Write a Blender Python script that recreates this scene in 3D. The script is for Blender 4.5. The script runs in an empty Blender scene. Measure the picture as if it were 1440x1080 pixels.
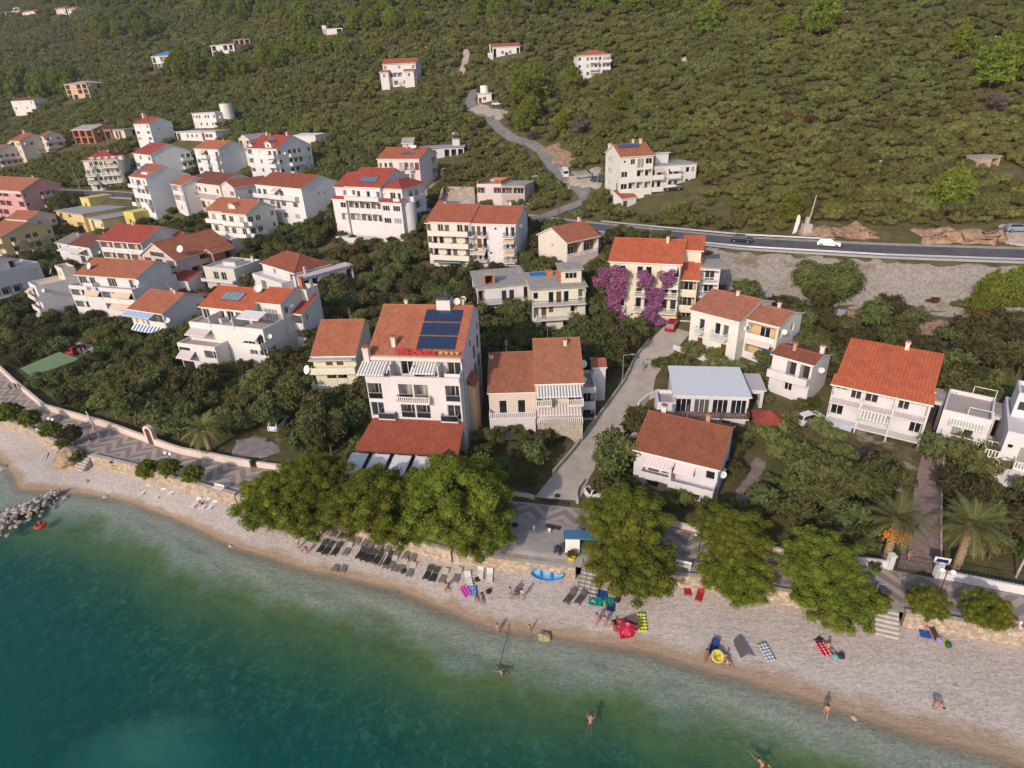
import bpy, math, random
from math import sin, cos, radians as R, pi, sqrt, atan2, hypot
from mathutils import Vector, Matrix, noise as mn
sc = bpy.context.scene
COL = sc.collection
# ---------- camera ----------
CAM_H = 50.0; FPX = 839.0; PITCH = R(26.5); ROLL = R(2.6)
cd = bpy.data.cameras.new("camera"); cam = bpy.data.objects.new("camera", cd); COL.objects.link(cam)
cd.sensor_width = 36; cd.lens = FPX/1440*36; cd.clip_start = .5; cd.clip_end = 5000
_r = Vector((1, 0, 0)); _u = Vector((0, sin(PITCH), cos(PITCH))); _f = Vector((0, cos(PITCH), -sin(PITCH)))
_rt = _r*cos(ROLL)-_u*sin(ROLL); _up = _r*sin(ROLL)+_u*cos(ROLL)
M = Matrix((_rt, _up, -_f)).transposed().to_4x4(); M.translation = Vector((0, 0, CAM_H))
cam.matrix_world = M; sc.camera = cam
# ---------- sky, sun, exposure ----------
SUN_EL = R(27); SUN_AZ = R(213)          # evening sun over the sea, behind and left of the viewer
w = bpy.data.worlds.new("World"); sc.world = w; w.use_nodes = True
nt = w.node_tree; bg = nt.nodes["Background"]
sky = nt.nodes.new("ShaderNodeTexSky"); sky.sky_type = 'NISHITA'; sky.sun_disc = False
sky.sun_elevation = SUN_EL; sky.sun_rotation = SUN_AZ; sky.dust_density = 1.5
nt.links.new(sky.outputs[0], bg.inputs[0]); bg.inputs[1].default_value = .15
ld = bpy.data.lights.new("sun", 'SUN'); ld.energy = 2.9; ld.angle = R(.8); ld.color = (1, .865, .75)
sun = bpy.data.objects.new("sun", ld); COL.objects.link(sun)
sun.rotation_euler = Vector((-sin(SUN_AZ)*cos(SUN_EL), -cos(SUN_AZ)*cos(SUN_EL), -sin(SUN_EL))).to_track_quat('-Z', 'Y').to_euler()
sun.location = (-200, -400, 300)
sc.view_settings.view_transform = 'Standard'; sc.view_settings.look = 'None'
sc.view_settings.exposure = 0.16; sc.view_settings.gamma = 1
sc.cycles.max_bounces = 5; sc.cycles.transparent_max_bounces = 12; sc.cycles.diffuse_bounces = 3
sc.cycles.use_denoising = True; sc.cycles.caustics_reflective = False; sc.cycles.caustics_refractive = False
# ---------- helpers ----------
def lerp_tab(x, xs, ys):
    if x <= xs[0]: return ys[0]
    for i in range(1, len(xs)):
        if x <= xs[i]:
            f = (x-xs[i-1])/(xs[i]-xs[i-1]); return ys[i-1]+(ys[i]-ys[i-1])*f
    return ys[-1]
def tab(*p): return [a for a, b in p], [b for a, b in p]
SW = tab((-160, 52), (-112, 46), (-105, 43.5), (-100, 42), (-95, 39.6), (-90, 41), (-79, 42.9), (-68, 42.3), (-55, 40.4), (-43, 40), (-32, 40.9), (-20, 39.3), (-5, 41.7), (8, 41.4), (19, 40.7), (60, 41))
SWALL = tab((-170, 66), (-136, 57), (-116, 50.4), (-107, 49.5), (-97, 47.8), (-88, 46.7), (-79, 46.7), (-69, 46.1), (-59, 46), (-40, 46), (-26, 45.6), (-18, 46.9), (-12, 47.8), (1, 50.6), (14, 51.4), (29, 52.9), (60, 55))
SIN = tab((-170, 73), (-136, 63.1), (-127, 60), (-110, 54.6), (-94, 53.6), (-75, 51.3), (-63, 51.7), (-24, 56.2), (-15, 57.5), (-3, 57.4), (8, 56.4), (19, 57.8), (29, 57.9), (60, 59))
SR = tab((-400, 163), (-225, 157), (-54, 147), (-41, 142.4), (-23, 137.4), (-1, 132.3), (24, 131.3), (47, 132.8), (110, 137))
ZR = tab((-225, 21), (-54, 19.3), (100, 19))
def st(x, y): return .379*x+.925*y, .925*x-.379*y
_n = .379**2+.925**2
def xy(s, t): return (.379*s+.925*t)/_n, (.925*s-.379*t)/_n
def sm(a, b, x):
    x = max(0, min(1, (x-a)/(b-a))); return x*x*(3-2*x)
def ground(x, y):
    s, t = st(x, y)
    wl = lerp_tab(t, *SWALL)
    if s < wl:
        sw = lerp_tab(t, *SW)
        if s < sw: return min(-.02, -.115*(sw-s)-.006*(sw-s)**1.75+(1.5*math.exp(-((x+37)/10)**2-((y-33)/6)**2) if s < sw-9 else 0))
        return 1.5*((s-sw)/(wl-sw))**.8
    si = lerp_tab(t, *SIN)
    if s < si: return 3.0
    sr = lerp_tab(t, *SR); zr = lerp_tab(t, *ZR)
    k = sm(-12, 8, t)*(1-sm(60, 90, t))         # right: flat foot, then the stone embankment
    if s < sr-5:
        f = (s-si)/(sr-5-si)
        za = lerp_tab(f, (0, .22, .45, .65, .83, 1), (3, 4.3, 7.0, 10.0, 14.2, zr-.4))
        zb = lerp_tab(f, (0, .22, .45, .65, .84, 1), (3, 4.3, 7.0, 9.8, 12.4, zr-.5))
        return za*(1-k)+zb*k
    if s < sr+5: return zr-.4+.04*(s-sr+5)
    d = s-sr-5
    n = mn.noise(Vector((x*.012, y*.012, 3.1)))*5+mn.noise(Vector((x*.035, y*.035, 7.7)))*1.6
    return zr+.3*d+.00022*d*d*(1 if d < 300 else 300/d)+n*sm(4, 60, d)
def ray(u, v):
    a = (u-720)/FPX; b = (540-v)/FPX
    return _rt*a+_up*b+_f
def onz(u, v, z):
    d = ray(u, v); k = (z-CAM_H)/d.z
    return Vector((d.x*k, d.y*k, z))
def at(u, v, h=0.0):                               # the spot h metres over the ground seen at photo point u, v
    d = ray(u, v); k = 25.0; p = k
    while k < 1600:
        if CAM_H+d.z*k-ground(d.x*k, d.y*k)-h < 0: break
        p = k; k *= 1.012
    for _ in range(22):
        m = (p+k)/2
        if CAM_H+d.z*m-ground(d.x*m, d.y*m)-h < 0: k = m
        else: p = m
    return Vector((d.x*k, d.y*k, CAM_H+d.z*k))
def proj(P):
    q = Vector(P)-Vector((0, 0, CAM_H)); D = q.dot(_f)
    if D < 1: return -9999, -9999, D
    return 720+FPX*q.dot(_rt)/D, 540-FPX*q.dot(_up)/D, D

class MB:
    def __init__(s): s.v = []; s.f = []; s.m = []; s.uv = {}; s.mats = []
    def mi(s, m):
        if m not in s.mats: s.mats.append(m)
        return s.mats.index(m)
    def face(s, pts, m, uv=None):
        i = len(s.v); s.v += [tuple(p) for p in pts]; s.f.append(tuple(range(i, i+len(pts)))); s.m.append(s.mi(m))
        if uv: s.uv[len(s.f)-1] = uv
    def box(s, a, b, m, T=None):
        x0, y0, z0 = a; x1, y1, z1 = b
        c = [Vector(q) for q in ((x0, y0, z0), (x1, y0, z0), (x1, y1, z0), (x0, y1, z0), (x0, y0, z1), (x1, y0, z1), (x1, y1, z1), (x0, y1, z1))]
        if T: c = [T @ q for q in c]
        i = len(s.v); s.v += [tuple(q) for q in c]; k = s.mi(m)
        for q in ((3, 2, 1, 0), (4, 5, 6, 7), (0, 1, 5, 4), (1, 2, 6, 5), (2, 3, 7, 6), (3, 0, 4, 7)):
            s.f.append(tuple(i+j for j in q)); s.m.append(k)
    def tube(s, a, b, r0, r1, m, n=8, caps=True):
        a = Vector(a); b = Vector(b); d = (b-a).normalized()
        x = d.orthogonal().normalized(); y = d.cross(x); i = len(s.v); k = s.mi(m)
        for p, r in ((a, r0), (b, r1)):
            for j in range(n):
                g = 2*pi*j/n; s.v.append(tuple(p+x*(r*cos(g))+y*(r*sin(g))))
        for j in range(n):
            s.f.append((i+j, i+(j+1) % n, i+n+(j+1) % n, i+n+j)); s.m.append(k)
        if caps:
            s.f.append(tuple(i+n-1-j for j in range(n))); s.m.append(k)
            s.f.append(tuple(i+n+j for j in range(n))); s.m.append(k)
    def lathe(s, prof, m, n=12, c=(0, 0, 0), axis='z'):
        i = len(s.v); k = s.mi(m)
        for r, z in prof:
            for j in range(n):
                g = 2*pi*j/n; q = (r*cos(g), r*sin(g), z) if axis == 'z' else (z, r*cos(g), r*sin(g))
                s.v.append((c[0]+q[0], c[1]+q[1], c[2]+q[2]))
        for a in range(len(prof)-1):
            for j in range(n):
                s.f.append((i+a*n+j, i+a*n+(j+1) % n, i+a*n+n+(j+1) % n, i+a*n+n+j)); s.m.append(k)
    def prism(s, poly, y0, y1, m, T=None):         # poly in (x,z), from y0 to y1
        n = len(poly); i = len(s.v); k = s.mi(m)
        c = [Vector((p[0], y0, p[1])) for p in poly]+[Vector((p[0], y1, p[1])) for p in poly]
        if T: c = [T @ q for q in c]
        s.v += [tuple(q) for q in c]
        s.f.append(tuple(range(i, i+n))); s.m.append(k); s.f.append(tuple(i+2*n-1-j for j in range(n))); s.m.append(k)
        for j in range(n):
            s.f.append((i+j, i+n+j, i+n+(j+1) % n, i+(j+1) % n)); s.m.append(k)
    def mesh(s, name, smooth=False):
        me = bpy.data.meshes.new(name); me.from_pydata(s.v, [], s.f)
        for m in s.mats: me.materials.append(m)
        me.polygons.foreach_set("material_index", s.m)
        if s.uv:
            l = me.uv_layers.new(name="UVMap"); d = [0.0]*(2*len(me.loops))
            for fi, uv in s.uv.items():
                b = me.polygons[fi].loop_start
                for j, q in enumerate(uv): d[2*(b+j)] = q[0]; d[2*(b+j)+1] = q[1]
            l.data.foreach_set("uv", d)
        if smooth: me.polygons.foreach_set("use_smooth", [True]*len(s.f))
        me.update(); return me
    def build(s, name, parent=None, smooth=False, loc=None, rz=0):
        return link(name, s.mesh(name, smooth), parent, loc, rz)
def link(name, me, parent=None, loc=None, rz=0):
    o = bpy.data.objects.new(name, me); COL.objects.link(o)
    if parent: o.parent = parent
    if loc is not None: o.location = loc
    if rz: o.rotation_euler = (0, 0, rz)
    return o
def tag(o, label=None, cat=None, group=None, kind=None):
    if label: o['label'] = label
    if cat: o['category'] = cat
    if group: o['group'] = group
    if kind: o['kind'] = kind
    return o
def empty(name, loc, rz=0, label=None, cat=None, group=None):
    o = bpy.data.objects.new(name, None); COL.objects.link(o); o.location = loc; o.rotation_euler = (0, 0, rz)
    o.empty_display_size = .3
    return tag(o, label, cat, group)
KIDS = {}
def copy_tree(o, parent=None, top=True):
    c = o.copy(); COL.objects.link(c)
    if parent: c.parent = parent
    if o.name not in KIDS: KIDS[o.name] = list(o.children)
    for ch in KIDS[o.name]: copy_tree(ch, c, False)
    return c
# ---------- materials ----------
class NT:
    def __init__(s, name, rough=.85, spec=.3):
        s.m = bpy.data.materials.new(name); s.m.use_nodes = True; s.n = s.m.node_tree.nodes; s.l = s.m.node_tree.links
        s.b = s.n["Principled BSDF"]; s.b.inputs['Roughness'].default_value = rough
        s.b.inputs['Specular IOR Level'].default_value = spec
    def new(s, t, **k):
        n = s.n.new('ShaderNode'+t)
        for a, b in k.items(): setattr(n, a, b)
        return n
    def set(s, n, **k):
        for a, b in k.items(): s.inp(n, a.replace('_', ' '), b)
        return n
    def inp(s, n, key, v):
        if hasattr(v, 'is_output') or isinstance(v, bpy.types.NodeSocket): s.l.new(v, n.inputs[key])
        else: n.inputs[key].default_value = v
    def coord(s, kind='Object', scale=(1, 1, 1), rot=(0, 0, 0)):
        c = s.new('TexCoord'); m = s.new('Mapping'); s.l.new(c.outputs[kind], m.inputs[0])
        m.inputs['Scale'].default_value = scale; m.inputs['Rotation'].default_value = rot; return m.outputs[0]
    def noise(s, vec, scale, detail=3, rough=.55):
        n = s.new('TexNoise'); s.l.new(vec, n.inputs['Vector']); n.inputs['Scale'].default_value = scale
        n.inputs['Detail'].default_value = detail; n.inputs['Roughness'].default_value = rough; return n.outputs[0]
    def vor(s, vec, scale, feat='F1', out='Distance'):
        n = s.new('TexVoronoi', feature=feat); s.l.new(vec, n.inputs['Vector']); n.inputs['Scale'].default_value = scale
        return n.outputs[out]
    def ramp(s, fac, *stops, interp='LINEAR'):
        n = s.new('ValToRGB'); s.l.new(fac, n.inputs[0]); e = n.color_ramp.elements; n.color_ramp.interpolation = interp
        while len(e) < len(stops): e.new(.5)
        for i, (p, c) in enumerate(stops):
            e[i].position = p; e[i].color = (c, c, c, 1) if not isinstance(c, tuple) else (*c, 1)
        return n.outputs[0]
    def mix(s, fac, a, b, blend='MIX'):
        n = s.new('Mix', data_type='RGBA', blend_type=blend)
        for i, v in ((0, fac), (6, a), (7, b)):
            if isinstance(v, bpy.types.NodeSocket): s.l.new(v, n.inputs[i])
            elif isinstance(v, tuple): n.inputs[i].default_value = (*v, 1)
            else: n.inputs[i].default_value = v
        return n.outputs[2]
    def math(s, op, a, b=0.0, c=None):
        n = s.new('Math', operation=op)
        for i, v in enumerate((a, b) if c is None else (a, b, c)):
            if isinstance(v, bpy.types.NodeSocket): s.l.new(v, n.inputs[i])
            else: n.inputs[i].default_value = v
        return n.outputs[0]
    def sep(s, vec):
        n = s.new('SeparateXYZ'); s.l.new(vec, n.inputs[0]); return n.outputs
    def col(s, v):
        if isinstance(v, tuple): s.b.inputs['Base Color'].default_value = (*v, 1)
        else: s.l.new(v, s.b.inputs['Base Color'])
        return s
    def bump(s, h, strength=.5, dist=.05):
        n = s.new('Bump'); s.l.new(h, n.inputs['Height']); n.inputs['Strength'].default_value = strength
        n.inputs['Distance'].default_value = dist; s.l.new(n.outputs[0], s.b.inputs['Normal']); return s
    def rnd(s): return s.new('ObjectInfo').outputs['Random']
    def hsv(s, col, h=.5, sat=1, val=1):
        n = s.new('HueSaturation')
        for k, v in (('Color', col), ('Hue', h), ('Saturation', sat), ('Value', val)):
            if isinstance(v, tuple): n.inputs[k].default_value = (*v, 1)
            else: s.inp(n, k, v)
        return n.outputs[0]
_pc = {}
def plain(name, c, rough=.7, spec=.3, var=.12, metal=0, nscale=3):
    k = (name, c)
    if k in _pc: return _pc[k]
    n = NT(name, rough, spec); f = n.noise(n.coord(), nscale, 4)
    n.col(n.mix(n.ramp(f, (.3, 0.0), (.7, 1.0)), tuple(x*(1-var) for x in c), tuple(min(1, x*(1+var)) for x in c)))
    n.b.inputs['Metallic'].default_value = metal
    _pc[k] = n.m; return n.m
def plaster(c):
    c = tuple(min(x, .68) for x in c)
    if c[0] > .6 and c[2] > .38: c = (c[0], c[1]*.985, min(c[2]*1.1, c[1]))
    k = ('pl', c)
    if k in _pc: return _pc[k]
    n = NT('plaster', .9, .2); v = n.coord()
    big = n.ramp(n.noise(v, .35, 5, .6), (.3, 0.0), (.72, 1.0))
    streak = n.ramp(n.noise(n.coord(scale=(1.1, 1.1, .2)), 1.3, 6, .75), (.5, 0.0), (.8, 1.0))
    a = n.mix(big, tuple(x*.9 for x in c), c)
    blot = n.ramp(n.noise(v, .9, 6, .7), (.55, 0.0), (.7, 1.0)); a = n.mix(n.math('MULTIPLY', blot, .26), a, tuple(x*.6 for x in c))
    n.col(n.mix(n.math('MULTIPLY', streak, .28), a, tuple(x*.55+.02 for x in c)))
    n.bump(n.noise(v, 9, 4), .15, .02)
    _pc[k] = n.m; return n.m
def tiles(c, period=.3, stripe=.3, moss=.38):
    k = ('tile', c, period)
    if k in _pc: return _pc[k]
    n = NT('clay_tiles', .85, .2); uv = n.coord('UV'); o = n.sep(uv)
    w = n.math('SINE', n.math('MULTIPLY', o[0], 2*pi/period)); w = n.math('MULTIPLY_ADD', w, .5, .5)
    rows = n.math('FRACT', n.math('MULTIPLY', o[1], 1/.38))
    cell = n.new('TexVoronoi', feature='F1'); n.l.new(n.coord('UV', (1/period, 1/.38, 1)), cell.inputs['Vector']); cell.inputs['Scale'].default_value = 1
    pat = n.ramp(n.noise(uv, .5, 5, .65), (.32, 0.0), (.7, 1.0))
    base = n.mix(pat, tuple(x*.64 for x in c), tuple(min(1, x*1.08) for x in c))
    base = n.mix(.3, base, n.mix(n.sep(cell.outputs['Color'])[0], tuple(x*.6 for x in c), tuple(min(1, x*1.35) for x in c)))
    mo = n.ramp(n.noise(uv, 1.7, 6, .7), (.52, 0.0), (.72, 1.0))
    base = n.mix(n.math('MULTIPLY', mo, moss), base, (.10, .075, .05))
    base = n.mix(n.math('MULTIPLY', n.math('SUBTRACT', 1.0, w), stripe), base, tuple(x*.45 for x in c))
    n.col(base)
    n.bump(n.math('ADD', w, n.math('MULTIPLY', rows, .35)), .5, .07)
    _pc[k] = n.m; return n.m
def striped(c1, c2, period=.35, axis=0):
    k = ('st', c1, c2, period)
    if k in _pc: return _pc[k]
    n = NT('striped_cloth', .85, .1); o = n.sep(n.coord())[axis]
    f = n.math('FRACT', n.math('MULTIPLY', o, 1/period))
    n.col(n.mix(n.ramp(f, (.49, 0.0), (.51, 1.0)), c1, c2)); _pc[k] = n.m; return n.m
WHITE = (.66, .63, .605); CREAM = (.66, .58, .46); OFFW = (.64, .60, .555); PINK = (.62, .34, .34); PALEPINK = (.72, .58, .52)
YELLOW = (.68, .55, .25); PEACH = (.70, .52, .34); GREYW = (.50, .48, .46)
T_RED = (.40, .12, .07); T_ORANGE = (.43, .15, .085); T_DARK = (.22, .075, .05); T_BROWN = (.33, .13, .08); T_BRIGHT = (.50, .125, .06); T_CRIM = (.38, .075, .055)
glass_n = NT('window_glass', .08, .6)
glass_n.col(glass_n.ramp(glass_n.rnd(), (0, (.012, .014, .018)), (.45, (.035, .036, .04)), (.72, (.10, .095, .09)), (.86, (.30, .28, .25)), interp='CONSTANT')); GLASS = glass_n.m
FRAME = plain('white_frame', (.74, .72, .69), .5); BROWN = plain('brown_wood', (.13, .05, .03), .6); TRIM = plain('white_trim', (.72, .69, .65), .7)
CONC = plain('concrete', (.34, .31, .29), .9, .2, .18, 0, .8); DARKC = plain('recess_shade', (.03, .027, .026), .9)  # the near-black colour stands in for shade inside openings
METAL = plain('galvanised_metal', (.45, .46, .47), .45, .5, .1, .6); DMETAL = plain('dark_metal', (.05, .05, .055), .5); BRICK = plain('hollow_brick', (.45, .16, .08), .9, .2, .25, 0, 2.5)
# ---------- the setting ----------
def steps(a, b, d0, fine_to, g):
    o = [a]; d = d0
    while o[-1] < b:
        if o[-1] >= fine_to: d *= g
        o.append(o[-1]+d)
    return o
TS = [-t for t in steps(0, 950, 1.6, 150, 1.06)][::-1][:-1]+steps(0, 330, 1.6, 75, 1.08)
def grid_mesh(name, rows, mat, smooth=True, attr=None, uvf=None):
    nr, nc = len(rows), len(rows[0]); v = [p for r in rows for p in r]
    f = [(i*nc+j, i*nc+j+1, (i+1)*nc+j+1, (i+1)*nc+j) for i in range(nr-1) for j in range(nc-1)]
    me = bpy.data.meshes.new(name); me.from_pydata(v, [], f)
    me.materials.append(mat)
    me.polygons.foreach_set("use_smooth", [smooth]*len(f))
    if attr:
        a = me.attributes.new(attr[0], 'FLOAT', 'POINT'); a.data.foreach_set("value", [attr[1](p) for p in v])
    if uvf:
        l = me.uv_layers.new(name="UVMap"); uv = [uvf[i][j] for i in range(nr) for j in range(nc)]; d = []
        for q in f:
            for k in q: d += uv[k]
        l.data.foreach_set("uv", d)
    me.update()
    if me.polygons and me.polygons[len(f)//2].normal.z < 0: me.flip_normals()
    return link(name, me)
# soil, dry grass and dark undergrowth of the slope
n = NT('hillside_soil', .95, .1); v = n.coord()
a = n.ramp(n.noise(v, .05, 6, .6), (.35, 0.0), (.66, 1.0)); b = n.ramp(n.noise(v, .35, 6, .7), (.4, 0.0), (.62, 1.0))
c = n.mix(b, (.075, .068, .03), (.15, .12, .06)); c = n.mix(n.math('MULTIPLY', a, .6), c, (.095, .095, .036))
rk = n.ramp(n.noise(v, .11, 8, .75), (.62, 0.0), (.68, 1.0)); c = n.mix(rk, c, (.30, .25, .20))
wv = n.noise(n.coord(scale=(.04, .35, .04)), 1.0, 4, .6); c = n.mix(n.ramp(wv, (.66, 0.0), (.70, .8)), c, (.21, .17, .13))
n.col(c); n.bump(n.noise(v, 1.3, 6, .7), .6, .3); SOIL = n.m
SO = [0, .4]+steps(1.4, 1050, 1.3, 100, 1.035)
rows = []
for ds in SO:
    r = []
    for t in TS:
        s = lerp_tab(t, *SIN)+ds; x, y = xy(s, t); r.append((x, y, ground(x, y) if ds > .1 else 3.0))
    rows.append(r)
tag(grid_mesh('hillside_ground', rows, SOIL), kind='structure')
# beach and seabed: one sheet from the sea wall out under the water
n = NT('pebbles', .9, .25); v = n.coord(); z = n.sep(v)[2]
peb = n.vor(v, 5.5, 'F1', 'Color'); pv = n.sep(peb)[0]; pd = n.vor(v, 5.5)
big = n.ramp(n.noise(v, .16, 5, .6), (.35, 0.0), (.68, 1.0))
rip = n.ramp(n.noise(n.coord(scale=(1.0, 2.6, 1), rot=(0, 0, R(22))), .8, 5, .65), (.42, 0.0), (.62, 1.0))
dry = n.mix(big, (.43, .36, .325), (.50, .43, .395)); dry = n.mix(n.math('MULTIPLY', rip, .24), dry, (.32, .26, .23))
dry = n.mix(.36, dry, n.mix(pv, (.23, .19, .175), (.64, .57, .54)))
wob = n.math('MULTIPLY', n.math('SUBTRACT', n.noise(v, .5, 4), .5), .5)
zz = n.math('ADD', z, wob)
sand = n.mix(n.noise(v, 3, 5), (.29, .20, .13), (.37, .265, .18)); sand = n.mix(.2, sand, n.mix(pv, (.12, .09, .07), (.42, .34, .27)))
c = n.mix(n.ramp(zz, (.24, 0.0), (.50, 1.0)), sand, dry)
wet = n.ramp(n.math('ADD', z, n.math('MULTIPLY', wob, .12)), (.0, 1.0), (.09, .55), (.13, 0.0)); c = n.mix(n.math('MULTIPLY', wet, .6), c, (.15, .11, .08))
# below the water: gravel, then an algae band, stones, and a sand patch out at the left
dn = n.math('ADD', z, n.math('MULTIPLY', n.math('SUBTRACT', n.noise(v, .3, 7, .75), .5), .8))
alg = n.mix(n.noise(v, 1.2, 6, .7), (.10, .13, .03), (.30, .29, .09))
wv_ = n.new('TexNoise'); n.l.new(v, wv_.inputs['Vector']); wv_.inputs['Scale'].default_value = .9; wv_.inputs['Detail'].default_value = 4; wa = n.new('VectorMath', operation='MULTIPLY_ADD'); n.l.new(wv_.outputs['Color'], wa.inputs[0]); wa.inputs[1].default_value = (1.6, 1.6, 0); n.l.new(v, wa.inputs[2]); wvv = wa.outputs[0]
st1 = n.vor(wvv, 1.5, 'F1', 'Color'); stones = n.mix(n.sep(st1)[1], (.06, .08, .05), (.34, .37, .28)); stones = n.mix(n.ramp(n.vor(wvv, 1.5, 'DISTANCE_TO_EDGE'), (0.0, .8), (.2, 0.0)), stones, (.035, .045, .035))
patchy = n.ramp(n.noise(v, .35, 6, .7), (.45, 0.0), (.6, 1.0)); deep = n.mix(n.math('MULTIPLY', patchy, .6), n.mix(.25, stones, alg), (.06, .08, .05))
grav = n.mix(.4, (.33, .33, .275), n.mix(pv, (.2, .17, .13), (.55, .5, .42)))
k1 = n.ramp(dn, (.30, 1.0), (.47, 0.0)); k1n = n.new('MapRange'); n.l.new(dn, k1n.inputs[0])
for i, q in enumerate((-.85, -.35, 0, 1)): k1n.inputs[i+1].default_value = q
k2n = n.new('MapRange'); n.l.new(dn, k2n.inputs[0])
for i, q in enumerate((-2.1, -1.0, 0, 1)): k2n.inputs[i+1].default_value = q
sea = n.mix(k1n.outputs[0], n.mix(k2n.outputs[0], deep, alg), grav)
pos = n.sep(v); dx = n.math('MULTIPLY', n.math('ADD', pos[0], 35.0), .10); dy = n.math('MULTIPLY', n.math('SUBTRACT', pos[1], 33.0), .20)
dd = n.math('ADD', n.math('ADD', n.math('MULTIPLY', dx, dx), n.math('MULTIPLY', dy, dy)), n.math('MULTIPLY', n.math('SUBTRACT', n.noise(v, .3, 4), .5), .9))
sea = n.mix(n.ramp(dd, (.1, .9), (1.0, 0.0)), sea, (.60, .58, .48))
k0 = n.new('MapRange'); n.l.new(z, k0.inputs[0])
for i, q in enumerate((-.14, .02, 1, 0)): k0.inputs[i+1].default_value = q
n.col(n.mix(k0.outputs[0], c, sea)); n.bump(n.math('ADD', n.math('MULTIPLY', pd, .5), n.math('MULTIPLY', rip, .8)), .55, .06); BEACH = n.m
DO = [-.5, 0]+steps(.4, 130, .45, 30, 1.05)
TB = [t for t in TS if -230 < t < 130]; TB2 = []
for a_, b_ in zip(TB, TB[1:]): TB2 += [a_, (a_+b_)/2] if -125 < a_ < 45 else [a_]
rows = []
for d in DO:
    r = []
    for t in TB2:
        s = lerp_tab(t, *SWALL)-d; x, y = xy(s, t); z = ground(x, y) if d > 0 else 1.5
        b_ = mn.noise(Vector((x*.45, y*.45, 0)))*.07+mn.noise(Vector((x*.16, y*.16, 4)))*.10
        if z < -.3: b_ += mn.noise(Vector((x*.8, y*.8, 9)))*.16+.35*mn.noise(Vector((x*.2, y*.2, 2)))
        r.append((x, y, z+b_*min(1, abs(z)*2+.25)))
    rows.append(r)
tag(grid_mesh('beach', rows, BEACH), kind='structure')
# water
m = bpy.data.materials.new('sea_water'); m.use_nodes = True; n = NT.__new__(NT); n.m = m; n.n = m.node_tree.nodes; n.l = m.node_tree.links; n.n.clear()
out = n.new('OutputMaterial'); at_ = n.new('Attribute', attribute_name='depth')
tint = n.new('BsdfTransparent'); body = n.new('BsdfDiffuse'); gl = n.new('BsdfGlossy'); gl.inputs['Roughness'].default_value = .06
dep = at_.outputs['Fac']; v = n.coord()
k = n.math('SUBTRACT', 1.0, n.math('POWER', 2.718, n.math('MULTIPLY', dep, -.30))); k = n.math('MAXIMUM', k, n.math('MINIMUM', n.math('MULTIPLY', dep, 1.6), .13))
n.l.new(n.mix(n.math('MINIMUM', n.math('MULTIPLY', dep, .33), 1.0), (.97, .99, .98), (.42, .86, .78)), tint.inputs[0])
body.inputs[0].default_value = (.004, .088, .080, 1)
mx = n.new('MixShader'); n.l.new(k, mx.inputs[0]); n.l.new(tint.outputs[0], mx.inputs[1]); n.l.new(body.outputs[0], mx.inputs[2])
bp = n.new('Bump'); bp.inputs['Strength'].default_value = .35; bp.inputs['Distance'].default_value = .1
n.l.new(n.math('ADD', n.noise(v, .9, 5, .6), n.math('MULTIPLY', n.noise(v, 4, 3), .3)), bp.inputs['Height']); n.l.new(bp.outputs[0], gl.inputs['Normal'])
ge = n.new('NewGeometry'); dt = n.new('VectorMath', operation='DOT_PRODUCT'); n.l.new(ge.outputs['Incoming'], dt.inputs[0]); n.l.new(bp.outputs[0], dt.inputs[1]); fz = n.math('POWER', n.math('SUBTRACT', 1.0, n.math('ABSOLUTE', dt.outputs['Value'])), 5.0); fz = n.math('MINIMUM', n.math('MULTIPLY_ADD', fz, .98, .02), 1.0)
m2 = n.new('MixShader'); n.l.new(fz, m2.inputs[0]); n.l.new(mx.outputs[0], m2.inputs[1]); n.l.new(gl.outputs[0], m2.inputs[2]); n.l.new(m2.outputs[0], out.inputs[0])
rows = []
for d in [-1.2]+steps(-.4, 140, .7, 40, 1.06):
    r = []
    for t in TB:
        s = lerp_tab(t, *SW)-d; x, y = xy(s, t); r.append((x, y, 0.0))
    rows.append(r)
tag(grid_mesh('sea_water', rows, m, True, ('depth', lambda p: max(0, -ground(p[0], p[1])))), kind='structure')
# promenade with its zigzag paving
n = NT('zigzag_paving', .85, .25); uv = n.coord('UV'); o = n.sep(uv)
tri = n.math('PINGPONG', o[0], 2.1); f = n.math('FRACT', n.math('MULTIPLY', n.math('ADD', o[1], n.math('MULTIPLY', tri, .95)), .52))
st_ = n.ramp(f, (.0, 0.0), (.04, 1.0), (.46, 1.0), (.5, 0.0)); tone = n.noise(n.coord(), 1.2, 5)
c = n.mix(st_, n.mix(tone, (.24, .195, .175), (.29, .24, .22)), n.mix(tone, (.41, .34, .30), (.47, .39, .345)))
ln = n.math('FRACT', n.math('MULTIPLY', o[0], 1/6.3)); c = n.mix(n.ramp(ln, (.0, 1.0), (.045, 1.0), (.05, 0.0)), c, (.37, .33, .3))
n.col(n.mix(n.math('MULTIPLY', n.noise(n.coord(), .25, 5, .7), .3), c, (.12, .1, .095))); PAVE = n.m
def prom(f0, f1, t0, t1, dz, name, mat):
    ts = [t0+(t1-t0)*i/150 for i in range(151)]; rows = []; uvs = []
    for f in (f0, (f0+f1)/2, f1):
        r = []; u = []
        for t in ts:
            a = lerp_tab(t, *SWALL); b = lerp_tab(t, *SIN); s = a+(b-a)*f; x, y = xy(s, t); r.append((x, y, 3.0+dz)); u.append((t, s-a))
        rows.append(r); uvs.append(u)
    return tag(grid_mesh(name, rows, mat, False, None, uvs), kind='structure')
GREYP = plain('grey_paving', (.38, .33, .30), .9, .2, .2, 0, .9)
prom(.0, 1.0, -172, 60, .0, 'promenade_base', GREYP)
prom(.22, .97, -172, -64, .012, 'promenade_paving', PAVE); prom(.22, .97, -64, 60, .012, 'promenade_paving', PAVE)
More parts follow.
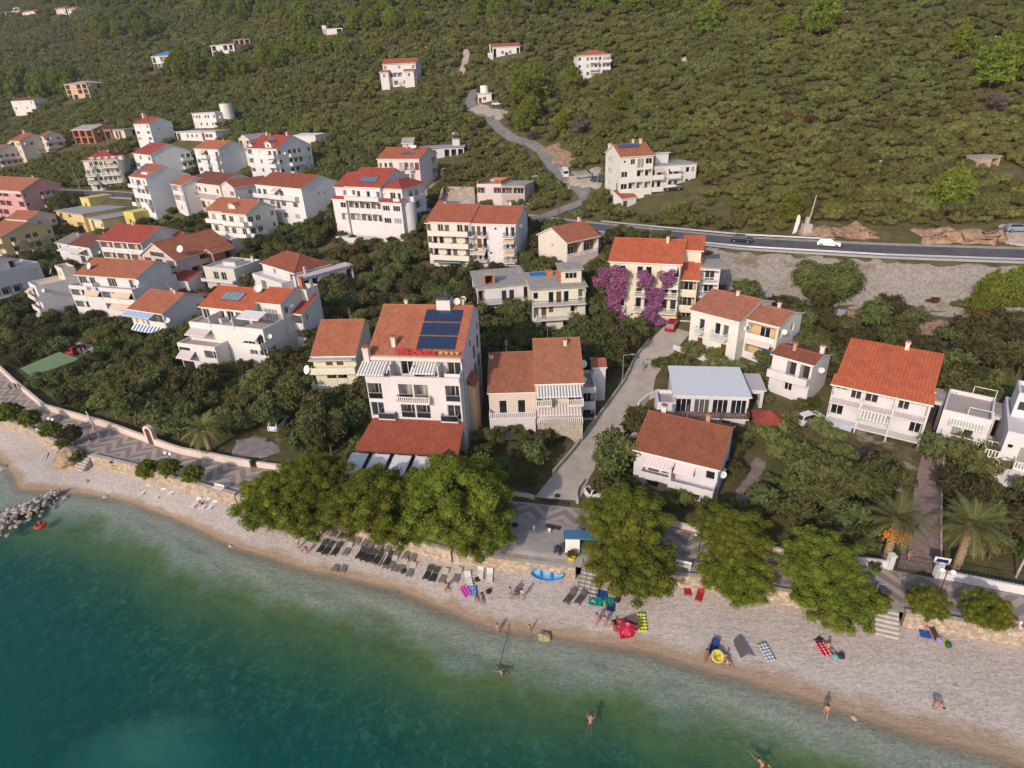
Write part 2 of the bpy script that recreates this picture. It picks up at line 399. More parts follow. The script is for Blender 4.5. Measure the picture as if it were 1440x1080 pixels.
ASPH = plain('asphalt', (.115, .108, .115), .9, .2, .2, 0, .5); CLANE = plain('concrete_lane', (.41, .355, .31), .92, .2, .16, 0, .45); GRAVEL = plain('pale_gravel', (.40, .33, .27), .95, .1, .22, 0, .8)
EARTH = plain('bare_earth', (.30, .195, .13), .95, .1, .4, 0, 1.1); KERB = plain('kerb_stone', (.42, .38, .35), .9, .2, .15, 0, 2)
def ribbon(name, L, Rr, mat, dz=.08, sub=3, cols=5, kind='structure', rag=0.0, hump=0.0):
    rows = []
    def dense(P): return [P[i].lerp(P[i+1], j/sub) for i in range(len(P)-1) for j in range(sub)]+[P[-1]]
    L = dense(L); Rr = dense(Rr)
    for i_, (a, b) in enumerate(zip(L, Rr)):
        r = []
        for j in range(cols+1):
            p = a.lerp(b, j/cols)
            if rag: p = p+Vector((mn.noise(p*.31), mn.noise(p*.31+Vector((9, 5, 2))), 0))*rag+Vector((mn.noise(p*1.1), mn.noise(p*1.1+Vector((9, 5, 2))), 0))*rag*.4
            e = 1 if 0 < j < cols and 0 < i_ < len(L)-1 else 0
            r.append((p.x, p.y, ground(p.x, p.y)+(dz if e or not rag else -.15)+hump*e*max(0, .25+mn.noise(p*.35)+.5*mn.noise(p*.9))))
        rows.append(r)
    return tag(grid_mesh(name, rows, mat, True), kind=kind)
def edge_ribbon(name, Lpx, Rpx, mat, dz=.08, **k): return ribbon(name, [at(*p) for p in Lpx], [at(*p) for p in Rpx], mat, dz, **k)
def centre_ribbon(name, px, wd, mat, dz=.1, **k):
    P = [at(*p) for p in px]; L = []; Q = []
    for i, p in enumerate(P):
        d = (P[min(i+1, len(P)-1)]-P[max(i-1, 0)]); d.z = 0; d.normalize(); q = Vector((-d.y, d.x, 0))*(wd/2)
        L.append(p+q); Q.append(p-q)
    return ribbon(name, L, Q, mat, dz, **k)
def st_ribbon(name, o0, o1, t0, t1, mat, dz, step=4, cols=3, **kw):
    N = max(2, int((t1-t0)/step)); L = []; Q = []
    for i in range(N+1):
        t = t0+(t1-t0)*i/N; s = lerp_tab(t, *SR); L.append(Vector((*xy(s+o0, t), 0))); Q.append(Vector((*xy(s+o1, t), 0)))
    return ribbon(name, L, Q, mat, dz, sub=1, cols=cols, **kw)
st_ribbon('coast_road', -3.7, 3.7, -420, 115, ASPH, .12)
for a in (-3.5, 3.3): st_ribbon('road_edge_line', a, a+.18, -420, 115, TRIM, .135, cols=1)
st_ribbon('road_verge', -5.2, -3.75, -420, 115, KERB, .16); st_ribbon('road_shoulder', 3.75, 5.0, -420, 115, GRAVEL, .11)
# stone-pitched embankment under the road
n = NT('pitched_stone', .95, .15); v = n.coord(); cv = n.vor(v, 2.6, 'F1', 'Color')
c = n.mix(n.sep(cv)[0], (.25, .212, .18), (.385, .335, .29)); c = n.mix(n.ramp(n.vor(v, 2.6, 'DISTANCE_TO_EDGE'), (0.0, 1.0), (.07, 0.0)), c, (.19, .17, .155))
c = n.mix(n.math('MULTIPLY', n.ramp(n.noise(v, .16, 6, .7), (.55, 0.0), (.68, 1.0)), .75), c, (.16, .105, .05)); n.col(c); n.bump(n.vor(v, 2.6), .7, .12); PITCH_STONE = n.m
st_ribbon('stone_embankment', -17.5, -5.2, -9, 85, PITCH_STONE, .07, 1.2, 14, rag=1.3)
lane_L = [(752, 700), (778, 668), (805, 637), (828, 606), (850, 577), (877, 540), (893, 505), (912, 482), (935, 458)]
lane_R = [(815, 705), (830, 670), (852, 640), (876, 612), (893, 590), (918, 553), (922, 530), (945, 498), (972, 468)]
edge_ribbon('village_lane', lane_L, lane_R, CLANE, .09, sub=5)
centre_ribbon('hill_lane', [(748, 308), (785, 298), (812, 288), (826, 278), (815, 265), (795, 250), (779, 236), (764, 214), (745, 202), (722, 196), (700, 180), (690, 168), (668, 156), (661, 143), (668, 126)], 3.8, plain('old_asphalt', (.20, .185, .18), .9, .2, .22, 0, .5), .22, sub=5)
centre_ribbon('upper_hill_lane', [(646, 110), (652, 96), (655, 84), (657, 70)], 3.2, GRAVEL, .4, sub=4)
centre_ribbon('side_street', [(586, 292), (594, 280), (604, 266), (613, 256)], 4.5, CLANE, .2, sub=4)
edge_ribbon('parking_court', [(617, 291), (622, 272)], [(668, 292), (668, 275)], CLANE, .15, sub=6)
edge_ribbon('gravel_lot', [(800, 268), (794, 240)], [(848, 266), (838, 236)], GRAVEL, .25, sub=10, cols=12, rag=2.0)
edge_ribbon('gravel_lot', [(325, 650), (330, 618)], [(395, 640), (392, 612)], plain('grey_gravel', (.25, .22, .21), .95, .1, .2, 0, .8), .1, sub=10, cols=12, rag=1.6)
edge_ribbon('dirt_yard', [(1165, 455), (1160, 432)], [(1225, 455), (1215, 436)], EARTH, .15, sub=12, cols=14, rag=1.6)
edge_ribbon('dirt_yard', [(1290, 480), (1305, 450)], [(1350, 475), (1345, 452)], EARTH, .15, sub=12, cols=14, rag=2.0)
edge_ribbon('garden_path', [(1030, 720), (1038, 680), (1062, 640)], [(1052, 722), (1060, 690), (1085, 648)], plain('dusty_path', (.24, .19, .16), .95, .1, .2, 0, .7), .08, sub=8, cols=7, rag=.9)
edge_ribbon('driveway', [(1262, 800), (1278, 740), (1285, 690), (1296, 640)], [(1320, 808), (1322, 740), (1322, 690), (1325, 640)], plain('pink_pavers', (.25, .18, .165), .9, .2, .25, 0, 2), .08, sub=6)
edge_ribbon('courtyard', [(105, 490), (100, 480)], [(135, 508), (130, 485)], CLANE, .12, sub=5)
centre_ribbon('construction_ground', [(665, 150), (690, 158), (715, 165)], 8, GRAVEL, .3, sub=9, cols=9, rag=2.2)
centre_ribbon('bare_slope', [(770, 205), (790, 222), (805, 235)], 6, EARTH, .3, sub=9, cols=9, rag=2.2, hump=.3)
st_ribbon('earth_verge', 6.2, 10.5, 9, 24, EARTH, .14, .6, 12, rag=2.2, hump=.9); st_ribbon('earth_verge', 5.5, 11, 31, 46, EARTH, .14, .6, 12, rag=2.2, hump=1.2); st_ribbon('earth_verge', 5.0, 14, 45, 62, GRAVEL, .14, 1, 10, rag=1.5)
edge_ribbon('beach_terrace', [(668, 792), (700, 752), (722, 725)], [(832, 802), (824, 765), (815, 738)], plain('worn_concrete', (.35, .31, .29), .92, .2, .18, 0, .6), .03, sub=4)
# ---------- building kit ----------
FOOT = []                                      # footprints, to keep trees out
def wall_sheet(mb, O, ux, nrm, poly_top, z0, W, holes, mat, backmat):
    """wall W wide from z0 up to poly_top [(x,z)...], with real openings (x0,z0,x1,z1,depth,back)."""
    P = lambda a, z, d=0: (O[0]+ux[0]*a-nrm[0]*d, O[1]+ux[1]*a-nrm[1]*d, O[2]+z)
    ht = min(z for _, z in poly_top)
    xs = sorted({0, W, *[h[0] for h in holes], *[h[2] for h in holes]}); zs = sorted({z0, ht, *[h[1] for h in holes], *[h[3] for h in holes]})
    zs = [z for z in zs if z <= ht+1e-6]
    for j in range(len(zs)-1):
        run = None
        for i in range(len(xs)-1):
            cx = (xs[i]+xs[i+1])/2; cz = (zs[j]+zs[j+1])/2
            solid = not any(h[0] < cx < h[2] and h[1] < cz < h[3] for h in holes)
            if solid and run is None: run = xs[i]
            if run is not None and (not solid or i == len(xs)-2):
                e = xs[i+1] if solid else xs[i]
                mb.face([P(run, zs[j]), P(e, zs[j]), P(e, zs[j+1]), P(run, zs[j+1])], mat); run = None
    if max(z for _, z in poly_top) > ht+1e-4:
        pts = [P(0, ht), P(W, ht)]+[P(a, z) for a, z in sorted(poly_top, reverse=True) if z > ht+1e-4]
        mb.face(pts, mat)
    for x0, a0, x1, a1, d, bk in holes:
        mb.face([P(x0, a0), P(x0, a0, d), P(x1, a0, d), P(x1, a0)][::-1], mat); mb.face([P(x0, a1), P(x1, a1), P(x1, a1, d), P(x0, a1, d)][::-1], mat)
        mb.face([P(x0, a0), P(x0, a1), P(x0, a1, d), P(x0, a0, d)][::-1], mat); mb.face([P(x1, a0), P(x1, a0, d), P(x1, a1, d), P(x1, a1)][::-1], mat)
        if bk: mb.face([P(x0, a0, d), P(x1, a0, d), P(x1, a1, d), P(x0, a1, d)], bk)
_wm = {}
def opening_mesh(kind, w, h, fm):
    k = (kind, round(w, 2), round(h, 2), fm.name)
    if k in _wm: return _wm[k]
    f = MB(); t = .07
    if kind in 'Dsv':                                     # shutter / wooden door leaf
        f.box((0, .03, 0), (w, .08, h), fm)
        nl = 2 if w > .9 else 1
        for i in range(nl): f.box((w*i/nl+.05, .012, .06), (w*(i+1)/nl-.05, .031, h-.06), fm)
        pane = None
    else:
        f.box((0, 0, 0), (t, .08, h), fm); f.box((w-t, 0, 0), (w, .08, h), fm); f.box((t, 0, 0), (w-t, .08, t), fm); f.box((t, 0, h-t), (w-t, .08, h), fm)
        nm = max(1, round(w/.75))
        for i in range(1, nm): f.box((w*i/nm-.035, .002, t), (w*i/nm+.035, .078, h-t), fm)
        if kind in 'ww': f.box((-.06, -.07, -.06), (w+.06, .03, -.002), TRIM)
        p = MB(); p.box((t/2, .035, t/2), (w-t/2, .05, h-t/2), GLASS); pane = p.mesh('pane')
    _wm[k] = (f.mesh('window'), pane); return _wm[k]
def balcony_mesh(w, d, style, mat, hgt=.95, slab=True, sides=True):
    m = MB()
    if slab: m.box((0, -d, -.16), (w, 0, 0), mat)
    r = None
    segs = [((0, -d, 0), (w, -d+.09, hgt))]
    if sides: segs += [((0, -d+.09, 0), (.09, 0, hgt)), ((w-.09, -d+.09, 0), (w, 0, hgt))]
    if style == 'solid':
        for a, b in segs: m.box(a, b, mat)
        for a, b in segs[:1]: m.box((a[0]-.04, a[1]-.04, hgt), (b[0]+.04, b[1]+.03, hgt+.05), TRIM)
    else:
        r = MB(); bm = {'rail': DMETAL, 'wrail': FRAME, 'balus': TRIM, 'glass': METAL, 'wood': BROWN}[style]
        step, th = {'rail': (.22, .022), 'wrail': (.24, .028), 'balus': (.28, .11), 'glass': (1.2, .03), 'wood': (.2, .1)}[style]
        for a, b in segs:
            L = max(b[0]-a[0], b[1]-a[1]); alongx = (b[0]-a[0]) > (b[1]-a[1]); cx, cy = (a[0]+b[0])/2, (a[1]+b[1])/2
            r.box((a[0], a[1], hgt-.08), (b[0], b[1], hgt), bm)
            if style == 'balus': r.box((a[0], a[1], 0), (b[0], b[1], .1), bm)
            k = max(1, int(L/step))
            for i in range(k+1):
                q = -L/2+th/2+(L-th)*i/k
                px, py = (cx+q, cy) if alongx else (cx, cy+q)
                r.box((px-th/2, py-th/2, 0), (px+th/2, py+th/2, hgt-.08), bm)
            if style == 'glass': r.box((a[0]+.03, a[1]+.03, .05), (b[0]-.03, b[1]-.03, hgt-.08), GLASS)
    return m, r
class Bld:
    def __init__(b, name, label, A, B, depth, h, col, group=None, cat='house', rz=None, W=None):
        if A is None:                              # anchored at its front right eave
            e = at(*B, h); a = e-Vector((cos(rz), sin(rz), 0))*W; zg = ground(e.x, e.y); v = e-a
        else:
            a = at(*A, h); zg = ground(a.x, a.y); e = onz(*B, zg+h); v = e-a
            if rz is not None:                     # width from the photo, heading given
                lo, hi = 1.0, 60.0
                for _ in range(30):
                    W = (lo+hi)/2; lo, hi = (W, hi) if proj(a+Vector((cos(rz), sin(rz), 0))*W)[0] < B[0] else (lo, W)
                v = Vector((cos(rz), sin(rz), 0))*W
        b.W = hypot(v.x, v.y); b.D = depth; b.h = h; b.rz = atan2(v.y, v.x); b.col = col
        b.root = empty(name, (a.x, a.y, zg), b.rz, label, cat, group)
        b.mw = Matrix.Translation((a.x, a.y, zg)) @ Matrix.Rotation(b.rz, 4, 'Z'); b.fm = FRAME
        FOOT.append((b.mw.inverted(), b.W, b.D))
    def side(b, s, x0=0, y0=0, W=None, D=None):
        W = W or b.W; D = D or b.D
        return {'f': ((x0, y0), (1, 0), (0, -1), 0, W), 'r': ((x0+W, y0), (0, 1), (1, 0), pi/2, D),
                'b': ((x0+W, y0+D), (-1, 0), (0, 1), pi, W), 'l': ((x0, y0+D), (0, -1), (-1, 0), -pi/2, D)}[s]
    def put(b, name, mb, parent=None, **k): return mb.build(name, parent or b.root, **k)
    def block(b, x0=0, y0=0, W=None, D=None, z0=-4.0, h=None, F='', Rr='', L='', roof='gx', rf=.5, pitch=.38, oh=.4, tile=None, bal='solid', col=None, bd=1.45, back=None, fl=None, shut=None, edge=None, bh=0.0, balcol=None):
        if z0 < 2: FOOT.append(((b.mw @ Matrix.Translation((x0, y0, 0))).inverted(), W or b.W, D or b.D))
        W = W or b.W; D = D or b.D; h = h or b.h; wm = plaster(col or b.col); tile = tile or tiles(T_RED); shut = shut or BROWN
        bm = plaster(back) if back else wm; balm = plaster(balcol) if balcol else (plaster(tuple(min(.8, x*1.04) for x in (col or b.col))))
        mb = MB(); tops = {}
        if roof == 'gx':
            zr = h+pitch*rf*D; zb = zr-pitch*(1-rf)*D; g = [(0, h), (rf*D, zr), (D, zb)]
            tops = {'f': [(0, h), (W, h)], 'r': g, 'b': [(0, zb), (W, zb)], 'l': [(D-a, z) for a, z in g]}
        elif roof == 'gy':
            zr = h+pitch*rf*W; zb = zr-pitch*(1-rf)*W; g = [(0, h), (rf*W, zr), (W, zb)]
            tops = {'f': g, 'r': [(0, zb), (D, zb)], 'b': [(W-a, z) for a, z in g], 'l': [(0, h), (D, h)]}
        elif roof == 'shed':
            zr = h+pitch*D; tops = {'f': [(0, h), (W, h)], 'r': [(0, h), (D, zr)], 'b': [(0, zr), (W, zr)], 'l': [(0, zr), (D, h)]}
        else:
            for s in 'frbl': tops[s] = [(0, h), (W if s in 'fb' else D, h)]
        for s, dsl in (('f', F), ('r', Rr), ('b', ''), ('l', L)):
            o, ux, nr, rz, LW = b.side(s, x0, y0, W, D); rows_ = dsl.split('/') if dsl else []
            holes = []; n = len(rows_); fh = fl or (h-max(z0, 0)-bh)/max(n, 1)
            P = lambda a, z, d=0.0: (o[0]+ux[0]*a+nr[0]*d, o[1]+ux[1]*a+nr[1]*d, z)
            for ri, row in enumerate(rows_):
                zf = h-(ri+1)*fh; nb = len(row); bw = LW/max(1, nb); run = None
                for ci, ch in enumerate(row+'|'):
                    isb = ch in 'bBt'
                    if isb and run is None: run = ci
                    if not isb and run is not None:
                        w = (ci-run)*bw-.06; mm, rr = balcony_mesh(w, bd, bal, balm)
                        bo = b.put('balcony', mm, loc=P(run*bw+.03, zf+.02), rz=rz)
                        if rr: b.put('railing', rr, bo)
                        ag = random.Random(int(b.root.location.x*3+ri*17+run*5))
                        if s == 'f' and ag.random() < .34 and w > 2.2: aw = min(w, ag.choice((2.4, 3.2))); a_0 = run*bw+ag.uniform(0, w-aw); b.awning('f', a_0, a_0+aw, zf+fh-.3, 1.5, .75, ag.choice((TAN_AW, PALE_AW, STRIPE_AW, TAN_AW)), x0, y0, W, D, .03)
                        run = None
                    if ch in '.|': continue
                    cx = (ci+.5)*bw; zz = zf+.03; kind = ch; dep = .16; bk = None
                    if ch in 'ws': w, hh, zz = min(1.15, bw*.66), min(1.3, fh*.46), zf+fh*.33
                    elif ch == 'W': w, hh, zz = min(2.2, bw*.8), min(1.35, fh*.48), zf+fh*.32
                    elif ch == 'p': w, hh, zz = min(.6, bw*.6), .6, zf+fh*.5
                    elif ch in 'db': w, hh = min(1.7, bw*.7), min(2.15, fh*.78)
                    elif ch in 'BG': w, hh = min(3.0, bw*.84), min(2.2, fh*.8)
                    elif ch == 't': w, hh = min(.95, bw*.5), min(2.1, fh*.76)
                    elif ch in 'Dv': w, hh = (min(2.4, bw*.8) if ch == 'D' else min(1.2, bw*.66)), min(2.15, fh*.78)
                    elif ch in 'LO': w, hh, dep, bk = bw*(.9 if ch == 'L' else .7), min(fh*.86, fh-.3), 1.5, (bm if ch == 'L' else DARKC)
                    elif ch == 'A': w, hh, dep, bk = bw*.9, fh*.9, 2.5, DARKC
                    holes.append((cx-w/2, zz, cx+w/2, zz+hh, dep, bk))
                    if ch in 'OA': continue
                    if ch == 'L':
                        st = 'solid' if bal == 'solid' else bal
                        mm, rr = balcony_mesh(w-.02, .1, st, balm, slab=False, sides=False)
                        b.put('parapet' if not rr else 'railing', rr or mm, loc=P(cx-w/2+.01, zz, -.02), rz=rz)
                        w2 = min(1.7, w*.6); kind = 'd'; pos = P(cx-w2/2, zz+.02, -dep+.10); w, hh = w2, min(2.05, hh-.2)
                    else: pos = P(cx-w/2, zz, -.15 if ch not in 'sDv' else -.10)
                    kk = 's' if ch == 's' else ('D' if ch in 'Dv' else ('w' if ch in 'wWp' else 'd'))
                    fme, pme = opening_mesh(kk, w, hh, shut if ch in 'sDv' else b.fm)
                    nm = 'shutter' if ch == 's' else ('door' if ch in 'DvdbBGtL' else 'window')
                    wo = link(nm, fme, b.root, pos, rz)
                    if pme: link('pane', pme, wo)
            wall_sheet(mb, (o[0], o[1], 0), ux, nr, tops[s], z0, LW, holes, wm, bm)
        ro = MB()
        def slab(p, u0, u1, th=.16):
            # p: eave-left, eave-right, top-right, top-left
            p = [Vector(q) for q in p]; L = (p[1]-p[0]).length; S = (p[3]-p[0]).length
            q0 = (p[3]-p[0]).dot((p[1]-p[0]).normalized()); q1 = (p[2]-p[0]).dot((p[1]-p[0]).normalized()); S = sqrt(max(1e-6, S*S-q0*q0))
            up = Vector((0, 0, th)); ed = edge or TRIM
            ro.face([q+up for q in p], tile, [(u0, 0), (u0+L, 0), (u0+q1, S), (u0+q0, S)])
            ro.face([q for q in p[::-1]], ed)
            for i in range(4): ro.face([p[i], p[(i+1) % 4], p[(i+1) % 4]+up, p[i]+up], ed)
        X0, X1, Y0, Y1 = x0-oh, x0+W+oh, y0-oh, y0+D+oh
        if roof == 'gx':
            yr = y0+rf*D; e0 = h-pitch*oh; eb = zb-pitch*oh
            slab([(X0, Y0, e0), (X1, Y0, e0), (X1, yr, zr), (X0, yr, zr)], 0, 0); slab([(X1, Y1, eb), (X0, Y1, eb), (X0, yr, zr), (X1, yr, zr)], 0, 0)
            ro.tube((X0, yr, zr+.14), (X1, yr, zr+.14), .13, .13, tile, 6)
        elif roof == 'gy':
            xr = x0+rf*W; e0 = h-pitch*oh; eb = zb-pitch*oh
            slab([(X0, Y1, e0), (X0, Y0, e0), (xr, Y0, zr), (xr, Y1, zr)], 0, 0); slab([(X1, Y0, eb), (X1, Y1, eb), (xr, Y1, zr), (xr, Y0, zr)], 0, 0)
            ro.tube((xr, Y0, zr+.14), (xr, Y1, zr+.14), .13, .13, tile, 6)
        elif roof == 'shed':
            slab([(X0, Y0, h-pitch*oh), (X1, Y0, h-pitch*oh), (X1, Y1, zr+pitch*oh), (X0, Y1, zr+pitch*oh)], 0, 0)
        elif roof == 'hip':
            k = min(W, D)/2+oh; zr = h+pitch*k; e0 = h
            c = [(X0, Y0, e0), (X1, Y0, e0), (X1, Y1, e0), (X0, Y1, e0)]
            if W >= D: r0, r1 = (X0+k, (Y0+Y1)/2, zr), (X1-k, (Y0+Y1)/2, zr)
            else: r0, r1 = ((X0+X1)/2, Y0+k, zr), ((X0+X1)/2, Y1-k, zr)
            if W >= D: quads = ((c[0], c[1], r1, r0), (c[1], c[2], r1, r1), (c[2], c[3], r0, r1), (c[3], c[0], r0, r0))
            else: quads = ((c[0], c[1], r0, r0), (c[1], c[2], r1, r0), (c[2], c[3], r1, r1), (c[3], c[0], r0, r1))
            for p in quads: slab(p, 0, 0, .14)
            ro.tube(Vector(r0)+Vector((0, 0, .14)), Vector(r1)+Vector((.01, 0, .14)), .12, .12, tile, 6)
            for cc, rr_ in zip(c, (r0, r1, r1, r0) if W >= D else (r0, r0, r1, r1)): ro.tube(Vector(cc)+Vector((0, 0, .14)), Vector(rr_)+Vector((0, 0, .14)), .1, .1, tile, 5)
        elif roof == 'flat':
            fm_ = edge or CONC; ro.box((x0+.22, y0+.22, h-.1), (x0+W-.22, y0+D-.22, h+.02), fm_)
            for a_, b_ in (((x0, y0), (x0+W, y0+.22)), ((x0, y0+D-.22), (x0+W, y0+D)), ((x0, y0+.22), (x0+.22, y0+D-.22)), ((x0+W-.22, y0+.22), (x0+W, y0+D-.22))):
                ro.box((*a_, h), (*b_, h+.55), wm)
        elif roof == 'slab': ro.box((X0, Y0, h), (X1, Y1, h+.22), edge or CONC)
        if ro.v:
            r = b.put('roof', ro); b.roof = r; b.rinfo = (x0, y0, W, D, h, pitch, rf, roof)
        b.put('wall', mb)
        g = random.Random(int(b.root.location.x*7+W*13+h*3))
        if h > 4.5 and W > 4 and D > 6:
            P_ = MB(); xx = x0+W+.06; yy = y0+g.choice((.25, D-.3)); P_.tube((xx, yy, -2), (xx, yy, h-.1), .06, .06, METAL, 5); b.put('downpipe', P_)
            for _ in range(g.choice((0, 1, 1, 2))):
                if Rr.replace('.', '').replace('/', ''): break
                A_ = MB(); ya = y0+g.uniform(1, D-2); za = g.choice([q for q in (1.9, 4.7, 7.4) if q < h-1] or [2.0]); A_.box((x0+W+.03, ya, za), (x0+W+.36, ya+.85, za+.6), TRIM); A_.tube((x0+W+.36, ya+.5, za+.3), (x0+W+.375, ya+.5, za+.3), .23, .23, DMETAL, 10); b.put('air_conditioner', A_)
            if roof in ('gx', 'hip', 'shed') and g.random() < .6:
                A_ = MB(); zt = (h+pitch*rf*D if roof == 'gx' else h+1.5); xx = x0+W*g.uniform(.2, .8); yy = y0+D*(rf if roof == 'gx' else .5); A_.tube((xx, yy, zt-.3), (xx, yy, zt+2.2), .025, .02, METAL, 4)
                for i in range(4): A_.tube((xx-.45+.06*i, yy, zt+1.4+.22*i), (xx+.45-.06*i, yy, zt+1.4+.22*i), .012, .012, METAL, 3)
                b.put('antenna', A_)
            if roof == 'gx' and g.random() < .5 and z0 < 2: b.chimney(x0+W*g.uniform(.15, .85), y0+D*min(.92, rf+g.uniform(-.12, .12)), g.uniform(.6, 1.1), plaster(g.choice((OFFW, CREAM, (.5, .28, .2)))), .45)
            if g.random() < .35 and roof != 'none': b.dish(x0+W+.25, y0+g.uniform(.5, 3), h-g.uniform(.8, 2), .45, .5)
        return b
    def rz_at(b, y):
        x0, y0, W, D, h, p, rf, k = b.rinfo
        if k == 'gx': return h+p*(y-y0) if y-y0 < rf*D else h+p*rf*D-p*(y-y0-rf*D)
        if k == 'shed': return h+p*(y-y0)
        return h
    def chimney(b, x, y, hh=1.3, m=None, w=.55, z=None):
        z = b.rz_at(y) if z is None else z; m = m or plaster(CREAM); c = MB(); c.box((x-w/2, y-w/2, z-.4), (x+w/2, y+w/2, z+hh), m); c.box((x-w/2-.08, y-w/2-.08, z+hh), (x+w/2+.08, y+w/2+.08, z+hh+.1), m)
        for i in (-1, 1): c.box((x+i*w*.35-.06, y-w*.4, z+hh+.1), (x+i*w*.35+.06, y+w*.4, z+hh+.3), m)
        c.box((x-w/2-.05, y-w/2-.05, z+hh+.3), (x+w/2+.05, y+w/2+.05, z+hh+.38), tiles(T_RED)); b.put('chimney', c, b.roof)
    def solar(b, x0, y0, w, rows_, cols_, col=(.025, .05, .14), ph=1.5):
        x_, yy, W, D, h, p, rf, k = b.rinfo; g = math.atan(p); T = Matrix.Translation((x0, y0, b.rz_at(y0)+.22)) @ Matrix.Rotation(g, 4, 'X'); m = MB(); pm = plain('solar_cells', col, .15, .7, .1)
        for r_ in range(rows_):
            y_ = r_*(ph+.35)
            m.box((-.05, y_-.05, -.04), (w+.05, y_+ph+.05, .05), DMETAL, T)
            for c_ in range(cols_): m.box((w*c_/cols_+.05, y_+.05, .052), (w*(c_+1)/cols_-.05, y_+ph-.05, .075), pm, T)
        b.put('solar_panel', m)
    def dish(b, x, y, z, r=.6, rz=0.0):
        m = MB(); m.tube((0, 0, -.9), (0, 0, 0), .035, .035, METAL, 6)
        pr = [(0.01, .0), (r*.5, .05), (r*.85, .16), (r, .24)]; i0 = len(m.v); m.lathe(pr, TRIM, 14); m.lathe([(a, c-.03) for a, c in pr][::-1], TRIM, 14)
        T = Matrix.Translation((0, -.1, 0)) @ Matrix.Rotation(R(65), 4, 'X')
        m.v[i0:] = [tuple(T @ Vector(q)) for q in m.v[i0:]]; m.tube((0, -.1, 0), (0, -.7, .35), .02, .02, METAL, 5)
        b.put('satellite_dish', m, loc=(x, y, z), rz=rz)
    def awning(b, s, a0, a1, z, d, drop, m, x0=0, y0=0, W=None, D=None, off=0.0):
        o, ux, nr, rz, LW = b.side(s, x0, y0, W, D); k = MB(); w = a1-a0
        T = Matrix.Rotation(math.atan2(drop, d), 4, 'X'); L = hypot(d, drop)
        k.box((0, -L, -.02), (w, 0, .02), m, T); k.box((0, -d-.02, -drop-.2), (w, -d+.02, -drop), m); k.tube((0, -d, -drop), (w, -d, -drop), .035, .035, FRAME, 5)
        b.put('awning', k, loc=(o[0]+ux[0]*a0+nr[0]*off, o[1]+ux[1]*a0+nr[1]*off, z), rz=rz)
    def bx(b, name, a, c, m, parent=None): k = MB(); k.box(a, c, m); return b.put(name, k, parent)
    def dormer(b, x, y, w, d, hh, tile=None, win=True):
        z = b.rz_at(y); k = MB(); wm = plaster(b.col); p = .4; zt = z+hh
        wall_sheet(k, (x, y, 0), (1, 0), (0, -1), [(0, zt), (w/2, zt+p*w/2), (w, zt)], z-.3, w, [], wm, wm)
        for xx, s in ((x, -1), (x+w, 1)): k.face([(xx, y, z-.3), (xx, y+d, z-.3), (xx, y+d, zt), (xx, y, zt)], wm)
        do = b.put('dormer', k, b.roof); r = MB(); t = tile or tiles(T_RED); mid = x+w/2
        for sgn, e in ((-1, x-.2), (1, x+w+.2)):
            pts = [Vector((e, y-.25, zt-.08)), Vector((mid, y-.25, zt+p*w/2)), Vector((mid, y+d, zt+p*w/2)), Vector((e, y+d, zt-.08))]
            if sgn > 0: pts = pts[::-1]
            L = hypot(w/2, p*w/2); r.face([q+Vector((0, 0, .12)) for q in pts], t, [(0, 0), (0, L), (d, L), (d, 0)]); r.face(pts[::-1], TRIM)
            for i in range(4): r.face([pts[i], pts[(i+1) % 4], pts[(i+1) % 4]+Vector((0, 0, .12)), pts[i]+Vector((0, 0, .12))], TRIM)
        b.put('dormer_roof', r)
        if win:
            f, pn = opening_mesh('w', min(1.1, w*.5), min(1.1, hh*.7), b.fm); wo = link('window', f, b.root, (mid-min(1.1, w*.5)/2, y-.05, z+.25)); link('pane', pn, wo)
# ---------- buildings, near the shore first ----------
tR, tO, tD, tB, tBr, tC = tiles(T_RED), tiles(T_ORANGE), tiles(T_DARK), tiles(T_BROWN), tiles(T_BRIGHT, .42, .42), tiles(T_CRIM)
GW = striped((.70, .68, .66), (.24, .23, .23), .42); PW = striped((.72, .52, .53), (.70, .64, .62), .4); BW = striped((.70, .70, .70), (.06, .14, .33), 1.0)
TAN_AW = plain('tan_awning', (.55, .42, .33), .85); PALE_AW = plain('pale_awning', (.66, .62, .60), .85); STRIPE_AW = striped((.66, .63, .6), (.34, .26, .24), .4)
TAN = plain('tan_awning', (.55, .42, .33), .85); PALEA = plain('pale_awning', (.66, .62, .60), .85); BLUEA = plain('blue_awning', (.35, .44, .62), .8); MAUVEA = plain('mauve_awning', (.55, .46, .48), .85)
# the big hotel behind the pines
b = Bld('hotel', 'white five storey hotel with tiled roof, rooftop solar panels and a red sign', (510, 508), (644, 512), 13.5, 14.2, WHITE, cat='hotel')
W = b.W; fh = 2.75
b.block(y0=1.9, D=11.6, h=14.2, bh=11.45, F='G.GG.B', Rr='', roof='gx', rf=.72, pitch=.52, oh=.15, tile=tO, back=CREAM, bal='solid', edge=plaster(WHITE))
b.block(D=1.9, W=W, h=11.3, z0=-3, bh=3.0, F='L.LL.L/G.LL.G/', roof='none', bal='glass', back=(.60, .52, .42))
b.bx('terrace_parapet', (0, -.12, 11.3), (W, .1, 12.15), plaster(WHITE)); 
for x in (W*.27, W*.52, W*.78): b.bx('divider', (x-.1, .1, 11.3), (x+.1, 1.9, 13.6), plaster(WHITE))
b.bx('fascia', (-.1, 1.2, 13.85), (W+.1, 1.75, 14.35), plaster(CREAM))
b.awning('f', .3, W*.26, 13.8, 2.2, .9, GW, off=-1.9+.2); b.awning('f', W*.5, W*.76, 13.8, 2.2, .9, GW, off=-1.7)
b.awning('f', -.6, 3.2, 13.7, 2.4, .9, GW, off=-1.2)
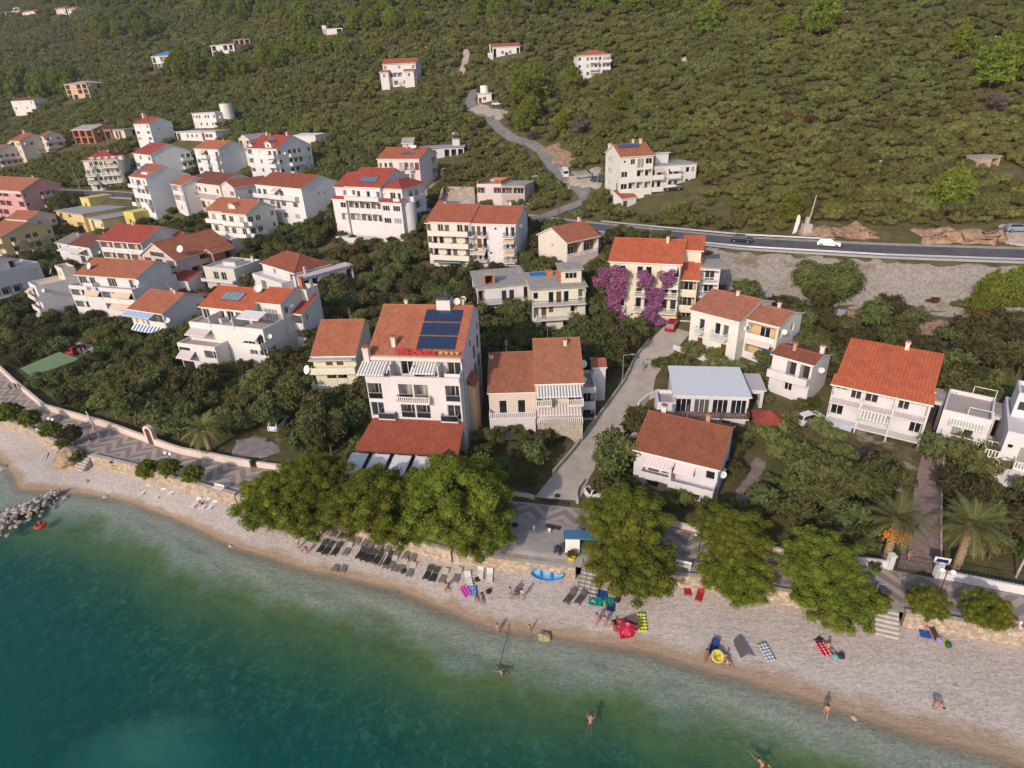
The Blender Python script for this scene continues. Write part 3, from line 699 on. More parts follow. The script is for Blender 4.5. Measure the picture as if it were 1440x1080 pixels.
mm, rr = balcony_mesh(W*.36, .9, 'balus', plaster(WHITE)); bo = b.put('balcony', mm, loc=(W*.32, -.02, 8.5)); b.put('railing', rr, bo)
for x in (W*.1, W*.78): mm, rr = balcony_mesh(2.4, .7, 'glass', plaster(WHITE)); bo = b.put('balcony', mm, loc=(x, -.02, 5.75)); b.put('railing', rr, bo)
k = MB(); rt_ = tiles((.34, .085, .05), .3, .3); zt, zl = 5.5, 3.3; y1 = -5.2
k.face([(-.9, y1, zl), (W+.4, y1, zl), (W+.2, -.05, zt), (.2, -.05, zt)], rt_, [(0, 0), (W+1, 0), (W+1, 5.5), (0, 5.5)]); k.face([(-.9, y1, zl-.15), (W+.4, y1, zl-.15), (W+.2, -.05, zt-.15), (.2, -.05, zt-.15)][::-1], BROWN)
k.box((-.9, y1-.06, zl-.2), (W+.4, y1, zl+.02), BROWN); b.put('restaurant_roof', k)
k = MB()
for i in range(6): x = -.6+(W+.7)*i/5; b.bx('restaurant_post', (x-.12, y1+.2, -1), (x+.12, y1+.45, zl-.1), plaster(OFFW))
pass
for i in range(4):
    k = MB(); x = -1.2+i*3.0; T = Matrix.Translation((x, y1-.1, zl-.35)) @ Matrix.Rotation(R(9), 4, 'X'); k.box((0, -4.4, 0), (2.4, 0, .04), plain('white_canopy', (.66, .65, .65), .8), T); k.box((2.42, -4.5, -.06), (2.56, 0, .06), DMETAL, T); k.box((-.14, -4.5, -.06), (0, 0, .06), DMETAL, T); k.box((-.05, -4.4, -3), (.05, -4.3, -.75), DMETAL)
    k.v[-8:] = [(q[0]+x, q[1]+y1, q[2]+zl-.3) for q in k.v[-8:]]; b.put('canopy', k)
# side wall openings and side balconies
for y, z, kd in ((2.6, 9.4, 'w'), (2.6, 6.6, 'w'), (2.6, 12.2, 'w'), (5.2, 12.8, 'p'), (6.6, 13.6, 'w'), (8, 14.6, 'p'), (8.6, 11, 'D'), (8.6, 8.2, 'D'), (8.6, 5.4, 'D'), (11.5, 14.4, 'w'), (11.2, 11.6, 'D'), (11.2, 8.6, 'D'), (6.3, 9.9, 'p'), (6.3, 7, 'p')):
    w_, h_ = {'w': (.9, 1.25), 'p': (.5, .6), 'D': (1.0, 2.0)}[kd]; f, pn = opening_mesh('w' if kd != 'D' else 'D', w_, h_, FRAME if kd != 'D' else BROWN); o = link('window' if kd != 'D' else 'door', f, b.root, (W+.035, y+1.9-1.9, z), pi/2)
    if pn: link('pane', pn, o)
k = MB(); k.prism([(0, 0), (1.0, 0), (1.0, 2.6), (0, 3.3)], 0, 3.0, plaster((.66, .46, .27))); b.put('side_bay', k, loc=(W, 3.6, 6.2))
b.bx('side_bay', (W, 3.6, -3), (W+1.0, 6.6, 6.19), plaster((.66, .46, .27)))
k = MB(); k.face([(W-.1, 3.3, 10.3), (W+1.25, 3.3, 9.2), (W+1.25, 6.9, 9.2), (W-.1, 6.9, 10.3)], tR, [(0, 0), (0, 1.7), (3.6, 1.7), (3.6, 0)]); b.put('bay_roof', k)
b.rinfo = (0, 1.9, W, 11.6, 14.2, .52, .72, 'gx')
b.chimney(3.4, 3.4, 1.3); b.chimney(W-1.5, 10.6, 1.0); b.chimney(.1, 1.4, 1.5, plaster(CREAM), .8, 14.0)
b.solar(W*.51, 3.0, W*.40, 3, 5, (.018, .035, .09), 2.15)
b.bx('roof_hut', (W*.62, 9.2, 18.0), (W*.62+2.0, 11.2, 19.7), plaster(WHITE)); b.bx('water_tank', (W*.62+.2, 9.5, 19.7), (W*.62+1.8, 11, 20.15), DMETAL)
b.dish(W*.62+2.8, 10, 19.4, .5, .4); b.dish(W*.62+3.6, 10.8, 19.5, .42, .2)
cu = bpy.data.curves.new('sign', 'FONT'); cu.body = 'Villa-Danica'; cu.size = 1.2; cu.extrude = .06; cu.offset = .03; to = bpy.data.objects.new('tmp', cu); COL.objects.link(to)
bpy.context.view_layer.update(); me = bpy.data.meshes.new_from_object(to.evaluated_get(bpy.context.evaluated_depsgraph_get())); bpy.data.objects.remove(to)
me.materials.clear(); me.materials.append(plain('red_letters', (.40, .012, .02), .5)); so = link('sign', me, b.root, (W*.30, 1.75, 14.62)); so.rotation_euler = (R(78), 0, 0)
wd_ = so.dimensions.x; 
k = MB()
for i in range(4):
    c = [(.35*cos(pi/2+j*pi/5)*(1 if j % 2 == 0 else .42), .35*sin(pi/2+j*pi/5)*(1 if j % 2 == 0 else .42)) for j in range(10)]; k.prism([(q[0]+i*.75, q[1]) for q in c], -.04, .04, plain('gold_star', (.50, .30, .12), .5))
b.put('star', k, loc=(W*.30+max(wd_, 6)+.5, 1.75, 15.0))
# small yellow house left of the hotel
b = Bld('house', 'narrow pale yellow house with brown shutters and two balconies left of the hotel', (438.5, 501), (499, 500), 9.5, 7.6, (.74, .64, .42))
b.block(F='.ss./.LL./.D..', roof='gx', rf=.74, pitch=.5, tile=tO, oh=.25); b.bx('gutter_shade', (-.3, -1.1, 7.1), (b.W-.3, -.28, 7.35), plain('grey_sheet', (.42, .40, .40), .7))
mm, rr = balcony_mesh(b.W+.4, 1.2, 'solid', plaster((.74, .66, .48))); b.put('balcony', mm, loc=(-.4, -.02, 4.95)); mm, rr = balcony_mesh(b.W+.6, 1.4, 'solid', plaster((.74, .66, .48)), .6); b.put('balcony', mm, loc=(-.5, -.02, 2.4)); b.dish(-.7, -.8, 5.6, .75, -.6)
# semi-detached pair by the lane
b = Bld('semi_detached_house', 'cream semi-detached pair with stone arch, striped awnings and weathered tile roofs', (687, 553), (819, 549), 9.5, 7.0, (.64, .535, .405))
u = b.W*.5
b.block(W=u, F='.G.G./.W.W.', roof='gx', rf=.72, pitch=.46, tile=tiles(T_BROWN, .3, .35, .5), oh=.2); mm, rr = balcony_mesh(u, 1.4, 'balus', plaster(OFFW)); bo = b.put('balcony', mm, loc=(0, -.02, 3.55)); b.put('railing', rr, bo)
b.bx('porch_wall', (0, -1.35, -3), (u-.1, -1.15, 3.4), plaster(OFFW))
b.block(x0=u+.02, y0=-.8, W=b.W-u-.02, D=11, h=8.6, F='B.B/', Rr='..w.', roof='gx', rf=.7, pitch=.46, tile=tiles((.40, .16, .09), .3, .35, .5), oh=.2, bal='none' if 0 else 'balus', bd=1.6, fl=2.75)
ST_ = plain('stone_wall', (.40, .34, .27), .95, .1, .3, 0, 2.2); k = MB(); w2 = b.W-u-.3; ra = w2*.36; n_ = 14
pts = [(0, 0-3), (0, 5.9), (w2, 5.9), (w2, -3)]; arc = [(w2/2+ra*cos(pi*i/n_), 1.6+ra*sin(pi*i/n_)) for i in range(n_+1)]
for i in range(n_):
    (xa, za), (xb, zb) = arc[i], arc[i+1]; k.prism([(xa, za), (xa, 5.9), (xb, 5.9), (xb, zb)], -2.75, -2.35, ST_)
k.prism([(0, -3), (0, 5.9), (w2/2-ra, 5.9), (w2/2-ra, -3)], -2.75, -2.35, ST_); k.prism([(w2/2+ra, -3), (w2/2+ra, 5.9), (w2, 5.9), (w2, -3)], -2.75, -2.35, ST_); b.put('stone_arch', k, loc=(u+.15, 0, -2.6))
b.bx('arch_shade_panel', (u+.6, -.93, -3), (b.W-.6, -.83, 2.9), DARKC); b.bx('terrace', (u+.1, -2.4, 3.0), (b.W, -.82, 3.2), plaster(OFFW)); mm, rr = balcony_mesh(w2, .5, 'balus', plaster(OFFW), slab=False, sides=False); b.put('railing', rr, loc=(u+.15, -2.2, 3.2))  # dark panel added behind the arch, coloured as the shade inside it
b.awning('f', u+.2, b.W-.3, 8.3, 2.0, .7, GW, off=.85); b.awning('f', u+.2, b.W-.3, 5.6, 2.0, .9, striped((.66, .6, .57), (.36, .27, .25), .42), off=.85)
b.block(x0=b.W+.02, y0=2.5, W=2.2, D=6, h=5.6, F='L/L', roof='flat', col=WHITE); b.block(x0=b.W+2.3, y0=7, W=1.9, D=3.5, h=7.2, F='', roof='gx', tile=tO, oh=.2, pitch=.3, col=OFFW); b.dish(b.W+.6, 6.5, 8.2, .6, .5)
b.rinfo = (u, -.8, b.W-u, 11, 8.6, .46, .7, 'gx'); b.chimney(u*.05, 6, 1.2, z=9)
# low house with striped awnings under the white roof
b = Bld('house', 'low house with brown corrugated tile roof and pink striped awnings beside the lane', (892.5, 632), (1010.5, 660), 8.2, 5.2, WHITE)
b.block(F='.DG..w/.A.AA.', L='w.w/.w.', roof='gx', rf=.72, pitch=.4, tile=tiles((.30, .10, .055), .34, .5, .3), oh=.25); b.chimney(1.6, 6.9, 1.0, plaster(WHITE), .6)
b.awning('f', 1.6, b.W*.5, 4.9, 1.5, .6, PW); b.awning('f', b.W*.5+.1, b.W*.74, 4.75, 1.2, .6, PW); b.awning('l', .3, 3.6, 4.5, 2.2, .8, plain('pink_awning', (.60, .42, .43), .85))
mm, rr = balcony_mesh(b.W*.5, 2.0, 'solid', plaster(OFFW), .75); b.put('balcony', mm, loc=(b.W*.5, -.02, 2.5)); mm, rr = balcony_mesh(b.W*.35, 1.5, 'solid', plaster(OFFW), .75); b.put('balcony', mm, loc=(b.W*.13, -.02, 2.5))
b.bx('porch_post', (b.W*.5-.2, -2.0, -2), (b.W*.5+.1, -1.7, 5.0), plaster(WHITE)); b.bx('porch_post', (b.W-.35, -2.0, -2), (b.W-.1, -1.75, 2.4), plaster(WHITE))
# white flat sheet-metal roof
b = Bld('house', 'low white house with a wide pale sheet metal roof beside the lane', (950, 556), (1054, 559), 8.6, 5.2, WHITE)
b.block(F='BBBB/', roof='shed', pitch=.04, oh=.3, tile=plain('pale_sheet_metal', (.62, .63, .66), .55, .4, .06), bal='wood', fl=2.7, bd=1.5); b.block(x0=-2.6, y0=-1.8, W=2.5, D=4, h=4.4, F='w', roof='flat'); b.block(x0=b.W+.05, y0=4.2, W=3.0, D=4.2, h=4.2, F='O', roof='shed', pitch=.1, tile=plain('grey_sheet', (.42, .40, .40), .7), oh=.25)
k = MB()
for i in range(8): k.box((-2.2, -2.2-i*.32, 1.7-i*.34-.5), (-.9, -1.85-i*.32, 1.7-i*.34), CONC)
b.put('stair', k); k = MB(); k.face([(b.W+.8, -2.4, 2.2), (b.W+5, -2.4, 2.2), (b.W+2.9, 0, 3.3)], tC, [(0, 0), (4, 0), (2, 2)]); k.face([(b.W+.8, 2.0, 2.2), (b.W+.8, -2.4, 2.2), (b.W+2.9, 0, 3.3)], tC, [(0, 0), (4, 0), (2, 2)]); k.face([(b.W+5, -2.4, 2.2), (b.W+5, 2.0, 2.2), (b.W+2.9, 0, 3.3)], tC, [(0, 0), (4, 0), (2, 2)]); k.face([(b.W+5, 2, 2.2), (b.W+.8, 2.0, 2.2), (b.W+2.9, 0, 3.3)], tC, [(0, 0), (4, 0), (2, 2)])
for x in (1, 4.8): k.box((b.W+x-.08, -2.2, -2), (b.W+x+.08, -2.05, 2.2), BROWN)
b.put('pavilion_roof', k)
# the double-tiered balcony house on the right
b = Bld('apartment_house', 'white apartment house with bright orange roof and railed balconies behind the palms', (1172.5, 538), (1310, 567), 9.0, 6.4, WHITE, cat='apartment house')
b.block(y0=1.5, D=7.5, F='WdG.d./G.dW.d', fl=2.95, h=6.9, roof='shed', pitch=.36, tile=tBr, oh=.02, edge=tBr); W = b.W
for z in (3.5, .55):
    for i in range(3):
        mm, rr = balcony_mesh(W/3-.1, 1.6, 'wrail', plaster(WHITE)); bo = b.put('balcony', mm, loc=(W*i/3+.05, 1.5, z)); b.put('railing', rr, bo)
for i in range(4): b.bx('post', (W*i/3-.08+(.08 if i == 0 else 0)-(.08 if i == 3 else 0), -.16, -2), (W*i/3+.08, .0, 6.35), plaster(WHITE))
k = MB(); k.face([(-.3, -.35, 6.25), (W+.3, -.35, 6.25), (W+.3, 1.55, 7.07), (-.3, 1.55, 7.07)], tBr, [(0, 0), (W, 0), (W, 2), (0, 2)]); k.box((-.3, -.4, 6.1), (W+.3, -.3, 6.27), TRIM); b.put('front_roof', k)
b.block(x0=W*.5, y0=9.0, W=W*.45, D=2.5, h=6.6, roof='shed', pitch=-.3, tile=tD, oh=.2); b.chimney(W*.62, 8.7, 1.1, plaster(CREAM), .5, 9.4); b.awning('f', W*.35, W*.64, 3.3, 1.0, .8, striped((.60, .58, .54), (.28, .27, .25), .4), off=-.3); b.bx('white_sheet', (.2, -.18, -1), (W*.3, -.12, .55), plain('pale_blue_sheet', (.48, .52, .60), .8))
# white roof-terrace house
b = Bld('house', 'white flat roofed house with railed roof terrace beside the big orange roof', (1325, 581), (1394, 597), 7.0, 5.6, WHITE)
b.block(F='.GG./', roof='flat', edge=plain('terrace_tiles', (.40, .34, .31), .9), bal='wrail', back=CREAM, fl=2.7); mm, rr = balcony_mesh(b.W*.8, 1.1, 'wrail', plaster(WHITE)); bo = b.put('balcony', mm, loc=(b.W*.1, -.02, 2.6)); b.put('railing', rr, bo)
b.bx('green_mat', (.3, .3, 5.64), (b.W*.4, 1.0, 5.68), plain('green_mat', (.03, .10, .03), .9)); k = MB()
for y in (.1, b.D-.1):
    for x in (b.W*.5, b.W-.1): k.box((x-.03, y-.03, 6.1), (x+.03, y+.03, 7.2), FRAME)
    k.box((b.W*.5, y-.03, 7.14), (b.W-.1, y+.03, 7.2), FRAME)
b.put('railing', k); b.awning('f', 1.0, b.W-.6, 5.2, .9, .4, striped((.62, .6, .52), (.36, .34, .32), .3)); b.block(x0=b.W+.05, y0=4.5, W=3.0, D=3.0, h=5.0, roof='slab', F='O'); b.block(x0=-2.3, y0=4.5, W=2.2, D=3, h=5.2, F='O', roof='slab'); b.bx('outside_stair', (b.W+.1, -.6, -1), (b.W+1.1, 4.4, 2.0), plaster(OFFW))
# white house cut by the right edge
b = Bld('apartment_house', 'tall white apartment house with small balcony cut by the right photo edge', (1416, 612), (1500, 630), 10, 6.6, WHITE, cat='apartment house')
b.block(F='pb.w/w.w.', L='.p.b/....', roof='flat', bal='balus', edge=plaster(OFFW)); b.block(x0=.5, y0=5.5, W=5, D=4, z0=6.6, h=9.3, F='w.w', L='w.', roof='flat')
# little house with red tile roof among the trees
b = Bld('house', 'little white house with dark red tile roof among trees, left of big orange roof', (1087.5, 498), (1143.5, 513.5), 6.2, 6.0, WHITE)
b.block(F='.OO/.w.', roof='gx', rf=.38, pitch=.3, tile=tiles((.28, .09, .06)), oh=.3, back=(.55, .32, .14)); b.chimney(b.W-.3, 3.4, 1.2, plaster(WHITE)); mm, rr = balcony_mesh(b.W, 1.2, 'solid', plaster(OFFW)); b.put('balcony', mm, loc=(0, -.02, 3.0))
# long cream house with terracotta roof above the lane
b = Bld('house', 'cream two storey house with plain terracotta roof and long balcony, end of the lane', (972.5, 435.5), (1040, 452.5), 10.5, 6.6, (.74, .67, .56))
b.block(F='.b.bb./.v..v.', Rr='', roof='gx', rf=.6, pitch=.3, tile=tiles((.40, .16, .10), .3, .15, .1), bal='wrail', oh=.3)
b.block(x0=b.W+.02, y0=2.4, W=5.2, D=8.1, h=6.4, F='L/L', Rr='w.w./w.w.', roof='gx', rf=.5, pitch=.3, tile=tiles((.40, .16, .10), .3, .15, .1), back=(.62, .42, .2), oh=.3); b.bx('garden_wall', (-1.5, -2.2, -2), (b.W+1, -1.9, .5), plaster(OFFW)); b.awning('f', b.W+.6, b.W+4.6, 3.4, .8, .5, striped((.6, .45, .38), (.6, .55, .5), .3), off=-2.3); b.bx('blue_sheet', (b.W+3.2, 2.25, .5), (b.W+5, 2.3, 2.2), plain('blue_sheet', (.03, .16, .45), .8))
# bougainvillea apartment building
b = Bld('apartment_building', 'long cream apartment building draped in purple bougainvillea below the coast road', (858, 367), (957.5, 371.5), 10, 11.6, (.74, .62, .44), cat='apartment building')
b.block(F='.b.bb.bb/.b.bb.bb/.b.bb.bb/D...D...', roof='gx', rf=.62, pitch=.42, tile=tiles(T_BRIGHT, .3, .25), bal='wrail', oh=.35); W = b.W
b.block(x0=W+.02, y0=1.0, W=3.0, D=8.5, h=8.7, F='L/L/L', roof='shed', pitch=.55, tile=tiles(T_BRIGHT, .3, .25), bal='solid', back=(.5, .3, .18)); b.block(x0=W+.1, y0=4.5, W=3, D=4, z0=8, h=13, F='w', roof='shed', pitch=.35, tile=tiles(T_BRIGHT, .3, .25)); b.block(x0=W+3.2, y0=3, W=3.4, D=6, h=10.2, F='L/L/L/A', roof='slab', col=WHITE, bal='wrail', oh=.1)
BOUG = b
# two flat grey roofs, one unfinished
b = Bld('house', 'white house with a bare flat concrete roof and vine covered pergola', (671, 406), (746, 399.5), 12, 6.0, WHITE)
b.block(F='L..dd.L/..A.w.', L='.ww./w.w.', roof='slab', bal='rail', oh=.35); mm, rr = balcony_mesh(b.W, 1.3, 'rail', plaster(OFFW)); bo = b.put('balcony', mm, loc=(0, -.02, 3.0)); b.put('railing', rr, bo); b.block(x0=1.5, y0=1.5, W=2.2, D=1.6, z0=6.2, h=8.2, F='O', roof='slab', col=(.45, .2, .1), oh=.1); b.bx('roof_edge_wall', (b.W-.9, .6, 6.2), (b.W-.2, 11.5, 6.8), CONC)
b = Bld('unfinished_house', 'yellow two balcony house with unfinished roof, brick stair hut and blue tarpaulin', (748, 407.5), (823.5, 403), 10.5, 8.4, (.74, .66, .46))
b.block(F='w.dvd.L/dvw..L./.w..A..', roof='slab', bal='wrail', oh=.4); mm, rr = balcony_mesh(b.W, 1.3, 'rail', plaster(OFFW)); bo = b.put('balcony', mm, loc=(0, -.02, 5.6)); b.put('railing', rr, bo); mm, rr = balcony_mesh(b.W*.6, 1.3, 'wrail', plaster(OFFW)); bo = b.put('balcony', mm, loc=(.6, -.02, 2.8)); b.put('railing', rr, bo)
b.block(x0=b.W-4.2, y0=2.2, W=3.8, D=4.5, z0=8.6, h=11.0, F='W', roof='slab', col=(.70, .60, .44), oh=.4); b.bx('brick_wall', (b.W-4.5, 2.2, 8.6), (b.W-4.25, 6, 10.8), BRICK); b.bx('tarpaulin', (.4, 7.5, 8.62), (3.4, 9.5, 8.9), plain('blue_tarpaulin', (.04, .14, .42), .6)); b.bx('brick_stack', (3.6, 7.5, 8.62), (4.8, 8.8, 9.5), BRICK); b.bx('brick_stack', (5.5, 7.2, 8.62), (6.6, 8.3, 9.3), BRICK)
# gabled house below the road junction
b = Bld('house', 'cream gabled house with orange tile roof and brown loggias below the road junction', (797, 341), (842, 331.5), 10, 7.0, (.72, .62, .48))
b.block(F='LL/D.D', L='..p../.....', roof='gx', rf=.5, pitch=.45, tile=tO, oh=.35, back=(.30, .13, .07), bal='balus'); b.chimney(b.W-1.2, 5.2, 1.0, plaster(OFFW)); b.block(x0=b.W+.05, y0=2, W=2.4, D=5, h=6.2, F='L/w', roof='shed', tile=tO, pitch=.3, col=WHITE)
# twin apartment house
b = Bld('apartment_building', 'twin apartment building, cream left half, white right half, one long red roof', (596, 311.5), (724, 314.7), 9.5, 10.4, (.72, .62, .48), cat='apartment building')
u = b.W*.51; pk = dict(roof='gx', rf=.68, pitch=.42, tile=tR, oh=.3, fl=2.75, bd=1.4)
b.block(x0=1.6, W=u-1.6, F='.Gb.Gb/bb.b.b/b.bb.b/', **{**pk, 'bd': 1.5}); b.block(y0=1.2, W=1.6, D=8, h=9.9, F='L/L/L', roof='shed', tile=tR, pitch=.4, fl=2.75)
for z in (7.7, 4.95, 2.2): mm, rr = balcony_mesh(u-1.7, 1.5, 'solid', plaster((.72, .63, .5))); b.put('balcony', mm, loc=(1.65, -.04, z))
b.block(x0=u+.05, W=b.W-u-.05, y0=.3, D=9.2, h=10.2, F='bvb.p.tb/bDb...tb/btbp..tb/', col=WHITE, **{**pk, 'bal': 'rail'}); b.chimney(2.4, 7.6, .9); b.awning('f', 2.2, u-2, 2.0, 2, .3, plain('dark_green_awning', (.03, .10, .08), .8))
# brick and concrete pair at the parking court
b = Bld('unfinished_house', 'roofless brick and concrete double house with an orange loggia above the parking court', (670.5, 261.5), (737.5, 262), 9, 5.7, (.70, .62, .56))
u = b.W*.52; b.block(W=u, F='L.L/.D.', roof='flat', col=(.66, .54, .47), bal='solid'); b.block(x0=u+.02, W=b.W-u, F='LL/pp', roof='slab', col=(.45, .39, .36), back=(.55, .22, .06), bal='solid', oh=.1); b.bx('brick_edge', (.05, .05, 6.25), (.4, 8.9, 7.0), BRICK); b.bx('brick_edge', (u-.5, .05, 6.25), (u-.1, 8.9, 7.0), BRICK); b.bx('brick_pile', (2, 7.6, 6.0), (u-1, 8.6, 6.9), BRICK)
# large cream villa with roof terraces at the left
b = Bld('apartment_building', 'large cream apartment building with stepped terraces and a bright tiled roof near shore', (266, 456), (370, 467.5), 14, 8.2, (.74, .66, .57), cat='apartment building')
W = b.W; b.block(F='......bb/......WW/', Rr='..../w.../D..', roof='flat', edge=plain('terrace_tiles', (.40, .34, .31), .9), bal='solid', bh=.6, fl=2.8)
b.block(x0=.4, y0=3.2, W=W*.68, D=10.6, z0=8.2, h=10.7, F='G.tGd.', roof='gx', rf=.55, pitch=.36, tile=tBr if 0 else tiles(T_BRIGHT, .3, .2), oh=.4); r0 = b.rinfo; rr0 = b.roof
b.block(x0=W*.68+.45, y0=5.5, W=W*.30, D=8.3, z0=8.2, h=11.6, F='G', Rr='w..', roof='gx', rf=.5, pitch=.36, tile=tiles(T_BRIGHT, .3, .2), oh=.3)
b.block(x0=-.6, y0=-3.2, W=W*.52, D=3.15, h=5.2, F='A.L/A.L', roof='flat', edge=plain('terrace_tiles', (.40, .34, .31), .9), fl=2.75); b.awning('f', .2, W*.3, 7.6, 1.8, .7, MAUVEA, off=.05); b.awning('f', 0, W*.2, 4.4, 1.6, .9, MAUVEA, off=3.2); b.awning('f', W*.66, W*.95, 10.9, 2.6, .6, PALEA, off=-3.0)
b.block(x0=W+.02, y0=8, W=2.2, D=5.5, h=9.0, F='L/L/', Rr='w./w.', roof='shed', tile=tC, pitch=.35, oh=.3, fl=2.9); b.block(x0=W-1.5, y0=11.5, W=3, D=3.6, h=12.6, Rr='', roof='none'); b.bx('divider', (W*.30, -.1, 8.2), (W*.30+.15, 3.2, 10.2), plaster(OFFW)); b.bx('divider', (W*.62, -.1, 8.2), (W*.62+.15, 5.5, 10.4), plaster(OFFW))
b.roof = rr0; b.rinfo = r0; b.solar(W*.2, 5.2, 4.6, 1, 4, (.20, .27, .30), 2.4); b.dish(W*.62, 8, 13.4, .75, .5); b.chimney(W-.3, 12.8, 1.4, BRICK, .7, 12.8); b.chimney(W-2.0, 13.2, 1.8, plaster(OFFW), .5, 12.6); b.bx('shed_roof', (W*.66, -3.6, 1.9), (W*.9, -1.2, 2.0), plain('white_sheet', (.62, .63, .66), .6))
# terracotta apartment with cluttered balconies
b = Bld('apartment_house', 'white apartment house with terracotta roof, satellite dish and awnings on cluttered balconies', (97, 404), (186, 411), 12.5, 7.4, WHITE, cat='apartment house')
W = b.W; b.block(F='LLLL/L.LL/', Rr='', roof='flat', bal='solid', fl=2.8, bh=1.5, edge=plain('terrace_tiles', (.40, .34, .31), .9)); b.block(x0=.5, y0=2.4, W=W-1.2, D=10, z0=7.4, h=9.9, F='Gb.G.d', roof='gx', rf=.6, pitch=.36, tile=tiles(T_ORANGE, .3, .2, .5), oh=.5)
b.awning('f', W*.28, W*.5, 7.2, 1.0, .9, TAN); b.awning('f', W*.72, W*.98, 7.2, 1.0, .9, TAN); b.awning('f', W*.62, W*.98, 4.4, 1.2, .9, TAN); b.dish(3.2, 4.4, 11.4, .8, -.2); b.dish(W+.2, 1.5, 9.2, .7, .6); b.block(x0=W*.75, y0=12.6, W=W*.4, D=5, h=6.2, Rr='w.w', roof='shed', pitch=.2, tile=tC, oh=.2); b.chimney(3.5, 8.4, .8, plaster(OFFW), .4)
for x, c in ((.30, (.5, .08, .10)), (.33, (.08, .35, .5)), (.44, (.06, .12, .4)), (.37, (.6, .55, .5))): b.bx('laundry', (W*x, -.12, 6.6), (W*x+.7, -.06, 7.9), plain('laundry', c, .9))
# small house with the blue awnings
b = Bld('house', 'small white house with terracotta roof and blue striped awnings over its balcony', (181, 434), (228, 441), 10.5, 6.2, WHITE)
b.block(F='LL/AA', Rr='..w/...', roof='gx', rf=.58, pitch=.38, tile=tiles(T_ORANGE, .3, .2, .5), bal='solid', oh=.35); b.awning('f', -.2, b.W*.8, 6.0, 1.8, .6, BLUEA); b.awning('f', .3, b.W*.85, 2.9, 1.2, .9, BW); b.chimney(b.W*.6, 6.6, .8, plaster(OFFW), .45); b.dish(b.W+.15, .5, 4.6, .6, .7); b.block(x0=b.W*.5, y0=10.6, W=b.W*.7, D=3, h=5.5, roof='shed', tile=tC, pitch=.1)
for x, c in ((.12, (.65, .2, .06)), (.22, (.7, .66, .6)), (.32, (.62, .25, .1)), (.45, (.2, .2, .5))): b.bx('laundry', (b.W*x, -.14, 3.2), (b.W*x+.6, -.08, 4.2), plain('laundry', c, .9))
# white block with balcony strip and roof turret
b = Bld('apartment_house', 'plain white block with yellowish balcony strip and a roof turret behind shore trees', (40, 399.5), (51, 405.5), 9.5, 8.6, WHITE, cat='apartment house')
b.block(F='b/b/b', Rr='', roof='flat', bal='solid', bd=1.0, balcol=CREAM, edge=plaster(PEACH)); b.block(x0=.3, y0=6.2, W=b.W-.6, D=2.6, z0=8.6, h=11.2, F='w', roof='flat', col=CREAM); b.dish(.6, 5.2, 10.6, .9, -.3); b.block(x0=.5, y0=9.6, W=b.W+3.5, D=4, h=8.0, Rr='p', roof='shed', pitch=.02, tile=plaster(OFFW), oh=.1)
b = Bld('apartment_house', 'long white house with recessed dark balcony at the left photo edge', None, (-25, 390), 13, 9.2, WHITE, cat='apartment house', rz=-.5, W=9)
b.block(F='bb/bb/', Rr='....p/LLL../', roof='flat', bal='solid', fl=3.2, bh=2.8, edge=plaster(OFFW)); b.block(x0=1, y0=1, W=6, D=8, z0=9.2, h=11.4, F='O.', Rr='O..O', roof='gx', tile=tO, pitch=.3); b.bx('lower_wall', (b.W+.02, 1, -3), (b.W+.9, 10, 3.4), plaster(PALEPINK))
# yellow balconied house behind it
b = Bld('apartment_house', 'mustard yellow house with two balconies and orange roof at left photo edge', None, (0, 333.5), 15, 8.6, (.62, .50, .27), cat='apartment house', rz=-.42, W=11)
b.block(F='bb/bb/ww', Rr='.b.bb.w/.b.bb.w/.w.w...', roof='gx', rf=.55, pitch=.32, tile=tO, bal='solid', oh=.5); b.solar(.8, 1.5, 2.6, 1, 2, (.28, .33, .40)); b.dish(b.W-.5, 9, 10.2, .6)
# glazed gable house
b = Bld('house', 'house with large glazed triangular gable and long terracotta roof with a dormer', (199, 358), (246, 365), 16, 7.4, (.62, .45, .34))
b.block(F='GGG/BB./', Rr='..LLL/.OOO.', roof='gy', rf=.5, pitch=.5, tile=tiles((.42, .15, .085)), oh=.5, bal='solid', back=(.36, .16, .11), col=(.66, .50, .40), fl=2.6)
f, pn = opening_mesh('d', b.W*.42, 1.3, FRAME); o = link('window', f, b.root, (b.W*.29, -.09, 7.45)); link('pane', pn, o); b.block(x0=b.W-.5, y0=8.5, W=3.2, D=6, h=7.2, F='A/A', Rr='OO/OO', roof='gy', pitch=.5, tile=tiles((.42, .15, .085)), col=(.42, .18, .12), oh=.4); b.dish(b.W-.5, 2.5, 9.4, .9, .3); b.bx('red_terrace', (b.W+.1, 1.5, -2), (b.W+4.2, 8, 1.6), plaster((.36, .14, .09)))
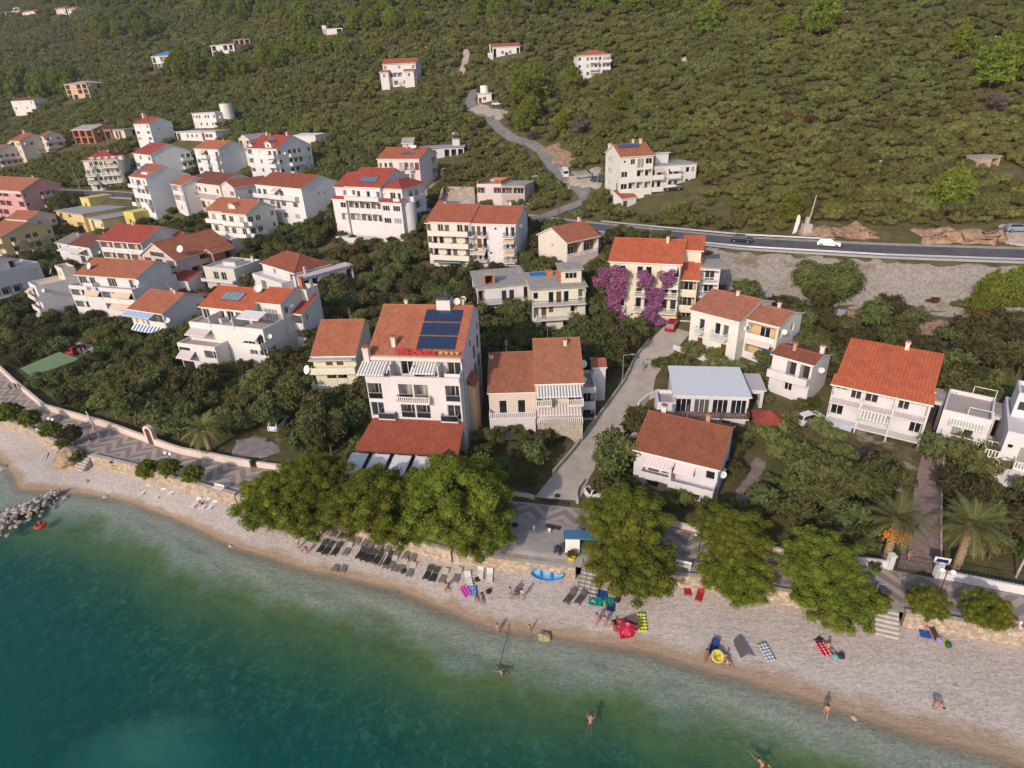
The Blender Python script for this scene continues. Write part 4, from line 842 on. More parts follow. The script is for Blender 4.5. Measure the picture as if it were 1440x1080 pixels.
# three storey white house
b = Bld('apartment_house', 'white house with crimson roof and two tiers of glazed loggias, left part of town', (138, 337.5), (198, 342), 12.5, 8.6, (.70, .64, .60), cat='apartment house')
b.block(F='LLL/LLL/...', Rr='.p.pp../.......', roof='gx', rf=.55, pitch=.42, tile=tiles(T_CRIM, .3, .12, .1), bal='solid', back=(.60, .40, .26), oh=.4); b.block(x0=b.W-2, y0=10, W=4.5, D=3.5, h=8.2, Rr='p.', roof='gx', tile=tC, pitch=.4); b.chimney(b.W*.55, 8, .6, plaster(OFFW), .4)
b = Bld('house', 'low house with half grey, half dark red tile roof and a white awning', (79, 341), (129, 348), 9, 5.0, (.66, .62, .56))
u = b.W*.42; b.block(W=u, F='w.d/...', roof='gx', rf=.6, pitch=.28, tile=tiles((.26, .23, .21), .3, .2, .2)); b.block(x0=u+.02, W=b.W-u, y0=-.6, D=9.6, F='.d./.O.', roof='gx', rf=.6, pitch=.34, tile=tD, h=5.1); b.awning('f', u*.7, b.W*.9, 4.4, 2.4, .5, PALEA, off=.65)
b = Bld('warehouse', 'low yellow fronted building with long flat grey roof below the pink house', (78, 296.5), (116, 302), 17, 4.8, (.70, .52, .24), cat='building')
b.block(F='WW./L.L', roof='slab', bal='solid', back=(.66, .48, .2), edge=plain('grey_roofing', (.33, .31, .32), .9)); b.block(x0=b.W+.05, y0=1, W=9.5, D=12, h=3.6, F='.O..w', roof='slab', col=(.7, .56, .34), edge=plain('grey_roofing', (.33, .31, .32), .9))
b = Bld('shed', 'yellow windowless shed with sunlit end wall above the crimson roof', (173, 298.5), (187, 299.8), 7.5, 4.2, (.62, .52, .16), cat='shed'); b.block(F='v', roof='slab', oh=.05, edge=plaster((.66, .56, .2)))
b = Bld('shed', 'small yellow shed standing between the pink house and the street', (112, 278.5), (124, 279.5), 8, 3.8, (.62, .52, .18), cat='shed'); b.block(F='v', Rr='.v', roof='slab', oh=.05, edge=plaster((.60, .50, .2)))
# cream house with wrap-around balconies
b = Bld('apartment_house', 'cream three storey house with wrap-around balconies and an orange hipped roof', (287, 296), (345.5, 300.5), 10, 9.4, (.74, .66, .55), cat='apartment house')
u = b.W*.5; b.block(W=u, y0=1, D=9, F='bb/bb/bb', roof='gx', rf=.6, pitch=.45, tile=tO, bal='solid', oh=.6, balcol=(.76, .7, .6)); b.block(x0=u+.02, W=b.W-u, D=10, F='bb/bb/.w', Rr='bb.w/bb.w/w..w', roof='gx', rf=.5, pitch=.5, tile=tO, bal='solid', oh=.6, balcol=(.76, .7, .6)); b.dormer(u+.6, 1.2, 2.6, 3, 1.0, tO, False); b.chimney(u, 6, 1.0, plaster(OFFW)); b.block(x0=b.W*.2, y0=-3.6, W=b.W*.6, D=3.4, h=2.9, F='O.O', roof='slab', edge=plaster((.6, .48, .42)))
b = Bld('house', 'small grey flat roofed house with white roof edge in the middle of town', (286, 377.5), (329, 381.5), 9, 5.0, (.60, .58, .54))
b.block(F='.dd./.w..', Rr='.../...', roof='flat', edge=plaster(OFFW), col=(.60, .56, .50)); mm, rr = balcony_mesh(b.W+.4, 1.2, 'solid', plaster(OFFW), .5); b.put('balcony', mm, loc=(-.4, -.02, 2.3)); b.chimney(b.W-.6, 7, 1.2, plaster(OFFW), .5, 5.4); b.block(x0=b.W*.3, y0=3.5, W=4, D=3, z0=5, h=5.9, roof='slab', col=OFFW, oh=.05)
b = Bld('house', 'white house with dark red pyramid roof and long pale flat roofed wing', (368, 370), (415, 384.5), 9, 4.9, WHITE)
b.block(F='.w.d/w.d.', roof='hip', pitch=.52, tile=tiles((.30, .09, .06)), oh=.4, D=9); b.block(x0=b.W+.03, y0=-.5, W=3.2, D=13.5, h=4.3, Rr='OOWOWO', roof='slab', col=(.55, .58, .64), edge=plaster((.62, .55, .48)), oh=.2); b.block(x0=.2, y0=-3, W=b.W*.9, D=2.9, h=2.6, F='.O.w', roof='flat', edge=plaster(OFFW)); b.dormer(.4, .2, 3.2, 3.4, 1.4, plaster(CREAM), True); b.chimney(b.W+.8, 2, 1.4, plaster(OFFW), .4, 4.5)
b = Bld('house', 'house with orange tile roof squeezed between the pink and mustard buildings', None, (38, 309.5), 9, 7.2, CREAM, rz=-.42, W=11)
b.block(F='ww/ww', Rr='.w.w/....', roof='gx', rf=.5, pitch=.4, tile=tO, oh=.4)
# ---------- buildings, upper town and hillside ----------
b = Bld('hotel', 'large white hotel with stepped red roofs, solar panel and rows of recessed balconies', (468, 261.5), (561, 265), 12, 12.6, WHITE, cat='hotel')
W = b.W; b.block(x0=W*.2, W=W*.52, F='.wd.d.d/LLL/LLL/...', roof='gx', rf=.6, pitch=.5, tile=tiles(T_CRIM, .3, .2), back=CREAM, bal='solid', oh=.3); r0, i0 = b.roof, b.rinfo
b.block(y0=.6, W=W*.2-.02, D=10, F='.w/.w/.W/..', h=12.3, roof='gx', rf=.6, pitch=.45, tile=tC, oh=.3); b.block(x0=W*.72+.02, y0=1.0, W=W*.28, D=10, h=12.2, F='.Gt/WW./WW./.v', Rr='.bb./.bb./.ww./..p.', roof='hip', pitch=.5, tile=tC, oh=.35, bal='solid')
b.block(x0=W*.72+.3, y0=-.9, W=W*.28+.5, D=1.88, h=9.2, F='WW/WW/..', roof='shed', pitch=.3, tile=tC, oh=.25); b.block(x0=-.5, y0=-.5, W=W*.2+.3, D=1.08, h=9.4, F='.W/.L/..', roof='shed', pitch=.45, tile=tC, oh=.25); b.bx('balcony', (W*.2, -1.2, 9.3), (W*.72, -.02, 10.3), plaster(WHITE))
k = MB(); k.tube((W+.3, 2.4, -4), (W+.3, 2.4, 9.0), 2.0, 2.0, plaster(WHITE), 20); b.put('round_bay', k); b.roof, b.rinfo = r0, i0; b.solar(W*.36, 1.6, W*.24, 1, 4, (.12, .17, .24), 2.2)
b.bx('pool_terrace', (W*.1, -4.5, -2), (W*.62, -1.3, .5), plaster(OFFW))
b = Bld('apartment_house', 'pale pink apartment house with red roof and solar panels behind the stepped white hotel', (530.5, 223.5), (589, 223.5), 11, 9.6, (.74, .57, .50), cat='apartment house')
b.block(F='ttb.bDbD/btb.bbb./..t.....', Rr='..L/..L/...', roof='gx', rf=.55, pitch=.42, tile=tR, bal='wrail', oh=.3); b.solar(b.W*.5, 2.2, 4.2, 1, 4, (.10, .12, .15), 1.4); b.bx('water_tank', (b.W*.66, 4.2, 12.2), (b.W*.66+1.8, 5, 13.0), TRIM)
b = Bld('house', 'long low flat roofed house with yellow wall and colonnade above the pink house', (575, 210), (652, 206.5), 9, 4.3, (.62, .58, .53), rz=-0.02)
b.block(F='..LL.OOO', roof='slab', back=(.68, .44, .12), bal='balus', edge=plain('grey_roofing', (.33, .31, .32), .9)); b.block(x0=-2.5, y0=3, W=3.5, D=3, z0=-2, h=6.0, roof='shed', pitch=.4, tile=CONC); b.block(x0=b.W*.78, y0=4, W=2.4, D=2.4, z0=4.5, h=6.4, roof='slab', oh=.1)
b = Bld('apartment_house', 'long white apartment house with brown-red roof and blank grey gable end', (359, 259.7), (423.5, 265.7), 13, 9.4, WHITE, cat='apartment house')
b.block(F='bb.bb.../W.WdW.W./..WpW.W.', Rr='..pp../......', roof='gx', rf=.5, pitch=.4, tile=tiles((.30, .085, .05), .3, .2, .6), bal='solid', oh=.2, col=(.76, .75, .74)); mm, rr = balcony_mesh(b.W*.9, 1.3, 'solid', plaster(WHITE)); b.put('balcony', mm, loc=(.3, -.04, 6.3))
b = Bld('apartment_house', 'tall white apartment house with crimson roof, round balconies and side balcony stack', (347, 208.5), (388.5, 211.8), 14, 11.2, (.74, .71, .67), cat='apartment house', rz=-0.6)
b.block(F='L.p.bb/L.w.bb/W.w.bb/...O.', Rr='w.bbb.w/w.bbb.w/w.bb..p/.....', roof='gx', rf=.5, pitch=.5, tile=tC, bal='solid', oh=.25, bd=1.5); b.solar(b.W*.35, 4.2, 4.2, 1, 4, (.12, .15, .25), 1.6); b.dormer(b.W*.62, .3, 3.2, 4.5, 1.4, tC); b.chimney(3, 6.8, 1.0, plaster(OFFW)); b.chimney(b.W-2, 6.8, 1.0, plaster(OFFW)); b.dormer(.3, .6, 2, 3, .8, tC, False)
b = Bld('unfinished_house', 'unfinished cream house with bare gable beside the crimson roofed apartment house', (335.5, 196), (350, 204), 9, 7, (.66, .56, .42), rz=-0.6); b.block(F='O.O/ww.', Rr='..O/...', roof='gy', pitch=.45, tile=CONC, oh=.2)
b = Bld('shed', 'low greenhouse shed with white plastic roof on the olive slope', (412, 191), (443, 198.5), 9, 3.0, WHITE, cat='shed', rz=-0.5); b.block(roof='gx', pitch=.08, tile=plain('white_plastic_sheet', (.62, .60, .58), .5), oh=.2)
b = Bld('house', 'cream house with brown tile roof, shuttered windows and gabled right wing', (266.5, 255.5), (308, 260.5), 11, 7.6, (.70, .62, .52))
b.block(F='.ss.s/bDbDb', roof='gx', rf=.55, pitch=.38, tile=tiles((.20, .07, .05), .3, .2, .3), oh=.4, bal='rail'); b.block(x0=b.W+.02, y0=.5, W=7.5, D=12, h=7.2, F='.W/...', Rr='..W.../.pppp.', roof='gy', pitch=.42, tile=tR, oh=.2, col=(.62, .58, .54)); mm, rr = balcony_mesh(b.W*.9, 1.3, 'rail', plaster(OFFW)); bo = b.put('balcony', mm, loc=(.2, -.02, 3.8)); b.put('railing', rr, bo)
b = Bld('house', 'narrow white house with orange roof and two stacked balconies next to brown roof', (240, 258.5), (254.5, 261), 9, 8.6, WHITE); b.block(F='L/L/w', Rr='.../...', roof='gx', rf=.55, pitch=.38, tile=tO, oh=.25, bal='solid')
b = Bld('apartment_house', 'white apartment house with orange-red roof and front balconies at the olive slope', (272.5, 209), (306.5, 215), 10, 8.8, (.75, .69, .63), cat='apartment house', rz=-0.62)
b.block(F='.bb.b/W.b.b/W.W.b', Rr='p.../....', roof='gx', rf=.55, pitch=.42, tile=tiles((.45, .15, .08), .3, .2), oh=.3); b.block(x0=b.W-.5, y0=10.2, W=5.5, D=6, h=7.5, Rr='bb/bb/OO', F='w', roof='shed', tile=tO, pitch=.25); b.solar(b.W*.45, 3, 2.4, 1, 2, (.1, .1, .12))
b = Bld('apartment_house', 'tall narrow white house with grey blank side, roof terrace and solar panels', (181, 248.5), (204.5, 251), 14, 11.6, (.74, .72, .70), cat='apartment house')
b.block(F='wBw/.WWW/BWWB/WW.W', Rr='', roof='gx', rf=.45, pitch=.5, tile=tR, oh=.15, bal='solid', col=(.70, .69, .70)); b.solar(.6, 1.2, 2.2, 3, 2, (.14, .16, .22)); b.bx('roof_terrace', (b.W*.55, 1.4, 12.2), (b.W*.9, 4, 13.1), plaster(WHITE)); mm, rr = balcony_mesh(b.W, 1.0, 'solid', plaster(WHITE)); b.put('balcony', mm, loc=(0, -.03, 8.6))
b = Bld('apartment_house', 'white house with bright red roof and grey side wall behind the cream hotel', (187, 215.5), (211.5, 218), 14, 8.8, (.72, .70, .68), cat='apartment house')
b.block(F='.W.W/L.L./....', Rr='.p...bb/.p...bb/.p...bb', roof='gx', rf=.5, pitch=.42, tile=tC, oh=.3, bal='solid', back=(.62, .5, .42))
b = Bld('hotel', 'cream hotel with ornate cascading balconies and red hipped roof by the street', (116, 226.5), (164, 223.7), 12, 10.8, (.76, .67, .52), cat='hotel')
b.block(F='.bLbbbb/bbLbbbb/bbLbbbb/.WLWWLW', Rr='..w./.p.p/....', roof='hip', pitch=.5, tile=tC, oh=.4, bal='balus', bd=1.5, back=(.55, .42, .28))
for i in range(5): b.dormer(2.5+i*2.4, .1, 1.4, 2, .8, plaster(WHITE), False)
b.rinfo = (0, 0, b.W, 12, 10.8, .5, .5, 'gx'); b.solar(b.W*.35, 4.0, 4, 1, 3, (.3, .34, .38))
b = Bld('apartment_house', 'white narrow four storey house with red roof and grey side on the upper slope', (187.5, 174.5), (209, 175.2), 10, 9.4, (.76, .74, .70), cat='apartment house', rz=-0.55)
b.block(F='pp.w/W.W/W.W/....', Rr='.p.p/....', roof='gx', rf=.5, pitch=.42, tile=tC, oh=.25); b.chimney(.6, 5, 1.6, plaster(WHITE), .9)
b = Bld('house', 'low half built grey house left of the narrow four storey house', (156, 183), (174, 182.5), 6, 3.4, (.58, .52, .47), rz=-0.55); b.block(F='.OO.', Rr='.O', roof='slab')
b = Bld('unfinished_house', 'red hollow-brick shell with grey concrete roof and empty window openings', (100.5, 183), (128.5, 183.5), 9, 5.8, (.42, .16, .09), rz=-0.5); b.block(F='OOO/OOO', Rr='.O.O./..O..', roof='gx', pitch=.3, tile=CONC, oh=.3, rf=.6); b.block(x0=b.W+.03, y0=5, W=5.5, D=5, h=5.4, F='O', Rr='O/O', roof='slab', col=(.38, .18, .13))
b = Bld('house', 'pale house with flat roof and round corner tower on the upper slope', (269.5, 159.8), (302, 160.3), 10, 6.0, (.74, .67, .58), rz=-0.5); b.block(F='www.ww.w/p.w.w.ww', Rr='.ww.', roof='slab', edge=plaster(OFFW), oh=.3); k = MB(); k.tube((b.W+.5, 6, -4), (b.W+.5, 6, 9.4), 2.6, 2.6, plaster((.70, .66, .60)), 18); b.put('round_tower', k)
b = Bld('house', 'low sprawling white house with flat roofs below the round corner tower', (247, 186), (285, 194), 8, 3.2, (.70, .65, .58), rz=-0.5); b.block(F='O.www.', roof='slab', edge=plaster(OFFW)); b.block(x0=b.W+.05, y0=-1, W=9, D=7, h=3.4, F='OWW.', roof='slab', edge=plaster((.55, .5, .46)))
b = Bld('apartment_building', 'long pink apartment building with terracotta roof and pale front at left photo edge', (-25, 265.5), (28.5, 269), 13, 9.6, (.60, .31, .30), cat='apartment building')
b.block(F='L.LL.L/L.LL.L/WLL.LW', Rr='w..bbb./w..bbb./.d.bbb.', roof='gx', rf=.55, pitch=.45, tile=tO, bal='solid', oh=.4, balcol=(.62, .36, .35)); b.bx('pale_front', (-.05, -.08, 8.6), (b.W+.05, -.02, 9.5), plaster((.72, .55, .5))); b.chimney(b.W*.8, 8, .8)
b = Bld('apartment_house', 'beige house with orange roof and lit left gable, top left cluster', None, (27, 198.2), 12, 9.4, (.66, .56, .42), cat='apartment house', rz=-.55, W=9); b.block(F='bb.ww/bb.w./b..w.', Rr='.w.p/..W./....', roof='gx', rf=.5, pitch=.42, tile=tR, bal='solid', oh=.3); b.chimney(2, 6, 1.4, plaster(WHITE), .7)
b = Bld('apartment_house', 'beige narrow house with two grey balconies right of the lit gable house', None, (61, 192), 8, 7.6, (.66, .56, .46), cat='apartment house', rz=-.55, W=5); b.block(F='w/w/.', Rr='bb/bb/..', roof='gx', pitch=.4, tile=tR, bal='solid', oh=.3)
b = Bld('apartment_house', 'grey-cream house with three balcony tiers and red roof at left photo edge', None, (-14, 216.5), 12, 8.4, (.66, .58, .48), cat='apartment house', rz=-.55, W=9); b.block(F='bb/bb/bb', Rr='.bbbb/.bbbb/.bbbb', roof='gx', rf=.6, pitch=.4, tile=tR, bal='solid', oh=.3)
b = Bld('apartment_building', 'cream four storey building with orange roof and solar panels beside the hill lane', (873.5, 221.2), (919, 218.3), 12, 11.4, (.74, .68, .55), cat='apartment building')
b.block(F='pwGW/W.LL/WLLL/.D.D', L='.WW..../.WW..../.www.v./', roof='gx', rf=.5, pitch=.38, tile=tiles((.42, .15, .08)), bal='solid', oh=.3, bd=.9); b.solar(b.W*.1, 4, b.W*.65, 1, 6, (.05, .08, .2), 1.8); b.chimney(b.W*.85, 6, 1.0); b.chimney(.5, 10.5, 1.6, plaster(WHITE), .7)
b.block(x0=b.W+.05, y0=1, W=12, D=9, h=8.6, F='tb.bb.ww/tb.bb.ww/w.D..O.', roof='slab', col=WHITE, bal='solid', oh=.15, edge=plain('grey_roofing', (.33, .31, .32), .9)); b.block(x0=b.W+2.5, y0=4.5, W=3.4, D=3, z0=8.8, h=11.2, roof='shed', pitch=-.3, tile=plaster(OFFW), col=WHITE)
b = Bld('shed', 'small shed with red tile roof below the cream hill lane building', (874.5, 280), (895, 277.5), 4, 2.6, WHITE, cat='shed'); b.block(F='v.', roof='shed', pitch=.35, tile=tR, oh=.2)
b = Bld('house', 'white villa with wide orange roof and front terraces alone on the olive slope', (538, 90.5), (584, 90), 9.5, 9.4, WHITE, rz=-0.14); b.block(F='w..w..w/.LLL..w/..LdL..', Rr='.w./.w./.w.', roof='gx', rf=.5, pitch=.4, tile=tR, oh=.4, bal='solid'); b.block(x0=-1, y0=-2.2, W=b.W*.25, D=2.15, h=6.2, F='w/.', roof='shed', tile=tR, pitch=.35); b.block(x0=b.W*.66, y0=-2.2, W=b.W*.3, D=2.15, h=6.2, F='w/.', roof='shed', tile=tR, pitch=.35); b.solar(b.W*.55, 1.6, 3.4, 1, 3)
b = Bld('house', 'white three storey villa with hipped orange roof high on the slope', (812.5, 79), (858.5, 77.8), 10, 7.8, (.76, .72, .66), rz=0.05); b.block(F='w.wbbwbb/w.wbbwbb/..wbb.O.', roof='hip', pitch=.35, tile=tO, oh=.3, bal='solid'); b.block(x0=-4, y0=-3.5, W=3.5, D=3, h=2.2, F='O', roof='flat'); b.bx('terrace_wall', (0, -3.4, -2), (b.W, -3.1, .9), plaster(OFFW))
b = Bld('house', 'long white farmhouse with orange roof and dark windows near the upper lane', (693, 66.5), (731, 67), 8, 4.4, (.74, .68, .62), rz=0.05); b.block(F='O.wDw.O', roof='gx', pitch=.36, tile=tR, oh=.3); b.bx('side_wall', (-2.5, -1, -2), (-.1, -.7, 2.2), plaster(WHITE)); b.chimney(-1.2, 1, 5, plaster(WHITE), .5, .5)
b = Bld('shed', 'small white block with a roof tank at the bend of the hill lane', (671.5, 132), (691, 132.5), 6, 3.6, WHITE, cat='shed', rz=0); b.block(F='vw.', roof='slab', edge=plaster(OFFW)); k = MB(); k.tube((b.W*.5, 3, 3.8), (b.W*.5, 3, 6.4), 1.6, 1.6, TRIM, 16); b.put('water_tank', k)
b = Bld('villa', 'cream villa with a blue hipped roof and arched front above the pine wood', (212.5, 80), (247, 87), 12, 7.0, (.74, .66, .56), cat='villa', rz=-0.35); b.block(F='O.LL.w/ALALAw', roof='hip', pitch=.4, tile=plain('blue_metal_roof', (.06, .20, .36), .5), oh=.3, bal='balus'); b.block(x0=b.W+.05, y0=1, W=6, D=9, h=6.4, F='w.w/w.w', roof='shed', pitch=.15, tile=plain('blue_metal_roof', (.06, .20, .36), .5))
b = Bld('unfinished_house', 'unfinished pale brick house with grey cut-top roof at the dark pines', (90, 119.5), (121, 119.8), 11, 7.8, (.56, .40, .26), rz=-0.5); b.block(F='O.OO/O.OO/OO.O', Rr='..O./.O../..', roof='hip', pitch=.22, tile=CONC, oh=.4)
b = Bld('house', 'white house with small dark red roof left of the unfinished brick house', (15, 142.5), (47, 140), 9, 8.2, (.74, .68, .60), rz=-0.25); b.block(F='.p.w/w.w./..w.', Rr='w../...', roof='gx', pitch=.3, tile=tD, oh=.15)
b = Bld('unfinished_house', 'white concrete shell with open floors beyond the blue roofed villa', (296, 64.5), (328, 65.2), 9, 5.8, WHITE, rz=-0.35); b.block(F='O.OO/OO.O', Rr='O.O', roof='slab', edge=plaster(WHITE))
b = Bld('unfinished_house', 'small brick shell with concrete slab roof, farthest right of the white shell', (328, 56.5), (350.5, 57), 8, 5.0, (.42, .22, .17), rz=-0.3); b.block(F='OOO/O.O', roof='slab', edge=CONC)
b = Bld('house', 'far small house with orange roof, left one of a pair on the hill', (78, 13), (91, 13), 8, 5, OFFW, rz=-0.4); b.block(F='w.w/w.w', roof='gx', tile=tO, pitch=.4)
b = Bld('house', 'far small house with orange roof, right one of a pair on the hill', (94, 13), (105.5, 13), 8, 5, OFFW, rz=-0.4); b.block(F='w.w/w.w', roof='gx', tile=tO, pitch=.4)
b = Bld('house', 'far long low cottage with faded red roof beside the grey ruin', (31, 17.5), (54, 18), 7, 3.4, PALEPINK, rz=-0.4); b.block(F='w.w.w', roof='gx', tile=tB, pitch=.4)
b = Bld('ruin', 'far pale stone ruin with jagged walls at the top left corner', (6, 17), (28, 22), 7, 3.5, (.5, .44, .42), cat='ruin', rz=-0.4); b.block(F='O.O.', roof='none'); b.block(x0=b.W*.6, W=b.W*.35, D=3, h=6, F='O', roof='none')
b = Bld('ruin', 'far roofless pinkish house ruin between bright green trees', (453, 41), (481, 44.5), 7, 3.2, PALEPINK, cat='ruin', rz=-0.2); b.block(F='..O', roof='none'); b.block(x0=0, W=2.5, D=3, h=5, roof='none')
b = Bld('ruin', 'small roofless stone hut with reddish wall on the right slope', (1381, 222), (1408, 219.5), 4, 2.6, (.45, .34, .27), cat='ruin', rz=0.15); b.block(F='.O', L='', roof='slab', edge=CONC, oh=.2)
# ---------- plants ----------
import numpy as np
def leafmat(name, c, c2, hue=.02, val=.35, trans=.25, nsc=.9, wide=0.0):
    n = NT(name, .75, .15); r = n.rnd(); v = n.coord()
    f = n.ramp(n.noise(v, nsc, 5, .65), (.3, 0.0), (.7, 1.0)); g = n.ramp(n.noise(v, 6, 2), (.35, 0.0), (.65, 1.0))
    ps = n.new('NewGeometry').outputs['Position']; pw = n.ramp(n.noise(ps, .022, 4, .6), (.36, 0.0), (.64, 1.0)); pv = n.ramp(n.noise(ps, .09, 3, .6), (.4, 0.0), (.6, 1.0))
    b = n.mix(f, c, c2)
    if wide: b = n.mix(n.math('MULTIPLY', pw, wide), b, tuple(min(1, q*k) for q, k in zip(c2, (1.25, 1.02, .8)))); b = n.mix(n.math('MULTIPLY', pv, wide*.7), b, tuple(q*k for q, k in zip(c, (.75, .95, .7))))
    b = n.mix(n.math('MULTIPLY', g, .45), b, tuple(x*.5 for x in c))
    b = n.hsv(b, n.math('MULTIPLY_ADD', r, hue*2, .5-hue), 1, n.math('MULTIPLY_ADD', r, val*2, 1-val)); n.col(b)
    t = n.new('BsdfTranslucent'); n.l.new(n.hsv(b, .49, 1.1, 1.3), t.inputs[0]); mx = n.new('MixShader'); mx.inputs[0].default_value = trans
    o = n.n['Material Output']; n.l.new(n.b.outputs[0], mx.inputs[1]); n.l.new(t.outputs[0], mx.inputs[2]); n.l.new(mx.outputs[0], o.inputs[0]); return n.m
L_OLIVE = leafmat('olive_leaves', (.138, .150, .050), (.235, .232, .082), .022, .28, wide=.5)
L_GARDEN = leafmat('garden_leaves', (.082, .095, .033), (.170, .165, .060), .045, .38, wide=.35)
L_PINE = leafmat('pine_needles', (.118, .150, .018), (.240, .252, .036), .010, .16, .25, .6)
L_HPINE = leafmat('hill_pine_needles', (.150, .185, .028), (.265, .285, .045), .02, .25)
L_DRY = leafmat('dry_twigs', (.10, .075, .075), (.17, .125, .12), .02, .2); L_RUST = leafmat('rusty_leaves', (.16, .075, .03), (.2, .11, .04), .02, .25)
L_BOUG = leafmat('bougainvillea_bracts', (.36, .09, .30), (.52, .20, .44), .02, .1); L_BOUG2 = leafmat('bougainvillea_leaves', (.17, .10, .085), (.32, .18, .16), .02, .2)
L_PALM = leafmat('palm_leaves', (.15, .165, .045), (.32, .31, .12), .015, .2, .2); L_BRIGHT = leafmat('bright_leaves', (.055, .10, .018), (.11, .16, .03), .02, .25)
BARK = plain('bark', (.15, .10, .07), .95, .1, .3, 0, 4); PBARK = plain('palm_bark', (.26, .18, .11), .95, .1, .35, 0, 5)
def rdir(rg, n, up=0.0):
    d = rg.normal(size=(n, 3)); d[:, 2] += up; return d/np.linalg.norm(d, axis=1)[:, None]
def cards(pos, axis, side, ln, wd):
    a = axis*ln[:, None]; s = side*wd[:, None]/2
    return np.stack([pos-s, pos+s, pos+a+s*.55, pos+a-s*.55], 1).reshape(-1, 3)
def cloud(seed, lobes, per, ln, wd, mode='leaf', up=.5, fill=None, shell=(.72, 1.08)):
    rg = np.random.default_rng(seed); V = []
    for (c, r) in lobes:
        r = np.array(r if hasattr(r, '__len__') else (r, r, r)); k = int(per*(r[0]*r[1])**.5) if per > 0 else -per
        d = rdir(rg, k, up); p = np.array(c)+d*r*rg.uniform(*shell, (k, 1))
        if mode == 'needle':
            ax = d+rg.normal(size=(k, 3))*.45+np.array([0, 0, .25])
        else:
            ax = np.cross(d, rg.normal(size=(k, 3)))+d*.35+rg.normal(size=(k, 3))*.3
        ax /= np.linalg.norm(ax, axis=1)[:, None]; sd = np.cross(ax, d+rg.normal(size=(k, 3))*.5); sd /= np.linalg.norm(sd, axis=1)[:, None]+1e-6
        V.append(cards(p, ax, sd, ln*rg.uniform(.6, 1.35, k), wd*rg.uniform(.6, 1.35, k)))
    V = np.concatenate(V); F = np.arange(len(V)).reshape(-1, 4); return V, F
_ico = None
def cores(lobes, k=.78):
    global _ico
    if _ico is None:
        import bmesh
        bm = bmesh.new(); bmesh.ops.create_icosphere(bm, subdivisions=1, radius=1); _ico = (np.array([v.co[:] for v in bm.verts]), [[v.index for v in f.verts] for f in bm.faces]); bm.free()
    V = []; F = []; o = 0
    for c, r in lobes:
        r = np.array(r if hasattr(r, '__len__') else (r, r, r)); V.append(_ico[0]*r*k+np.array(c)); F += [[i+o for i in f] for f in _ico[1]]; o += len(_ico[0])
    return np.concatenate(V), F
def np_mesh(name, parts, mats):
    """parts: list of (V, F, material index)"""
    vs = []; fs = []; mi = []; o = 0
    for V, F, m in parts:
        vs.append(V); fs += [[int(i)+o for i in f] for f in F]; mi += [m]*len(F); o += len(V)
    me = bpy.data.meshes.new(name); me.from_pydata(np.concatenate(vs).tolist(), [], fs)
    for m in mats: me.materials.append(m)
    me.polygons.foreach_set("material_index", mi); me.update(); return me
def trunk_mesh(seed, h, r, spread, n=5):
    rg = random.Random(seed); m = MB(); p = Vector((0, 0, -.4)); lean = Vector((rg.uniform(-.12, .12), rg.uniform(-.12, .12), 1))
    q = p+lean*(h*.55+.4); m.tube(p, q, r, r*.72, BARK, 7)
    for i in range(n):
        a = 2*pi*i/n+rg.uniform(-.4, .4); e = q+Vector((cos(a)*spread*.6, sin(a)*spread*.6, h*rg.uniform(.3, .6))); mid = q.lerp(e, .5)+Vector((0, 0, h*.06)); m.tube(q-Vector((0, 0, .1)), mid, r*.5, r*.35, BARK, 5, False); m.tube(mid, e, r*.35, r*.12, BARK, 5, False)
    return m.mesh('trunk')
def bush_lobes(seed, R_, H_, z0, n):
    rg = random.Random(seed); e = rg.uniform(.75, 1.0); L = [((rg.uniform(-.2, .2)*R_, rg.uniform(-.2, .2)*R_, z0+H_*.45), (R_*.55, R_*.55*e, H_*.42))]
    for i in range(n):
        a = 2*pi*i/n*1.9+rg.uniform(-.3, .3); d = R_*rg.uniform(.30, .85); r = R_*rg.uniform(.22, .46)
        L.append(((cos(a)*d, sin(a)*d, z0+H_*rg.uniform(.32, .8)), (r, r, r*rg.uniform(.7, .95))))
    return L
def bush_mesh(name, seed, mat, R_=2.1, H_=3.0, z0=.6, n=9, per=70, ln=.42, wd=.22):
    L = bush_lobes(seed, R_, H_, z0, n); V, F = cloud(seed, L, per, ln, wd); c, f = cores(L); return np_mesh(name, [(V, F, 0), (c, f, 0)], [mat])
def pine_mesh(name, seed, mat, tiers=7, per=190, ln=.042, wd=.019, flat=.64, core=.5):
    """unit crown: tiers of spreading boughs, each ending in flat upturned needle tufts, with gaps between"""
    rg = random.Random(seed); L = []
    for k in range(tiers):
        z = -.5+1.4*k/(tiers-1); rr = sqrt(max(.03, 1-(max(0, z)/1.02)**2))*(1 if z > -.2 else .88); nb = max(2, int(round(9*rr)))
        for i in range(nb):
            a = 2*pi*(i+rg.uniform(-.3, .3))/nb+k*.7; R_ = rr*rg.uniform(.72, 1.14)
            for f in ((1.0, .78, .55) if rr > .5 else (1.0, .5)):
                s = rg.uniform(.10, .19)*(1.12-.2*f); aa = a+rg.uniform(-.22, .22)
                L.append(((cos(aa)*R_*f, sin(aa)*R_*f, z*flat+.05*(1-f)+rg.uniform(-.06, .06)), (s*1.15, s*1.15, s*.8)))
    for i in range(5): q = .2*(1-i/5); L.append(((rg.uniform(-q, q), rg.uniform(-q, q), flat*(.85+.09*i)), (.15-.015*i, .15-.015*i, .13)))
    V, F = cloud(seed, L, -per, ln, wd, 'needle', .45, shell=(.82, 1.05)); V2, F2 = cloud(seed+5, L, -per//3, ln*.7, wd*1.3, 'leaf', .3, shell=(.3, .85)); c, f = cores([((0, 0, -.05), (core, core, flat*core))]+L, .8); return np_mesh(name, [(V, F, 0), (V2, F2, 0), (c, f, 0)], [mat])
OCC = {}
